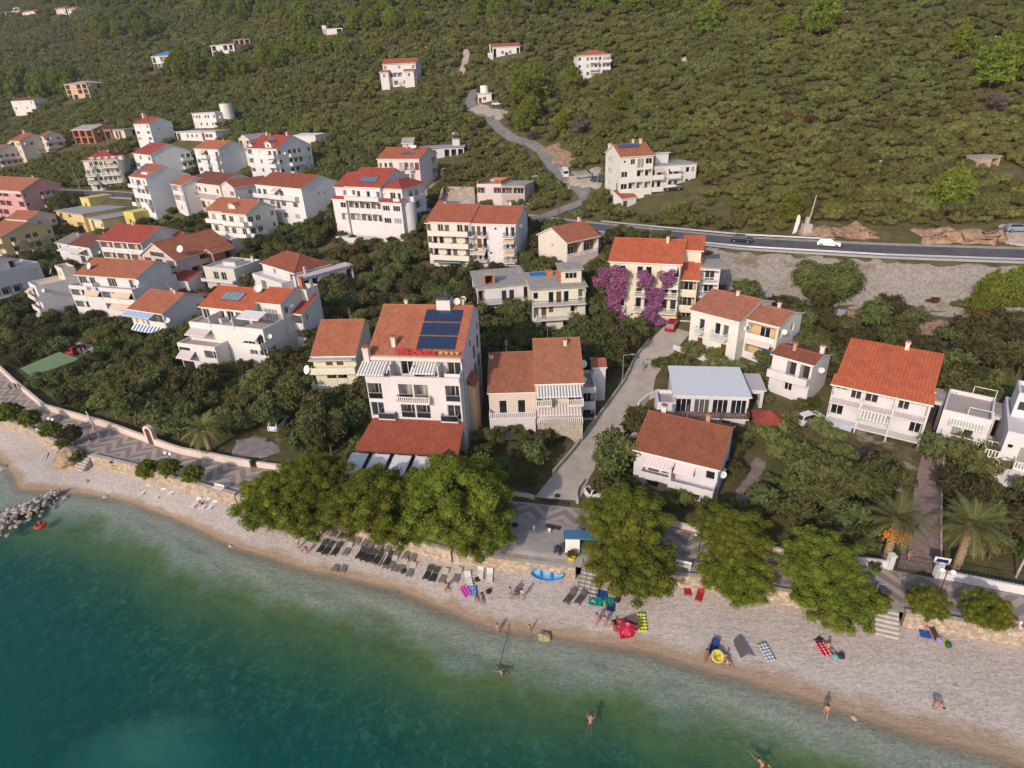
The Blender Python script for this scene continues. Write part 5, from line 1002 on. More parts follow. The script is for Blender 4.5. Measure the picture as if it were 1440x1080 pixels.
def occ_add(x, y, r):
    for i in range(int((x-r)//4), int((x+r)//4)+1):
        for j in range(int((y-r)//4), int((y+r)//4)+1): OCC.setdefault((i, j), []).append((x, y, r))
for o in list(COL.objects):
    if o.type == 'MESH' and o.parent is None and o.name.split('.')[0] in ('village_lane', 'hill_lane', 'upper_hill_lane', 'side_street', 'parking_court', 'gravel_lot', 'dirt_yard', 'garden_path', 'driveway', 'courtyard', 'construction_ground', 'bare_slope', 'beach_terrace', 'earth_verge'):
        rad = {'hill_lane': 1.9, 'upper_hill_lane': 1.2, 'garden_path': .5, 'driveway': .7, 'village_lane': 1.3}.get(o.name.split('.')[0], 1.0)
        for f in o.data.polygons: occ_add(f.center.x, f.center.y, rad)
def in_house(x, y, mg):
    for inv, W, D in FOOT:
        q = inv @ Vector((x, y, 0))
        if -mg < q.x < W+mg and -mg < q.y < D+mg: return True
    return False
def front_of(x, y, k=7.5):
    for inv, W, D in FOOT:
        q = inv @ Vector((x, y, 0))
        if -1 < q.x < W+1 and -k < q.y < 0: return True
    return False
def blocked(x, y, r, mg=1.3):
    for (a, b, c) in OCC.get((int(x//4), int(y//4)), []):
        if (a-x)**2+(b-y)**2 < (c+r)**2: return True
    return in_house(x, y, mg)
def in_view(P, mu=170, mv=140):
    u, v, D = proj(P); return D > 5 and -mu < u < 1440+mu and -mv < v < 1080+mv
rg = random.Random(5)
def tree(name, label, group, crown, trunk, P, sxy, sz, cat='tree', rz=None):
    t = empty(name, P, rg.uniform(0, 6.28) if rz is None else rz, label, cat, group)
    c = link('crown', crown, t); c.scale = (sxy, sxy, sz)
    if trunk: k = link('trunk', trunk, t); k.scale = (sxy, sxy, sz)
    return t
# big shore pines
PINES = [pine_mesh('pine_crown', 11+i, L_PINE) for i in range(5)]
PT = [trunk_mesh(40+i, 1.1, .055, .9, 6) for i in range(2)]
def pine(u, v, hc, r, flat=1.0, label=None, group=None, k=0, name='pine_tree'):
    P = at(u, v, hc); g = ground(P.x, P.y); t = empty(name, (P.x, P.y, g), rg.uniform(0, 6.28), label, 'tree', group)
    c = link('crown', PINES[k % 5], t, (0, 0, hc)); c.scale = (r, r, r*flat); tr = link('trunk', PT[k % 2], t); s = hc*.95; tr.scale = (max(s*.9, r*.6), max(s*.9, r*.6), s)
    occ_add(P.x, P.y, r*.75); return t
for i, (u, v, hc, r, fl, lb) in enumerate([
    (392, 702, 4.6, 4.7, .9, 'dense bright green pine, leftmost of the shore row before the hotel'), (440, 680, 4.6, 4.6, .9, 'broad bright green pine between the leftmost shore pine and the hotel canopies'),
    (440, 722, 3.6, 4.0, .8, 'lower pine leaning over the grey loungers below the left pines'), (522, 706, 4.4, 4.9, .9, 'tall bright green pine right in front of the white canopies'), (596, 690, 4.2, 3.8, .9, 'bright pine touching the corner of the restaurant roof'),
    (560, 735, 3.4, 3.6, .8, 'low spreading pine over the top row of grey loungers'), (645, 702, 5.0, 6.3, .9, 'biggest rounded pine hanging over the beach beside the concrete terrace'), (672, 740, 3.6, 4.2, .8, 'lower rounded pine just left of the concrete terrace'),
    (880, 728, 4.4, 4.2, .9, 'pine with a spreading crown beside the blue roofed kiosk'), (888, 795, 3.4, 4.4, .8, 'wide pine hanging over the beach above the red parasol'), (1030, 750, 4.2, 3.6, .9, 'pine between the two red loungers and the garden path'), (1036, 808, 3.2, 3.5, .85, 'low pine hanging over the beach right of the red loungers'),
    (1155, 790, 4.0, 3.7, .9, 'pine left of the palms with its crown over the promenade'), (1172, 835, 3.0, 3.8, .85, 'wide pine hanging down to the beach left of the stone steps'), (1228, 832, 2.6, 1.6, .8, 'thin pine branch crown reaching over the promenade above the steps')]):
    pine(u, v, hc, r, fl, lb, 'large shore pines', i)
for i, (u, v, r, lb) in enumerate([(12, 583, 2.3, 'leftmost small promenade pine at the photo edge'), (42, 589, 1.9, 'second small pine from the left on the sea wall'), (71, 604, 1.7, 'small pine beside a white bench near the big rock'), (101, 612, 1.6, 'small flat topped pine right behind the shrub on the rock'),
    (206, 655, 1.9, 'small pine right of the white bench and flower pot'), (241, 665, 1.7, 'small pine under the double globe lamp, left one of two'), (272, 670, 1.7, 'small pine under the double globe lamp, right one of two'), (1305, 848, 2.0, 'small round pine beside the stone steps and twin globe lamp'), (1386, 862, 2.3, 'small round pine beside the white bench at the right edge')]):
    pine(u, v, 1.75, r*.84, 1.2, lb, 'small promenade pines', i+1)
# palms
def palm_mesh(seed, r=3.6, n=46):
    g = random.Random(seed); V = []; F = []
    for i in range(n):
        a = i*2.39996+g.uniform(-.15, .15); e0 = -.25+1.65*(i/n)**.8+g.uniform(-.1, .1); L = r*g.uniform(.85, 1.1); up = Vector((0, 0, 1)); h = Vector((cos(a), sin(a), 0)); p = Vector((0, 0, 0)); N = 12; el = e0
        sd = Vector((-sin(a), cos(a), 0))
        for k in range(N):
            d = h*cos(el)+up*sin(el); q = p+d*(L/N); el -= .075+.07*k/N
            lw = L*.17*sin(pi*min(1, (k+1.2)/N))**.6
            nrm = sd.cross(d)
            for s in (-1, 1):
                for j in range(2):
                    b = p.lerp(q, j*.5); t = b+sd*s*lw*.85+d*lw*.75-nrm*lw*.12*(1 if nrm.z > 0 else -1); w2 = d*(L/N*.24); o = len(V); V += [b, b+w2, t+w2*.3, t]; F.append([o, o+1, o+2, o+3])
            o = len(V); V += [p-sd*.035, p+sd*.035, q+sd*.025, q-sd*.025]; F.append([o, o+1, o+2, o+3]); p = q
    return np_mesh('palm_crown', [(np.array([tuple(x) for x in V]), F, 0)], [L_PALM])
def palm(u, v, h, r, lb, fruit=None, lean=(0, 0)):
    P = at(u, v, h); t = empty('palm_tree', (P.x, P.y, ground(P.x, P.y)), 0, lb, 'palm tree', 'date palms'); link('crown', palm_mesh(int(u), r), t, (0, 0, h)); m = MB(); N = 14
    for i in range(N):
        z0, z1 = -.4+(h+.4)*i/N, -.4+(h+.4)*(i+1)/N; m.tube((0, 0, z0), (0, 0, z1), .44-.004*i, .37-.004*i, PBARK, 10, False)
    m.lathe([(.35, h-.9), (.62, h-.35), (.5, h+.1), (.1, h+.3)], PBARK, 10); m.build('trunk', t)
    if fruit:
        f = MB(); OR = plain('orange_dates', (.60, .22, .02), .6)
        for a in fruit:
            g = random.Random(int(a*50)); b = Vector((cos(a)*.9, sin(a)*.9, h-1.1)); f.tube((0, 0, h-.1), b, .04, .03, OR, 5)
            for i in range(26): c = b+Vector((g.gauss(0, .22), g.gauss(0, .22), g.uniform(-.9, .1))); f.tube(c-Vector((0, 0, .1)), c+Vector((0, 0, .1)), .07, .05, OR, 5)
        f.build('date_cluster', t)
    occ_add(P.x, P.y, 1.6)
palm(1262, 733, 5.4, 3.7, 'date palm with hanging orange fruit left of the paved driveway', (4.6, 5.1, 5.6, 3.4)); palm(1366, 742, 5.6, 3.9, 'date palm right of the paved driveway behind the blue house sign'); palm(287, 606, 3.6, 3.5, 'date palm behind the cream garden wall left of the pines')
# broadleaf garden trees and scrub
GARD = [bush_mesh('garden_crown', 60+i, L_GARDEN, 2.2, 3.3, 1.0, 11, 120, .40, .24) for i in range(5)]
GT = [trunk_mesh(70+i, 2.4, .16, 1.5) for i in range(2)]
OLV = [bush_mesh('olive_crown', 80+i, L_OLIVE, 2.1+.15*i, 2.5+.2*(i % 3), .3, 12, 120, .36, .17) for i in range(5)]
OT = [trunk_mesh(90+i, 1.7, .17, 1.3) for i in range(2)]
BRT = [bush_mesh('bright_crown', 100+i, L_BRIGHT, 1.6, 2.0, .1, 8, 120, .34, .2) for i in range(2)]
DRY = [bush_mesh('dry_crown', 110, L_DRY, 2.0, 3.0, .4, 9, 80, .5, .06)]; RUS = [bush_mesh('rusty_crown', 111, L_RUST, 1.6, 2.0, .2, 8, 90, .36, .2)]
HPN = [pine_mesh('hill_pine_crown', 120+i, L_HPINE, 6, 36, .16, .07, 1.25, .7) for i in range(3)]
for u, v, h, r, M_, nm, lb in [(1160, 385, 0, 1, 0, 'shrub', 'huge rounded dark green shrub growing on the grey stone embankment')]:
    P = at(1160, 408); t = empty('shrub', P, 0, lb, 'shrub'); L = bush_lobes(7, 6.3, 6.4, -1.5, 22); V, F = cloud(7, L, 210, .42, .26); c, f = cores(L, .85); link('crown', np_mesh('crown', [(V, F, 0), (c, f, 0)], [L_GARDEN]), t); occ_add(P.x, P.y, 6)
# climbing bougainvillea on the long cream building
def boug(x0, x1, z0, z1, seed, label):
    g = random.Random(seed); L = []; W = BOUG.W
    for i in range(60):
        z = g.uniform(z0, z1); k = (z-z0)/(z1-z0); c = (x0+x1)/2; hw = (x1-x0)/2*(.95+.55*sin(k*7+seed)); r = g.uniform(.35, .8); L.append(((c+g.uniform(-hw, hw), -1.55-g.uniform(0, .5), z), (r, r*.7, r)))
    V, F = cloud(seed, L, 150, .30, .2, up=.1); V2, F2 = cloud(seed+1, L, 75, .3, .2, up=.1); c, f = cores(L, .6); t = empty('bougainvillea', BOUG.root.location, BOUG.rz, label, 'climbing plant', 'climbing bougainvilleas')
    link('flowers', np_mesh('flowers', [(V, F, 0)], [L_BOUG]), t); link('leaves', np_mesh('leaves', [(V2, F2, 0), (c, f, 0)], [L_BOUG2]), t)
    m = MB(); m.tube(((x0+x1)/2, -1.7, -1), ((x0+x1)/2, -1.7, z1*.7), .12, .06, BARK, 6); m.build('stem', t)
W = BOUG.W
boug(-1.2, W*.26, 1.8, 11.2, 3, 'purple bougainvillea climbing the left half of the long cream building'); boug(W*.52, W*.84, .5, 10.8, 8, 'purple bougainvillea climbing the right half of the long cream building')
GC = 'bright green creeper shrubs and hedge clumps'
for u, v, s, lb in [(748, 600, 0, '')]: pass
# special plants at known places
for u, v, kind, s in [(905, 440, 'b', 1.5), (893, 446, 'b', 1.2), (1312, 655, 'g', 1.1), (115, 655, 'g', .6), (105, 628, 'g', .85), (98, 634, 'g', .7), (1350, 655, 'o', 1.3), (1375, 668, 'o', 1.2), (930, 520, 'b', 1.1), (1120, 445, 'b', 1.3), (1340, 652, 'b', .9), (762, 358, 'g', 1.2), (118, 575, 'b', 1.0), (105, 565, 'b', .9), (88, 560, 'b', .9), (130, 580, 'b', .8), (480, 318, 'b', .9), (510, 318, 'b', .8), (690, 432, 'b', 1.0), (712, 432, 'b', 1.0), (730, 430, 'b', .9)]:
    P = at(u, v); cr = {'b': BRT, 'g': GARD, 'o': OLV}[kind]; nm, lb, gp = {'b': ('shrub', 'bright green leafy shrub beside a house or garden wall', GC), 'g': ('garden_tree', 'dark green broadleaf garden tree among the houses', 'dark garden trees among the houses'), 'o': ('olive_tree', 'grey-green olive tree on the slope or in the groves', 'olive trees on the slope')}[kind]
    tree(nm, lb, gp, rg.choice(cr), rg.choice(GT) if kind != 'b' else None, P, s, s, 'tree' if kind != 'b' else 'shrub'); occ_add(P.x, P.y, 1.2*s)
# hillside pine groups (photo point, spread, number, size)
for u, v, ru, rv, n_, s in [(745, 148, 17, 26, 13, 15), (738, 182, 12, 10, 8, 13), (812, 128, 10, 6, 3, 11), (875, 150, 6, 4, 2, 9), (790, 185, 12, 10, 3, 8), (295, 108, 62, 12, 46, 9), (60, 132, 44, 12, 20, 8), (385, 94, 24, 8, 12, 8), (450, 78, 55, 6, 14, 7), (540, 42, 55, 14, 24, 8), (425, 42, 24, 16, 16, 8), (850, 12, 110, 14, 26, 9), (680, 20, 30, 12, 8, 9), (700, 8, 16, 7, 6, 9), (1108, 56, 6, 3, 1, 12), (1150, 52, 8, 3, 2, 15), (1345, 84, 5, 3, 1, 14), (1385, 128, 20, 8, 4, 17), (1432, 108, 8, 20, 4, 20), (1330, 298, 8, 6, 2, 26), (1112, 312, 6, 4, 1, 15), (1140, 316, 12, 4, 2, 16), (985, 50, 12, 8, 2, 12), (180, 50, 70, 22, 24, 7), (330, 18, 60, 14, 16, 7), (130, 12, 90, 6, 18, 6), (1408, 430, 30, 22, 9, 14), (1300, 452, 24, 5, 3, 11), (1090, 10, 60, 8, 5, 10), (560, 8, 90, 8, 14, 8)]:
    for i in range(n_):
        P = at(u+rg.gauss(0, .5)*ru, v+rg.gauss(0, .5)*rv)
        if blocked(P.x, P.y, .5, 2.5) or front_of(P.x, P.y, 30): continue
        sc_ = min(3.1 if v > 250 else 4.6, s*(P-cam.location).length/FPX)*rg.uniform(.7, 1.15); t = empty('pine_tree', P, rg.uniform(0, 6), 'yellow-green hillside pine standing above the olive scrub', 'tree', 'pines scattered over the hillside'); c = link('crown', rg.choice(HPN), t, (0, 0, sc_*1.2)); c.scale = (sc_, sc_, sc_*1.05)
        tr = link('trunk', PT[i % 2], t); tr.scale = (sc_*1.3, sc_*1.3, sc_*1.2); occ_add(P.x, P.y, sc_*.6)
for i, (u, v, s, lb) in enumerate([(815, 192, 1.6, 'bare grey-purple tree beside the hill lane, near the pines'), (750, 199, 1.1, 'small bare grey tree on the bend of the hill lane'), (1396, 158, 1.5, 'bare purple-grey tree on the right slope near bright pines')]):
    P = at(u, v); tree('bare_tree', lb, None, DRY[0], OT[0], P, s, s); occ_add(P.x, P.y, 2*s)
for u, v in [(330, 145), (408, 145), (505, 120), (1105, 170), (1135, 175), (1395, 445), (1375, 452), (250, 70)]:
    P = at(u, v); tree('shrub', 'rusty brown shrub among green bushes on the slope', 'rusty shrubs on the slope', RUS[0], None, P, 1, 1, 'shrub'); occ_add(P.x, P.y, 1.5)
for i in range(54):
    t_ = rg.uniform(-8, 84); s_ = lerp_tab(t_, *SR)-rg.choice((rg.uniform(14, 19), rg.uniform(14, 19), rg.uniform(5.5, 16))); x, y = xy(s_, t_); q = rg.uniform(.28, .6)
    if not blocked(x, y, .3): tree('dry_shrub', 'low dry shrub rooted on the stone embankment below the coast road', 'dry shrubs on the embankment', rg.choice(RUS+OLV[:2]), None, Vector((x, y, ground(x, y)-.15)), q*1.3, q, 'shrub')
# gardens and scrub between shore and road: jittered rows
def scatter(s0, s1, t0, t1, dx, prob=1.0):
    s = s0
    while s < s1:
        t = t0
        while t < t1:
            yield s+rg.uniform(-.45, .45)*dx, t+rg.uniform(-.45, .45)*dx
            t += dx
        s += dx
for u_, v_, r_ in ((32, 523, 3), (50, 515, 3.5), (70, 508, 3.5), (92, 500, 3.5), (40, 535, 2.5), (65, 528, 2.5), (88, 520, 2.5), (110, 508, 2.5), (105, 498, 3)):
    P = at(u_, v_, 1.5); occ_add(P.x, P.y, r_)
n_g = n_o = 0; HILL = []; GC_ = []
for s, t in scatter(54, 175, -300, 120, 3.15):
    si = lerp_tab(t, *SIN); sr = lerp_tab(t, *SR)
    if s < si+1.6 or s > sr-5.5: continue
    if -10 < t < 85 and sr-18.5 < s: continue
    x, y = xy(s, t); P = Vector((x, y, ground(x, y)))
    if not in_view(P, 420, 120): continue
    nz = mn.noise(Vector((x*.05, y*.05, 1)))
    open_ = 91 < s < 124 and -90 < t < -55          # the weedy lot in the middle of the village
    if open_ and rg.random() < .2: continue
    if s > 100 and t < -80 and rg.random() < .25: continue
    r = 1.7; sc_ = rg.uniform(.74, 1.16)
    if front_of(x, y): sc_ *= .72
    if blocked(x, y, r*sc_*.55, .9+.55*sc_):
        sc_ *= .55
        if blocked(x, y, .5, .9): continue
    vis = in_view(P, 5, 5)
    if (nz > .12 or open_) and n_o < 150 and vis: HILL.append((0, P, sc_*(rg.uniform(.4, .85) if open_ else 1), True)); n_o += 1
    elif vis and rg.random() < .09: tree('shrub', 'bright green leafy shrub beside a house or garden wall', GC, rg.choice(BRT), None, P, sc_*1.25, sc_*1.3, 'shrub')
    else: GC_.append((P, sc_))
GC_.sort(key=lambda h: (not in_view(h[0], 5, 5), (h[0]-cam.location).length))
for i, (P, sc_) in enumerate(GC_):
    if i < 270: tree('garden_tree', 'dark green broadleaf garden tree among the houses', 'dark garden trees among the houses', rg.choice(GARD), rg.choice(GT), P, sc_*rg.uniform(1.05, 1.2), sc_*rg.uniform(.95, 1.35)); n_g += 1
    else: HILL.append((1, P, sc_, False))
# the olive slope
s = 134.0; dx = 2.15
while s < 1000:
    span_a, span_b = -1.75*s-60, .75*s+60; t = span_a
    while t < span_b:
        ss = s+rg.uniform(-.5, .5)*dx; tt = t+rg.uniform(-.5, .5)*dx; t += dx
        sr = lerp_tab(tt, *SR)
        if ss < sr+6.2 or (ss < sr+11 and 12 < tt < 60): continue
        x, y = xy(ss, tt); z = ground(x, y); P = Vector((x, y, z))
        if not in_view(P, 300, 60): continue
        nz = mn.noise(Vector((x*.03, y*.03, 5)))+.5*mn.noise(Vector((x*.11, y*.11, 2)))
        if nz < -.5 and rg.random() < .5: continue
        sc_ = rg.uniform(.36, .74)*(dx/2.2)**.85*(1.3 if ss < sr+22 and rg.random() < .4 else 1)*(1.35 if rg.random() < .08 else 1)
        if blocked(x, y, .9*sc_, 1.2) or (ss > sr+8 and front_of(x, y, 11)): continue
        HILL.append((0, P, sc_, False))
    dx = min(4.4, dx*1.007); s += dx*.92
HILL.sort(key=lambda h: (not h[3], not in_view(h[1], 5, 5), (h[1]-cam.location).length))
n_i = 0; PTS = []
for k, P, sc_, own in HILL:
    if n_i < 296 and k == 0:
        tree('olive_tree', 'grey-green olive tree on the slope or in the groves', 'olive trees on the slope', rg.choice(OLV), rg.choice(OT), P, sc_, sc_*rg.uniform(.75, 1.2)); n_i += 1
    else: PTS.append((k, P, sc_))
print('bushes', len(PTS), n_g, n_o, n_i)
def stuff_field(name, label, cat, pts, crowns):
    me = bpy.data.meshes.new(name); me.from_pydata([tuple(p) for p, s in pts], [], [])
    a = me.attributes.new('sc', 'FLOAT', 'POINT'); a.data.foreach_set('value', [s for p, s in pts])
    a = me.attributes.new('rz', 'FLOAT', 'POINT'); a.data.foreach_set('value', [rg.uniform(0, 6.28) for p in pts])
    a = me.attributes.new('pick', 'INT', 'POINT'); a.data.foreach_set('value', [rg.randrange(5) for p in pts])
    og = link(name, me); tag(og, label, cat, None, 'stuff')
    ng = bpy.data.node_groups.new(name, 'GeometryNodeTree'); ng.interface.new_socket('Geometry', in_out='INPUT', socket_type='NodeSocketGeometry'); ng.interface.new_socket('Geometry', in_out='OUTPUT', socket_type='NodeSocketGeometry')
    N_ = ng.nodes.new; gi = N_('NodeGroupInput'); go = N_('NodeGroupOutput'); iop = N_('GeometryNodeInstanceOnPoints'); jn = N_('GeometryNodeJoinGeometry'); Lk = ng.links.new
    src = {}
    for o in COL.objects:
        if o.name.startswith('crown') and o.data in crowns and o.data not in src: src[o.data] = o
    for d, o in src.items():
        oi = N_('GeometryNodeObjectInfo'); oi.inputs['Object'].default_value = o; oi.inputs['As Instance'].default_value = True; oi.transform_space = 'ORIGINAL'; Lk(oi.outputs['Geometry'], jn.inputs[0])
    def attr(nm, ty):
        q = N_('GeometryNodeInputNamedAttribute'); q.data_type = ty; q.inputs['Name'].default_value = nm; return q.outputs['Attribute']
    cx = N_('ShaderNodeCombineXYZ'); Lk(attr('rz', 'FLOAT'), cx.inputs[2]); sx = N_('ShaderNodeCombineXYZ'); sa = attr('sc', 'FLOAT')
    for i in range(3): Lk(sa, sx.inputs[i])
    Lk(gi.outputs[0], iop.inputs['Points']); Lk(jn.outputs[0], iop.inputs['Instance']); iop.inputs['Pick Instance'].default_value = True; Lk(attr('pick', 'INT'), iop.inputs['Instance Index']); Lk(cx.outputs[0], iop.inputs['Rotation']); Lk(sx.outputs[0], iop.inputs['Scale']); Lk(iop.outputs[0], go.inputs[0])
    og.modifiers.new('scrub', 'NODES').node_group = ng
stuff_field('olive_grove', 'grey-green olive and maquis scrub covering the whole far hillside', 'olive grove', [(p, s) for k, p, s in PTS if k == 0], OLV)
stuff_field('garden_shrubbery', 'dark green shrubbery filling the gaps between the garden trees', 'shrubbery', [(p-Vector((0, 0, .5)), s) for k, p, s in PTS if k == 1], GARD)
# ---------- walls, furniture, vehicles ----------
STW = plain('sea_wall_stone', (.44, .35, .27), .95, .1, .3, 0, 2.6)
sw_ = NT('rubble_stone', .95, .15); v = sw_.coord(); cv = sw_.vor(v, 2.4, 'F1', 'Color')
c = sw_.mix(sw_.sep(cv)[0], (.30, .23, .17), (.52, .42, .33)); c = sw_.mix(sw_.ramp(sw_.vor(v, 2.4, 'DISTANCE_TO_EDGE'), (0.0, 1.0), (.06, 0.0)), c, (.2, .155, .12)); sw_.col(c); sw_.bump(sw_.vor(v, 2.4), .7, .1); STW = sw_.m
def wall_path(name, pts, z0f, z1f, th, mat, label, cap=None, cat='wall', kind=None):
    m = MB(); n_ = len(pts); L = []; Q = []
    for i, p in enumerate(pts):
        d = pts[min(i+1, n_-1)]-pts[max(i-1, 0)]; d.z = 0; d.normalize(); q = Vector((-d.y, d.x, 0))*(th/2); L.append(p+q); Q.append(p-q)
    for i in range(n_-1):
        a, b, c_, d_ = L[i], L[i+1], Q[i+1], Q[i]; za, zb, ta, tb = z0f(pts[i]), z0f(pts[i+1]), z1f(pts[i]), z1f(pts[i+1])
        P = lambda q, z: (q.x, q.y, z)
        m.face([P(a, za), P(a, ta), P(b, tb), P(b, zb)], mat); m.face([P(d_, za), P(c_, zb), P(c_, tb), P(d_, ta)], mat); m.face([P(a, ta), P(d_, ta), P(c_, tb), P(b, tb)], cap or mat)
        if i == 0: m.face([P(a, za), P(d_, za), P(d_, ta), P(a, ta)], mat)
        if i == n_-2: m.face([P(b, zb), P(b, tb), P(c_, tb), P(c_, zb)], mat)
    o = m.build(name); return tag(o, label, cat)
def tpath(fn, t0, t1, off=0.0, n_=None):
    n_ = n_ or max(2, int(abs(t1-t0)/1.5)); return [Vector((*xy(lerp_tab(t0+(t1-t0)*i/n_, *fn)+off, t0+(t1-t0)*i/n_), 0)) for i in range(n_+1)]
for a_, b_, lb, ht in [(-172, -96.5, 'pale stone sea wall under the four small pines at the left', 3.35), (-87.5, -59, 'curved pale stone sea wall below the white benches and loungers', 3.4), (-58.8, -27, 'pale stone sea wall behind the rows of grey loungers', 3.2), (-26.8, -13.0, 'low cream stone wall holding up the concrete beach terrace', 3.06), (-9.5, 15.6, 'pale stone sea wall under the right pines', 3.3), (18.6, 60, 'pale stone sea wall right of the beach steps', 3.35)]:
    wall_path('sea_wall', tpath(SWALL, a_, b_, -.05), lambda p: .4, lambda p: ht+.06*mn.noise(p*.9), .55, STW, lb, plain('coping', (.47, .40, .33), .95, .1, .2))
CW = plaster((.66, .55, .44))
wall_path('garden_wall', tpath(SIN, -172, -82.5, .2), lambda p: 2.8, lambda p: 4.1+.05*mn.noise(p), .4, CW, 'cream garden wall behind the promenade left of the arched gate')
wall_path('garden_wall', tpath(SIN, -80.6, -62, .2), lambda p: 2.8, lambda p: 4.1+.05*mn.noise(p), .4, CW, 'cream garden wall behind the promenade right of the arched gate')
wall_path('garden_wall', tpath(SIN, -61, -27, .3), lambda p: 2.8, lambda p: 3.9, .35, CW, 'garden wall hidden behind the left shore pines')
wall_path('garden_wall', tpath(SIN, -10, 8, .3), lambda p: 2.8, lambda p: 3.7, .35, CW, 'low garden wall behind the pine beside the blue kiosk')
WW = plaster((.72, .66, .60))
wall_path('garden_wall', tpath(SIN, 10.5, 17.9, .3), lambda p: 2.8, lambda p: 4.0, .4, WW, 'white garden wall with iron fence left of the driveway gate'); wall_path('garden_wall', tpath(SIN, 22.6, 31, .3), lambda p: 2.8, lambda p: 4.0, .4, WW, 'white garden wall with iron fence right of the driveway gate'); wall_path('garden_wall', tpath(SIN, 31.5, 60, .5), lambda p: 2.8, lambda p: 3.6, .4, STW, 'rough stone garden wall at the right edge of the promenade')
def fence(t0, t1, off, zb, h, label, name='iron_fence', step=.28):
    P = tpath(SIN, t0, t1, off); t = empty(name, (P[0].x, P[0].y, zb), 0, label, 'gate' if 'gate' in name else 'fence'); m = MB(); o = P[0]
    for a, b in zip(P, P[1:]):
        for z in (.1, h-.08):
            m.tube((a.x-o.x, a.y-o.y, z), (b.x-o.x, b.y-o.y, z), .035, .035, DMETAL, 4)
        k = int((b-a).length/step)
        for i in range(k): q = a.lerp(b, i/k); m.box((q.x-o.x-.016, q.y-o.y-.016, 0), (q.x-o.x+.016, q.y-o.y+.016, h), DMETAL)
    m.build('bars', t); return t
fence(10.6, 17.7, .3, 4.0, .8, 'black iron fence on the white wall left of the driveway gate'); fence(22.8, 30.8, .3, 4.0, .8, 'black iron fence on the white wall right of the driveway gate'); fence(18.5, 22.1, .3, 3.05, 1.5, 'black iron double gate closing the paved driveway', 'iron_gate')
for t_, lb in ((18.1, 'white square gate pillar left of the driveway gate'), (22.4, 'white gate pillar right of the driveway gate, carrying the house sign')):
    x, y = xy(lerp_tab(t_, *SIN)+.3, t_); k = MB(); k.box((-.28, -.28, -.2), (.28, .28, 1.75), WW); k.box((-.34, -.34, 1.75), (.34, .34, 1.85), TRIM); o = k.build('gate_pillar', None, loc=(x, y, 3.0)); tag(o, lb, 'pillar')
x, y = xy(lerp_tab(22.4, *SIN)+.2, 22.4); t = empty('house_sign', (x, y, 4.9), -.35, 'white and dark blue house sign on top of a gate pillar', 'sign'); k = MB(); k.box((-.7, -.03, 0), (.7, .03, .75), TRIM); k.build('sign_board', t); k = MB(); k.box((-.5, -.05, .17), (.5, -.035, .58), plain('navy', (.01, .02, .10), .4)); k.build('sign_panel', t)
k = MB()                                                     # arched stone gate
for sx_ in (-1, 1): k.box((sx_*.75-.2, -.3, -.2), (sx_*.75+.2, .3, 2.3), CW)
for i in range(10):
    a0, a1 = pi*i/10, pi*(i+1)/10; k.prism([(.55*cos(a0), 2.3+.55*sin(a0)), (.95*cos(a0), 2.3+.95*sin(a0)), (.95*cos(a1), 2.3+.95*sin(a1)), (.55*cos(a1), 2.3+.55*sin(a1))], -.3, .3, CW)
x, y = xy(lerp_tab(-81.5, *SIN)+.2, -81.5); o = k.build('stone_gate', None, loc=(x, y, 3), rz=-.42); tag(o, 'arched cream stone gateway with a dark opening in the garden wall', 'gate')
k = MB(); k.box((-.54, -.05, -.1), (.54, .05, 2.3), BROWN); k.build('gate_door', o)
# lane walls
def px_wall(px, h, th, mat, lb, sub=4, name='garden_wall', base=0.0):
    P = [at(*p) for p in px]; D = [P[i].lerp(P[i+1], j/sub) for i in range(len(P)-1) for j in range(sub)]+[P[-1]]
    return wall_path(name, D, lambda p: ground(p.x, p.y)-.5, lambda p: ground(p.x, p.y)+h, th, mat, lb)
px_wall(lane_L[1:8], .75, .28, CONC, 'low grey concrete wall along the left side of the lane'); px_wall([(752, 702), (742, 699), (725, 696), (705, 694)], .5, .35, KERB, 'low curved wall at the bottom left corner of the lane'); px_wall([(812, 708), (810, 700), (812, 690), (820, 680)], .6, .35, KERB, 'low curved kerb wall at the bottom right corner of the lane'); px_wall([(893, 592), (898, 574), (912, 562), (926, 556)], 1.1, .3, plaster(WHITE), 'curved white wall beside the lane in front of the pale metal roof')
px_wall([(619, 292), (624, 273), (668, 274)], 2.2, .6, STW, 'rough stone retaining wall around the grey parking court', name='stone_wall'); px_wall([(1222, 655), (1245, 675), (1265, 692)], .8, .25, plaster(WHITE), 'thin white wall between parked cars and the driveway'); px_wall([(1322, 800), (1322, 740), (1323, 690), (1326, 645)], .5, .2, KERB, 'low pale wall along the right side of the driveway')
px_wall([(540, 340), (575, 336), (598, 338)], 1.2, .3, plaster(OFFW), 'short white wall in the scrub below the stepped white hotel'); px_wall([(590, 71), (615, 70), (630, 71)], 1.5, .5, STW, 'long dry stone wall left of the upper hill lane', name='stone_wall'); px_wall([(726, 318), (738, 322), (745, 330), (742, 342)], 1.3, .3, plaster(OFFW), 'curved pale wall around the small lawn by the twin building')
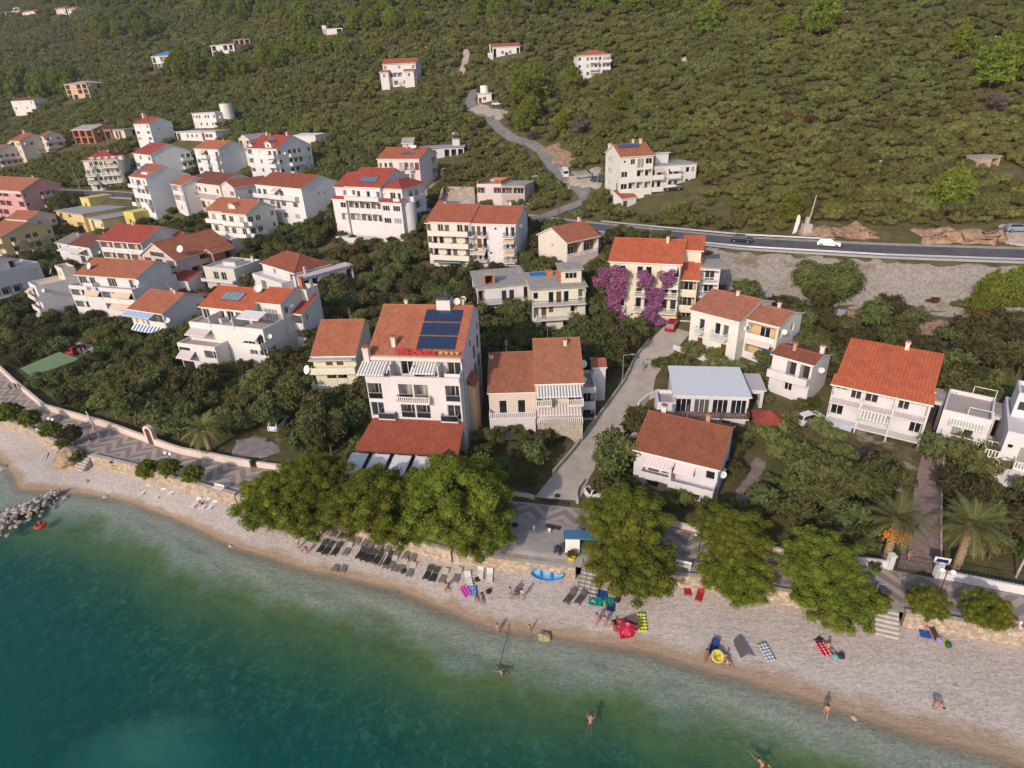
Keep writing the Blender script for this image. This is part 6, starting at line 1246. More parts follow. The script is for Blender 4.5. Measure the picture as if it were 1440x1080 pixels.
# steps
def stair(P, rz, n_, w, rise, run, lb, mat=KERB):
    k = MB()
    for i in range(n_): k.box((-w/2, -i*run-run, -1.6), (w/2, -i*run, -i*rise), mat)
    o = k.build('steps', None, loc=P, rz=rz); return tag(o, lb, 'steps')
AL = math.atan2(-.379, .925)
for t_, lb in ((17.1, 'pale stone steps from the right promenade down to the pebbles'), (-88.8, 'stone steps beside the big rock at the sea wall')):
    x, y = xy(lerp_tab(t_, *SWALL)+.2, t_); stair((x, y, 3.02), AL, 6, 2.0, .27, .36, lb)
x, y = xy(lerp_tab(-11.3, *SWALL)+.2, -11.3); o = stair((x, y, 3.02), AL, 6, 2.2, .27, .33, 'concrete steps with black handrails right of the blue boat', CONC)
k = MB()
for i in range(4): X = -1.0+i*.66; k.tube((X, .2, .9), (X, -2.0, -.75), .03, .03, DMETAL, 5); k.tube((X, .2, 0), (X, .2, .9), .03, .03, DMETAL, 5); k.tube((X, -2, -1.6), (X, -2.0, -.75), .03, .03, DMETAL, 5)
k.build('handrail', o)
# rocks
import bmesh
def rock_mesh(seed, sub=2):
    bm = bmesh.new(); bmesh.ops.create_icosphere(bm, subdivisions=sub, radius=1); g = random.Random(seed); o = Vector((g.uniform(0, 50), g.uniform(0, 50), g.uniform(0, 50)))
    for q in bm.verts: q.co *= 1+.45*mn.noise(q.co*1.1+o)+.16*mn.noise(q.co*3+o); q.co.z *= .72
    me = bpy.data.meshes.new('rock'); bm.to_mesh(me); bm.free(); return me
ROCKM = plain('pale_rock', (.40, .33, .29), .95, .15, .35, 0, 1.2); RED_ROCK = plain('ochre_rock', (.36, .25, .17), .95, .15, .45, 0, .9); WETR = plain('algae_rock', (.30, .26, .13), .8, .3, .35, 0, 2)
RK = [rock_mesh(i) for i in range(9)]
for r_ in RK: r_.materials.append(ROCKM)
g = random.Random(9)
for i in range(285):
    f = g.random(); u = -12+f*91+g.gauss(0, 3); v = 740-f*48+g.gauss(0, 6.0)*(1.5-.9*f)
    P = onz(u, v, .5); sz = g.uniform(.2, .46)*(1.05-.3*f); o = link('boulder', g.choice(RK), None, (P.x, P.y, max(-.25, .75-.085*abs(v-(740-f*48))/(1.5-.9*f))+g.uniform(-.1, .15)), g.uniform(0, 6)); o.scale = (sz, sz*g.uniform(.7, 1.1), sz); tag(o, 'pale boulder heaped in the low stone breakwater at the left edge', 'rock', 'boulders of the stone breakwater')
me = rock_mesh(77, 4); me.materials.append(RED_ROCK); P = at(103, 652); o = link('rock', me, None, (P.x, P.y, ground(P.x, P.y)+.7)); o.scale = (2.5, 1.9, 2.6); tag(o, 'big ochre rock topped by a dark shrub beside the sea wall', 'rock')
me = rock_mesh(78, 3); me.materials.append(WETR); P = onz(765, 895, .1); o = link('rock', me, None, P); o.scale = (.7, .62, .55); tag(o, 'single mossy yellowish rock standing at the waterline near two children', 'rock')
for i, (u, v, s, lb) in enumerate([(149, 699, .45, 'pale rock on the waterline below the white loungers'), (92, 701, .55, 'flat brownish rock just off the tip of the breakwater'), (122, 677, .35, 'small white stone on the shore between breakwater and loungers'), (325, 768, .35, 'white stone lying at the water edge below the left pines'), (2, 660, 1.0, 'dark rock at the left photo edge on the beach'), (1201, 1010, .3, 'white stone on the wet sand right of the wading man'), (1345, 966, .22, 'small white stone on pebbles right of the bending woman'), (848, 846, .2, 'small white stone on the beach')]):
    P = at(u, v); o = link('rock', RK[i], None, (P.x, P.y, max(P.z, -.5)+.1*s), i); o.scale = (s, s*.8, s*.7); tag(o, lb, 'rock')
for u, v in [(600, 152), (565, 156), (545, 165), (640, 190), (505, 172), (430, 200), (700, 205), (900, 142), (930, 148), (965, 86), (985, 88), (868, 55), (1230, 150), (1262, 170), (1290, 178), (1270, 172), (1235, 162), (1302, 205), (1225, 222), (1240, 228), (1150, 250), (1190, 20), (1395, 55), (1170, 85), (330, 65), (110, 66), (60, 78), (20, 92), (140, 70), (700, 60), (1105, 235), (1010, 12)]:
    P = at(u, v); s = g.uniform(.5, 1.1)*(P.y/200)**.5; o = link('rock_outcrop', g.choice(RK), None, (P.x, P.y, P.z+.35*s), g.uniform(0, 6)); o.scale = (s*1.6, s, s*1.1); tag(o, 'pale rock outcrop showing between the bushes of the slope', 'rock', 'pale rock outcrops on the slope')
# benches, lamps, pots
def bench(u, v, lb, rz=0.0):
    P = at(u, v); t = empty('bench', P, AL+rz, lb, 'bench'); k = MB()
    for i in range(3): k.box((-.85, -.22+i*.16, .43), (.85, -.09+i*.16, .47), FRAME)
    k.build('seat', t); k = MB()
    for i in range(2): k.box((-.85, .28, .55+i*.18), (.85, .32, .69+i*.18), FRAME)
    k.build('backrest', t)
    for x in (-.7, .7): k = MB(); k.box((x-.04, -.2, 0), (x+.04, .26, .43), FRAME); k.box((x-.04, .26, 0), (x+.04, .3, .9), FRAME); k.build('leg', t)
for a in [(55, 611, 'white bench between two small pines above the left sea wall'), (182, 660, 'white bench between the green flower pot and a small pine'), (308, 690, 'white bench alone on the promenade left of the big pines'), (1420, 884, 'white bench with a seated person in pink at the right edge'), (960, 800, 'white bench almost hidden between two shore pines')]: bench(*a)
def lamp(u, v, lb, two=True, h=3.6):
    P = at(u, v); t = empty('street_lamp', P, AL, lb, 'street lamp', 'globe lamps on the promenade' if two else None); k = MB(); k.tube((0, 0, 0), (0, 0, h), .06, .045, DMETAL, 8); k.tube((0, 0, 0), (0, 0, .35), .11, .09, DMETAL, 8); k.tube((-.45, 0, h-.25), (.45, 0, h-.25), .03, .03, DMETAL, 6); k.build('pole', t)
    for sx_ in (-1, 1): k = MB(); k.lathe([(.02, -.26), (.16, -.21), (.26, -.05), (.27, .05), (.2, .2), (.02, .28)], plain('opal_globe', (.80, .77, .74), .35), 12, (sx_*.45, 0, h)); k.build('globe', t, True)
for a in [(247, 668, 'twin globe lamp between two small pines left of the big pines'), (84, 617, 'twin globe lamp near the white bench and the big rock'), (1318, 842, 'twin globe lamp behind the small round pine by the steps'), (981, 790, 'twin globe lamp between the two middle shore pines')]: lamp(*a)
def mast(u, v, h, lb, arm=1.2, lean=0.0, name='street_lamp', head=True, mat=METAL, r=.07):
    P = at(u, v); t = empty(name, P, 0, lb, name.replace('_', ' ')); k = MB(); k.tube((0, 0, -.3), (lean, 0, h), r*1.2, r*.7, mat, 7); k.build('pole', t)
    if head: k = MB(); k.tube((lean, 0, h-.05), (lean+arm, -.1, h+.15), .035, .03, mat, 6); k.build('arm', t); k = MB(); k.box((lean+arm-.1, -.25, h+.08), (lean+arm+.5, .02, h+.2), mat); k.build('lamp_head', t)
mast(875, 541, 5.2, 'slim grey street lamp on the left side of the lane'); mast(1019, 409, 5.0, 'street lamp standing at the foot of the stone embankment', 1.0); mast(623, 262, 5, 'slim grey street lamp behind the parking court', .6); mast(785, 309, 8.5, 'tall wooden utility pole at the road junction', 0, .1, 'utility_pole', False, BARK, .12); mast(1133, 327, 7.6, 'tall pale utility pole on the verge beside the white flag', 0, .9, 'utility_pole', False, KERB, .13)
mast(114, 268, 8, 'leaning pale utility pole left of the cream hotel', 0, -.6, 'utility_pole', False, KERB, .1); mast(152, 200, 6.5, 'pale utility pole beside the red brick shell', 0, -.4, 'utility_pole', False, KERB, .1); mast(236, 199, 6.5, 'pale utility pole right of the narrow four storey house', 0, -.4, 'utility_pole', False, KERB, .1); mast(840, 272, 5, 'small grey lamp beside the hill lane near the cream building', .6); mast(140, 614, 4.6, 'white stone monument post on the garden wall left of the arch', 0, -.5, 'post', False, CW, .16); mast(1225, 855, 3.2, 'slim post with white lamp above the beach steps', .15, 0, 'street_lamp', True, METAL, .04); mast(1428, 812, 4.5, 'short pale pole among shrubs at the right edge', 0, .2, 'utility_pole', False, KERB, .1)
k = MB(); P = at(1133, 327); k.box((-.9, -.7, -.5), (.9, .7, 1.8), KERB); k.box((-.4, -.3, 1.8), (.2, .3, 3.2), KERB); o = k.build('transformer_block', None, loc=P); tag(o, 'stubby grey concrete block at the foot of the pale pole', 'utility box')
P = at(1113, 333); t = empty('feather_flag', P, 0, 'tall white feather flag standing on the road verge', 'flag'); k = MB(); k.tube((0, 0, 0), (.5, 0, 4.3), .03, .02, METAL, 6); k.build('pole', t); k = MB(); k.prism([(.12, .6), (.85, .9), (1.25, 3.0), (1.2, 4.0), (.95, 4.5), (.55, 4.4)], -.015, .015, TRIM); k.build('banner', t)
def pot(u, v, c, r, lb, plant=True):
    P = at(u, v); t = empty('flower_pot', P, 0, lb, 'flower pot'); k = MB(); k.lathe([(.02, 0), (r*.75, 0), (r, r*.9), (r*1.06, r*1.0), (r*.9, r*1.0), (r*.85, r*.8), (.02, r*.8)], plain('pot', c, .6), 14); k.build('pot', t)
    if plant: L = bush_lobes(int(u), r*1.1, r*1.3, r*.8, 6); V, F = cloud(int(u), L, 110, .2, .1); c_, f_ = cores(L); link('plant', np_mesh('plant', [(V, F, 0), (c_, f_, 0)], [L_GARDEN]), t)
for a in [(707, 764, (.50, .46, .02), .55, 'yellow flower pot beside the white boards on the terrace'), (804, 786, (.55, .50, .03), .5, 'yellow flower pot in front of the white kiosk'), (165, 657, (.34, .42, .10), .6, 'yellow-green flower pot left of a white bench'), (1228, 805, (.16, .24, .05), .6, 'green flower pot before the white garden wall')]: pot(*a)
# kiosk with blue roof, white boards, bins on the terrace
P = at(805, 778); t = empty('kiosk', P, -.1, 'small kiosk with white wall, blue roof edge and green counter beside the pine', 'kiosk'); k = MB(); k.box((-.8, 0, 0), (.8, .12, 2.1), TRIM); k.build('wall', t); k = MB(); k.box((-1.0, -.15, 2.1), (3.2, 1.3, 2.25), plain('blue_panel', (.07, .17, .30), .5)); k.build('roof', t); k = MB(); k.box((1.0, -.2, 0), (3.8, 1.4, .9), plain('green_counter', (.08, .14, .04), .7)); k.build('counter', t)
for x in (-.9, .95, 3.1):
    k = MB(); k.box((x-.05, 1.1, 0), (x+.05, 1.2, 2.1), DMETAL); k.build('post', t)
P = at(713, 762); t = empty('paddle_board', P, .2, 'white and pale blue paddle boards standing upright on the terrace', 'paddle board'); k = MB(); k.prism([(-.38, 0), (.38, 0), (.45, 1.2), (.38, 2.2), (.1, 2.75), (-.1, 2.75), (-.38, 2.2), (-.45, 1.2)], -.05, .05, plain('white_board', (.74, .76, .80), .35)); k.build('board', t)
P = at(785, 778); t = empty('pushchair', P, 2.5, 'dark pushchair parked on the terrace left of the kiosk', 'pushchair'); k = MB(); k.prism([(-.3, .35), (.35, .35), (.45, .75), (.2, 1.05), (-.25, .95)], -.22, .22, plain('navy_cloth', (.02, .03, .06), .8)); k.build('seat', t); k = MB(); k.tube((.4, 0, .7), (.75, 0, 1.05), .02, .02, DMETAL, 5); k.build('handle', t)
for x, y in ((-.3, -.22), (-.3, .22), (.35, -.22), (.35, .22)): k = MB(); k.tube((x, y-.03, .15), (x, y+.03, .15), .15, .15, DMETAL, 10); k.build('wheel', t)
for u, v, lb in ((751, 745, 'white ball bollard left on the edge of the zigzag paving'), (773, 749, 'white ball bollard right on the edge of the zigzag paving')):
    P = at(u, v); k = MB(); k.lathe([(.02, 0), (.12, 0), (.14, .3), (.2, .45), (.12, .62), (.02, .66)], TRIM, 10); o = k.build('bollard', None, True, loc=P); tag(o, lb, 'bollard')
for u, v, w_, d_, lb in ((783, 707, 1.6, .5, 'long dark drain grate across the foot of the lane'), (768, 705, .7, .5, 'small dark drain cover left of the long grate'), (784, 698, .6, .6, 'round dark manhole cover in the lane'), (778, 742, .9, .6, 'dark rectangular cover in the zigzag paving'), (724, 739, .9, .7, 'dark square cover beside the big rounded pine')):
    P = at(u, v); k = MB(); k.box((-w_, -d_/2, .0), (w_, d_/2, .05), plain('cast_iron', (.05, .042, .045), .8)) if 'round' not in lb else k.lathe([(.01, .05), (.4, .05), (.42, .0)], plain('cast_iron', (.05, .042, .045), .8), 16); o = k.build('drain_cover', None, loc=(P.x, P.y, P.z+.1), rz=AL); tag(o, lb, 'drain cover')
# blue rowing boat lying on the pebbles
def boat(u, v, rz, L, Wd, lb, c1, c2):
    P = at(u, v); t = empty('rowing_boat', P, rz, lb, 'boat'); k = MB(); S = []
    for i in range(13):
        x = -L/2+L*i/12; f = sin(pi*(i/12))**.55*Wd/2+.03; S.append([(x, -f, .55), (x, -f*.72, .12), (x, 0, .0), (x, f*.72, .12), (x, f, .55)])
    for a, b in zip(S, S[1:]):
        for j in range(4): k.face([a[j], b[j], b[j+1], a[j+1]], c1)
        for j in range(4):
            q = [(p[0]*.95, p[1]*.88, p[2]*.8+.1) for p in (a[j], a[j+1], b[j+1], b[j])]; k.face(q, c2)
        for s in (0, 4): k.face([a[s], b[s], (b[s][0]*.95, b[s][1]*.88, .54), (a[s][0]*.95, a[s][1]*.88, .54)], c1)
    k.build('hull', t, True); k = MB()
    for x in (-L*.2, L*.12): k.box((x-.12, -Wd*.36, .36), (x+.12, Wd*.36, .40), c1)
    k.build('seat', t); return t
bt = boat(770, 812, -.12, 3.7, 1.5, 'blue rowing boat with pale blue inside lying below the terrace', plain('boat_blue', (.03, .20, .50), .35), plain('boat_pale_blue', (.16, .42, .70), .5)); bt.rotation_euler = (R(24), 0, -.16); bt.location.z += .25
# green shelter at the left
P4 = [at(u, v, 2.7) for u, v in ((29, 519), (45, 530), (112, 504), (83, 494))]; c_ = sum(P4, Vector())/4; t = empty('shelter', (c_.x, c_.y, ground(c_.x, c_.y)), 0, 'long pale green roofed shelter among trees beside the courtyard', 'shelter'); k = MB(); q = [(p.x-c_.x, p.y-c_.y, 2.6+.25*i) for p, i in zip(P4, (0, 0, 1, 1))]; gm = plain('green_roofing', (.17, .24, .115), .7, .3, .08); k.face(q, gm); k.face([(x, y, z-.1) for x, y, z in q][::-1], gm)
for i in range(4): a, b = q[i], q[(i+1) % 4]; k.face([(a[0], a[1], a[2]-.1), (b[0], b[1], b[2]-.1), b, a], gm)
k.build('roof', t)
for x, y, z in q: k = MB(); k.box((x*.95-.05, y*.95-.05, -.3), (x*.95+.05, y*.95+.05, z-.05), BROWN); k.build('post', t)
def parasol(u, v, r, h, c1, c2, lb, closed=False, ang=0.0):
    P = at(u, v); t = empty('parasol', P, ang, lb, 'parasol'); k = MB(); k.tube((0, 0, -.2), (0, 0, h+.12), .025, .025, FRAME, 6); k.build('pole', t); k = MB(); N = 8
    for i in range(N):
        a0, a1 = 2*pi*i/N, 2*pi*(i+1)/N; p0, p1 = (r*cos(a0), r*sin(a0), h-.42), (r*cos(a1), r*sin(a1), h-.42); top = (0, 0, h+.05); m0, m1 = (r*.55*cos(a0), r*.55*sin(a0), h-.13), (r*.55*cos(a1), r*.55*sin(a1), h-.13); cm = c1 if i % 2 == 0 else c2
        k.face([top, m0, m1], cm); k.face([m0, p0, p1, m1], cm); k.face([p0, (p0[0], p0[1], p0[2]-.15), (p1[0], p1[1], p1[2]-.15), p1], cm); k.tube((p0[0], p0[1], p0[2]+.01), (m0[0], m0[1], m0[2]+.012), .022, .022, c2 if c2 != c1 else c1, 4); k.tube((m0[0], m0[1], m0[2]+.012), (0, 0, h+.06), .022, .022, c2 if c2 != c1 else c1, 4)
    k.build('canopy', t); return t
REDC = plain('red_cloth', (.40, .01, .035), .8); WHC = plain('white_cloth', (.74, .71, .69), .85)
parasol(882, 895, .98, 1.75, REDC, plain('pale_pink_cloth', (.44, .03, .07), .85), 'open red and white parasol on the beach')
k = bpy.data.objects[[o.name for o in COL.objects if o.name.startswith('canopy')][-1]]
k2 = MB()
for i in range(8): a = 2*pi*i/8; k2.tube((.98*cos(a), .98*sin(a), 1.345), (0, 0, 1.815), .03, .03, WHC, 4)
k2.build('ribs', k.parent)
parasol(12, 472, 1.5, 2.6, WHC, WHC, 'white garden parasol among trees at the left edge')
# ---------- loungers, towels, toys ----------
WHP = plain('white_plastic', (.74, .72, .71), .4); GRP = plain('grey_plastic', (.21, .185, .175), .6); BLK = plain('black_plastic', (.03, .03, .033), .6); REDL = plain('red_fabric', (.36, .02, .03), .8); NAVY = plain('navy_fabric', (.015, .025, .13), .8)
def lounger_proto(mat, back, cushion=None):
    t = empty('sun_lounger', (0, 0, -50)); k = MB()
    k.box((-.34, 0, .28), (-.28, 1.25, .34), mat); k.box((.28, 0, .28), (.34, 1.25, .34), mat)
    for i in range(9): k.box((-.28, .03+i*.137, .30), (.28, .13+i*.137, .33), mat)
    if cushion: k.box((-.29, .02, .335), (.29, 1.24, .385), cushion)
    k.build('bed', t); k = MB(); T = Matrix.Translation((0, 1.25, .32)) @ Matrix.Rotation(back, 4, 'X')
    k.box((-.34, 0, -.03), (-.28, .72, .03), mat, T); k.box((.28, 0, -.03), (.34, .72, .03), mat, T)
    for i in range(5): k.box((-.28, .03+i*.14, -.02), (.28, .14+i*.14, .015), mat, T)
    if cushion: k.box((-.29, .02, .02), (.29, .70, .07), cushion, T)
    k.build('backrest', t)
    for x in (-.31, .31):
        for y in (.12, 1.5): k = MB(); k.box((x-.03, y-.03, 0), (x+.03, y+.03, .29), mat); k.build('leg', t)
    return t
WOOD = plain('weathered_wood', (.46, .38, .30), .8)
PROT = {'w': lounger_proto(WHP, R(30)), 'g': lounger_proto(GRP, R(8)), 'h': lounger_proto(GRP, R(40), None), 'k': lounger_proto(BLK, R(35)), 'r': lounger_proto(REDL, R(30), REDL), 'n': lounger_proto(NAVY, R(45), NAVY), 'd': lounger_proto(plain('dark_grey_plastic', (.075, .07, .072), .6), R(40))}
for c in PROT['h'].children:
    if c.name.startswith('backrest'): c.data.materials.clear(); c.data.materials.append(plain('faded_backrest', (.40, .36, .31), .7))
used = set()
a_, b_ = at(472, 806), at(484, 783); HEAD = atan2(b_.y-a_.y, b_.x-a_.x)-pi/2
def lounger(kind, u, v, lb, group=None, drz=0.0):
    P = at(u, v)
    if kind in used: o = copy_tree(PROT[kind])
    else: o = PROT[kind]; used.add(kind)
    KIDS.setdefault(PROT[kind].name, list(PROT[kind].children))
    o.location = P; o.rotation_euler = (0, 0, HEAD+drz)
    for key in ('group',):
        if key in o: del o[key]
    tag(o, lb, 'sun lounger', group); return o
for p in PROT.values(): KIDS[p.name] = list(p.children)
for u, v, lb in [(197, 698, 'white lounger farthest left below the sea wall'), (218, 703, 'white lounger next to a flat white one below the sea wall'), (238, 698, 'white lounger close beside another below the small pines'), (269, 716, 'white lounger, left of a trio below the right-hand white bench'), (283, 718, 'white lounger with a dark bag, middle of a trio'), (293, 718, 'white lounger, right of a trio below the right-hand white bench')]: lounger('w', u, v, lb, 'white loungers on the beach')
for u, v, lb, d in [(661, 826, 'white lounger beside a pink towel on the open beach', .5), (675, 817, 'white lounger, middle one of three on the open beach', .25), (688, 822, 'white lounger, right one of three on the open beach', .25)]: lounger('w', u, v, lb, 'white loungers on the beach', d)
GL = 'grey lounger in the close rows under the shore pines'; GG = 'grey loungers in rows under the pines'
for u, v in [(466, 757), (477, 760), (491, 765), (500, 767), (511, 770), (519, 773), (532, 776), (543, 779), (556, 784), (568, 789), (578, 792), (530, 798), (553, 806), (541, 802)]: lounger('g', u, v, GL, GG)
for u, v, lb in [(484, 783, 0), (548, 802, 0), (562, 807, 0), (574, 813, 0), (620, 822, 0), (639, 821, 0)]: lounger('h', u, v, 'grey lounger with a raised faded backrest near the shore pines', 'grey loungers with raised faded backrests')
for u, v in [(448, 779), (456, 782), (468, 783), (503, 788), (510, 791), (518, 793), (527, 795), (542, 797), (598, 817), (607, 820)]: lounger('k', u, v, 'black lounger in the close rows below the shore pines', 'black loungers in the rows')
for u, v, lb in [(469, 806, 'grey lounger alone near the water, left of a pair'), (480, 807, 'grey lounger alone near the water, right of a pair')]: lounger('g', u, v, lb, 'pair of grey loungers near the water')
for u, v, lb in [(795, 850, 'dark grey lounger, left of a pair below the blue boat'), (811, 851, 'dark grey lounger, right of a pair below the blue boat')]: lounger('d', u, v, lb, 'pair of dark grey loungers', -.35)
lounger('r', 967, 840, 'red lounger, left of a pair between two pines', 'red loungers', .1); lounger('r', 981, 848, 'red lounger with a blue towel, right of a pair between two pines', 'red loungers', -.2); lounger('n', 1000, 925, 'dark blue lounger beside the yellow swim ring', None, -.25)
def towel(u, v, w_, l_, mat, lb, rz=0.0, name='towel'):
    P = at(u, v); k = MB(); N = 6
    for i in range(N):
        for j in range(3):
            q = []
            for a, b in ((i, j), (i+1, j), (i+1, j+1), (i, j+1)):
                x, y = -w_/2+w_*b/3, -l_/2+l_*a/N; X = P.x+x*cos(rz)-y*sin(rz); Y = P.y+x*sin(rz)+y*cos(rz); q.append((x, y, ground(X, Y)-P.z+.13+.03*mn.noise(Vector((X*3, Y*3, 0)))))
            k.face(q[::-1], mat)
    o = k.build(name, None, True, loc=P, rz=rz); m = o.modifiers.new('thickness', 'SOLIDIFY'); m.thickness = .02; return tag(o, lb, name.replace('_', ' '))
towel(903, 876, .9, 2.1, striped((.55, .56, .05), (.40, .52, .20), .35, 1), 'lime green striped beach towel beside the red parasol', -.1); towel(1157, 911, 1.0, 1.7, striped((.45, .02, .06), (.60, .20, .22), .4), 'red striped towel on the right beach', .1); towel(1078, 918, .9, 1.9, plain('patterned_towel', (.42, .45, .48), .9, .1, .4, 0, 9), 'white patterned towel with pink and turquoise spots', .15); towel(655, 832, .9, 1.4, plain('magenta_cloth', (.55, .06, .42), .9), 'magenta towel at the foot of a white lounger', .5); towel(665, 832, .8, 1.2, plain('blue_white_towel', (.12, .3, .6), .9, .1, .5, 0, 5), 'blue and white towel in front of the white loungers', .1)
towel(838, 846, 1.5, 1.1, plain('green_mat_cloth', (.01, .22, .14), .85, .1, .4, 0, 3), 'dark green beach mat beside the pine edge', -.3); towel(846, 838, 1.2, 1.0, plain('blue_bag_cloth', (.015, .06, .26), .85, .1, .4, 0, 3), 'blue beach mat next to the green one', -.3); towel(857, 847, .9, .9, plain('teal_cloth', (.01, .22, .15), .85), 'small teal towel on a folding chair beside the blue mat', -.2); towel(859, 855, .8, .9, NAVY, 'navy towel below the teal one', -.2)
towel(63, 643, .9, 1.6, plain('striped_small_towel', (.45, .42, .45), .9, .1, .5, 0, 6), 'white and navy towel on the left beach near the big rock', .4); towel(1302, 893, 1.1, .9, plain('royal_blue', (.02, .10, .40), .85), 'royal blue blanket below the right sea wall', -.4); towel(1326, 902, .7, .7, plain('lime_cloth', (.45, .52, .06), .85), 'small lime cloth on the pebbles below the sea wall', .4); towel(832, 842, 1.0, .9, plain('pink_grey_cloth', (.45, .35, .38), .9, .1, .4, 0, 4), 'pinkish crumpled blanket left of the green beach mat', -.3)
towel(872, 880, 1.6, 1.3, plain('red_pattern_cloth', (.42, .05, .09), .9, .1, .6, 0, 4), 'red patterned blanket spread under the red parasol', .1); towel(880, 893, 1.3, .8, plain('crimson_cloth', (.48, .015, .05), .9, .1, .4, 0, 5), 'crimson blanket in front of the red parasol', .1)
P = at(1045, 912); t = empty('wind_shelter', P, .05, 'grey folding wind shelter with one shaded and one pale side', 'wind shelter'); k = MB(); k.prism([(-.62, 0), (0, .55), (0, .58), (-.66, 0)], -1.0, 1.0, plain('shaded_grey_cloth', (.10, .09, .09), .9)); k.build('shaded_side', t); k = MB(); k.prism([(.0, .55), (.75, 0), (.79, 0), (0, .58)], -1.0, 1.0, plain('pale_grey_cloth', (.34, .35, .39), .9)); k.build('pale_side', t)  # one cloth in two tones: the shaded side's shade is put into its colour
P = at(1313, 897); t = empty('deck_chair', P, .2, 'wooden deck chair with black cloth below the sea wall', 'deck chair'); k = MB(); T = Matrix.Rotation(R(40), 4, 'X'); k.box((-.3, -.2, .3), (.3, .9, .33), BLK, T); k.build('seat', t); k = MB(); ow = plain('orange_wood', (.42, .17, .05), .6)
for x in (-.34, .31): k.box((x, -.3, .28), (x+.05, 1.0, .36), ow, T); k.box((x, -.1, 0), (x+.05, -.02, .5), ow); k.box((x, .7, 0), (x+.05, .78, .9), ow)
k.build('frame', t)
def ring(P, R_, r, mats, lb, name='swim_ring', fill=None, tilt=0.0):
    k = MB(); N, n_ = 24, 8; o = len(k.v)
    for i in range(N):
        a = 2*pi*i/N
        for j in range(n_): b = 2*pi*j/n_; k.v.append(((R_+r*cos(b))*cos(a), (R_+r*cos(b))*sin(a), r+r*sin(b)))
    for i in range(N):
        for j in range(n_): k.f.append((i*n_+j, ((i+1) % N)*n_+j, ((i+1) % N)*n_+(j+1) % n_, i*n_+(j+1) % n_)); k.m.append(k.mi(mats[0]))
    if fill: k.lathe([(.02, r*.9), (R_, r*.9)], fill, 20)
    ob = k.build(name, None, True, loc=P); ob.rotation_euler = (tilt, 0, 0); return tag(ob, lb, 'swim ring')
P = at(1008, 928); o = ring(P+Vector((0, 0, .5)), .52, .11, [plain('yellow_vinyl', (.50, .46, .12), .4)], 'yellow swim ring with colourful middle held upright on the beach', fill=plain('ring_pattern', (.40, .30, .03), .5, .4, .9, 0, 4), tilt=R(35))
def beach_bag(u, v, c, lb, s=.3):
    P = at(u, v); k = MB(); k.lathe([(.02, 0), (s, .02), (s*1.05, s*.5), (s*.8, s*1.1), (s*.3, s*1.25), (.02, s*1.2)], plain('bag_cloth', c, .85), 9); k.tube((-s*.4, 0, s*1.1), (0, 0, s*1.7), .025, .025, plain('bag_cloth', c, .85), 5); k.tube((s*.4, 0, s*1.1), (0, 0, s*1.7), .025, .025, plain('bag_cloth', c, .85), 5); o = k.build('beach_bag', None, True, loc=P); tag(o, lb, 'bag')
for a in [(671, 816, (.02, .02, .02), 'black bag between two white loungers'), (687, 833, (.02, .02, .025), 'black bag right of the sunbathers by white loungers'), (888, 891, (.03, .03, .03), 'dark bag in front of the red parasol'), (868, 845, (.02, .02, .02), 'black bag beside the teal towel'), (1152, 902, (.02, .02, .02), 'black bag above the red striped towel'), (1183, 924, (.03, .03, .03), 'dark bag right of the red towel sunbather'), (1174, 925, (.15, .33, .38), 'turquoise bag right of the red towel sunbather'), (1333, 908, (.03, .09, .05), 'dark green bag below the right sea wall'), (1320, 901, (.25, .22, .55), 'violet cool bag beside the deck chair'), (567, 805, (.02, .06, .05), 'dark green bag among the lounger rows'), (1255, 876, (.05, .05, .05), 'small dark bag on the sea wall')]: beach_bag(*a)
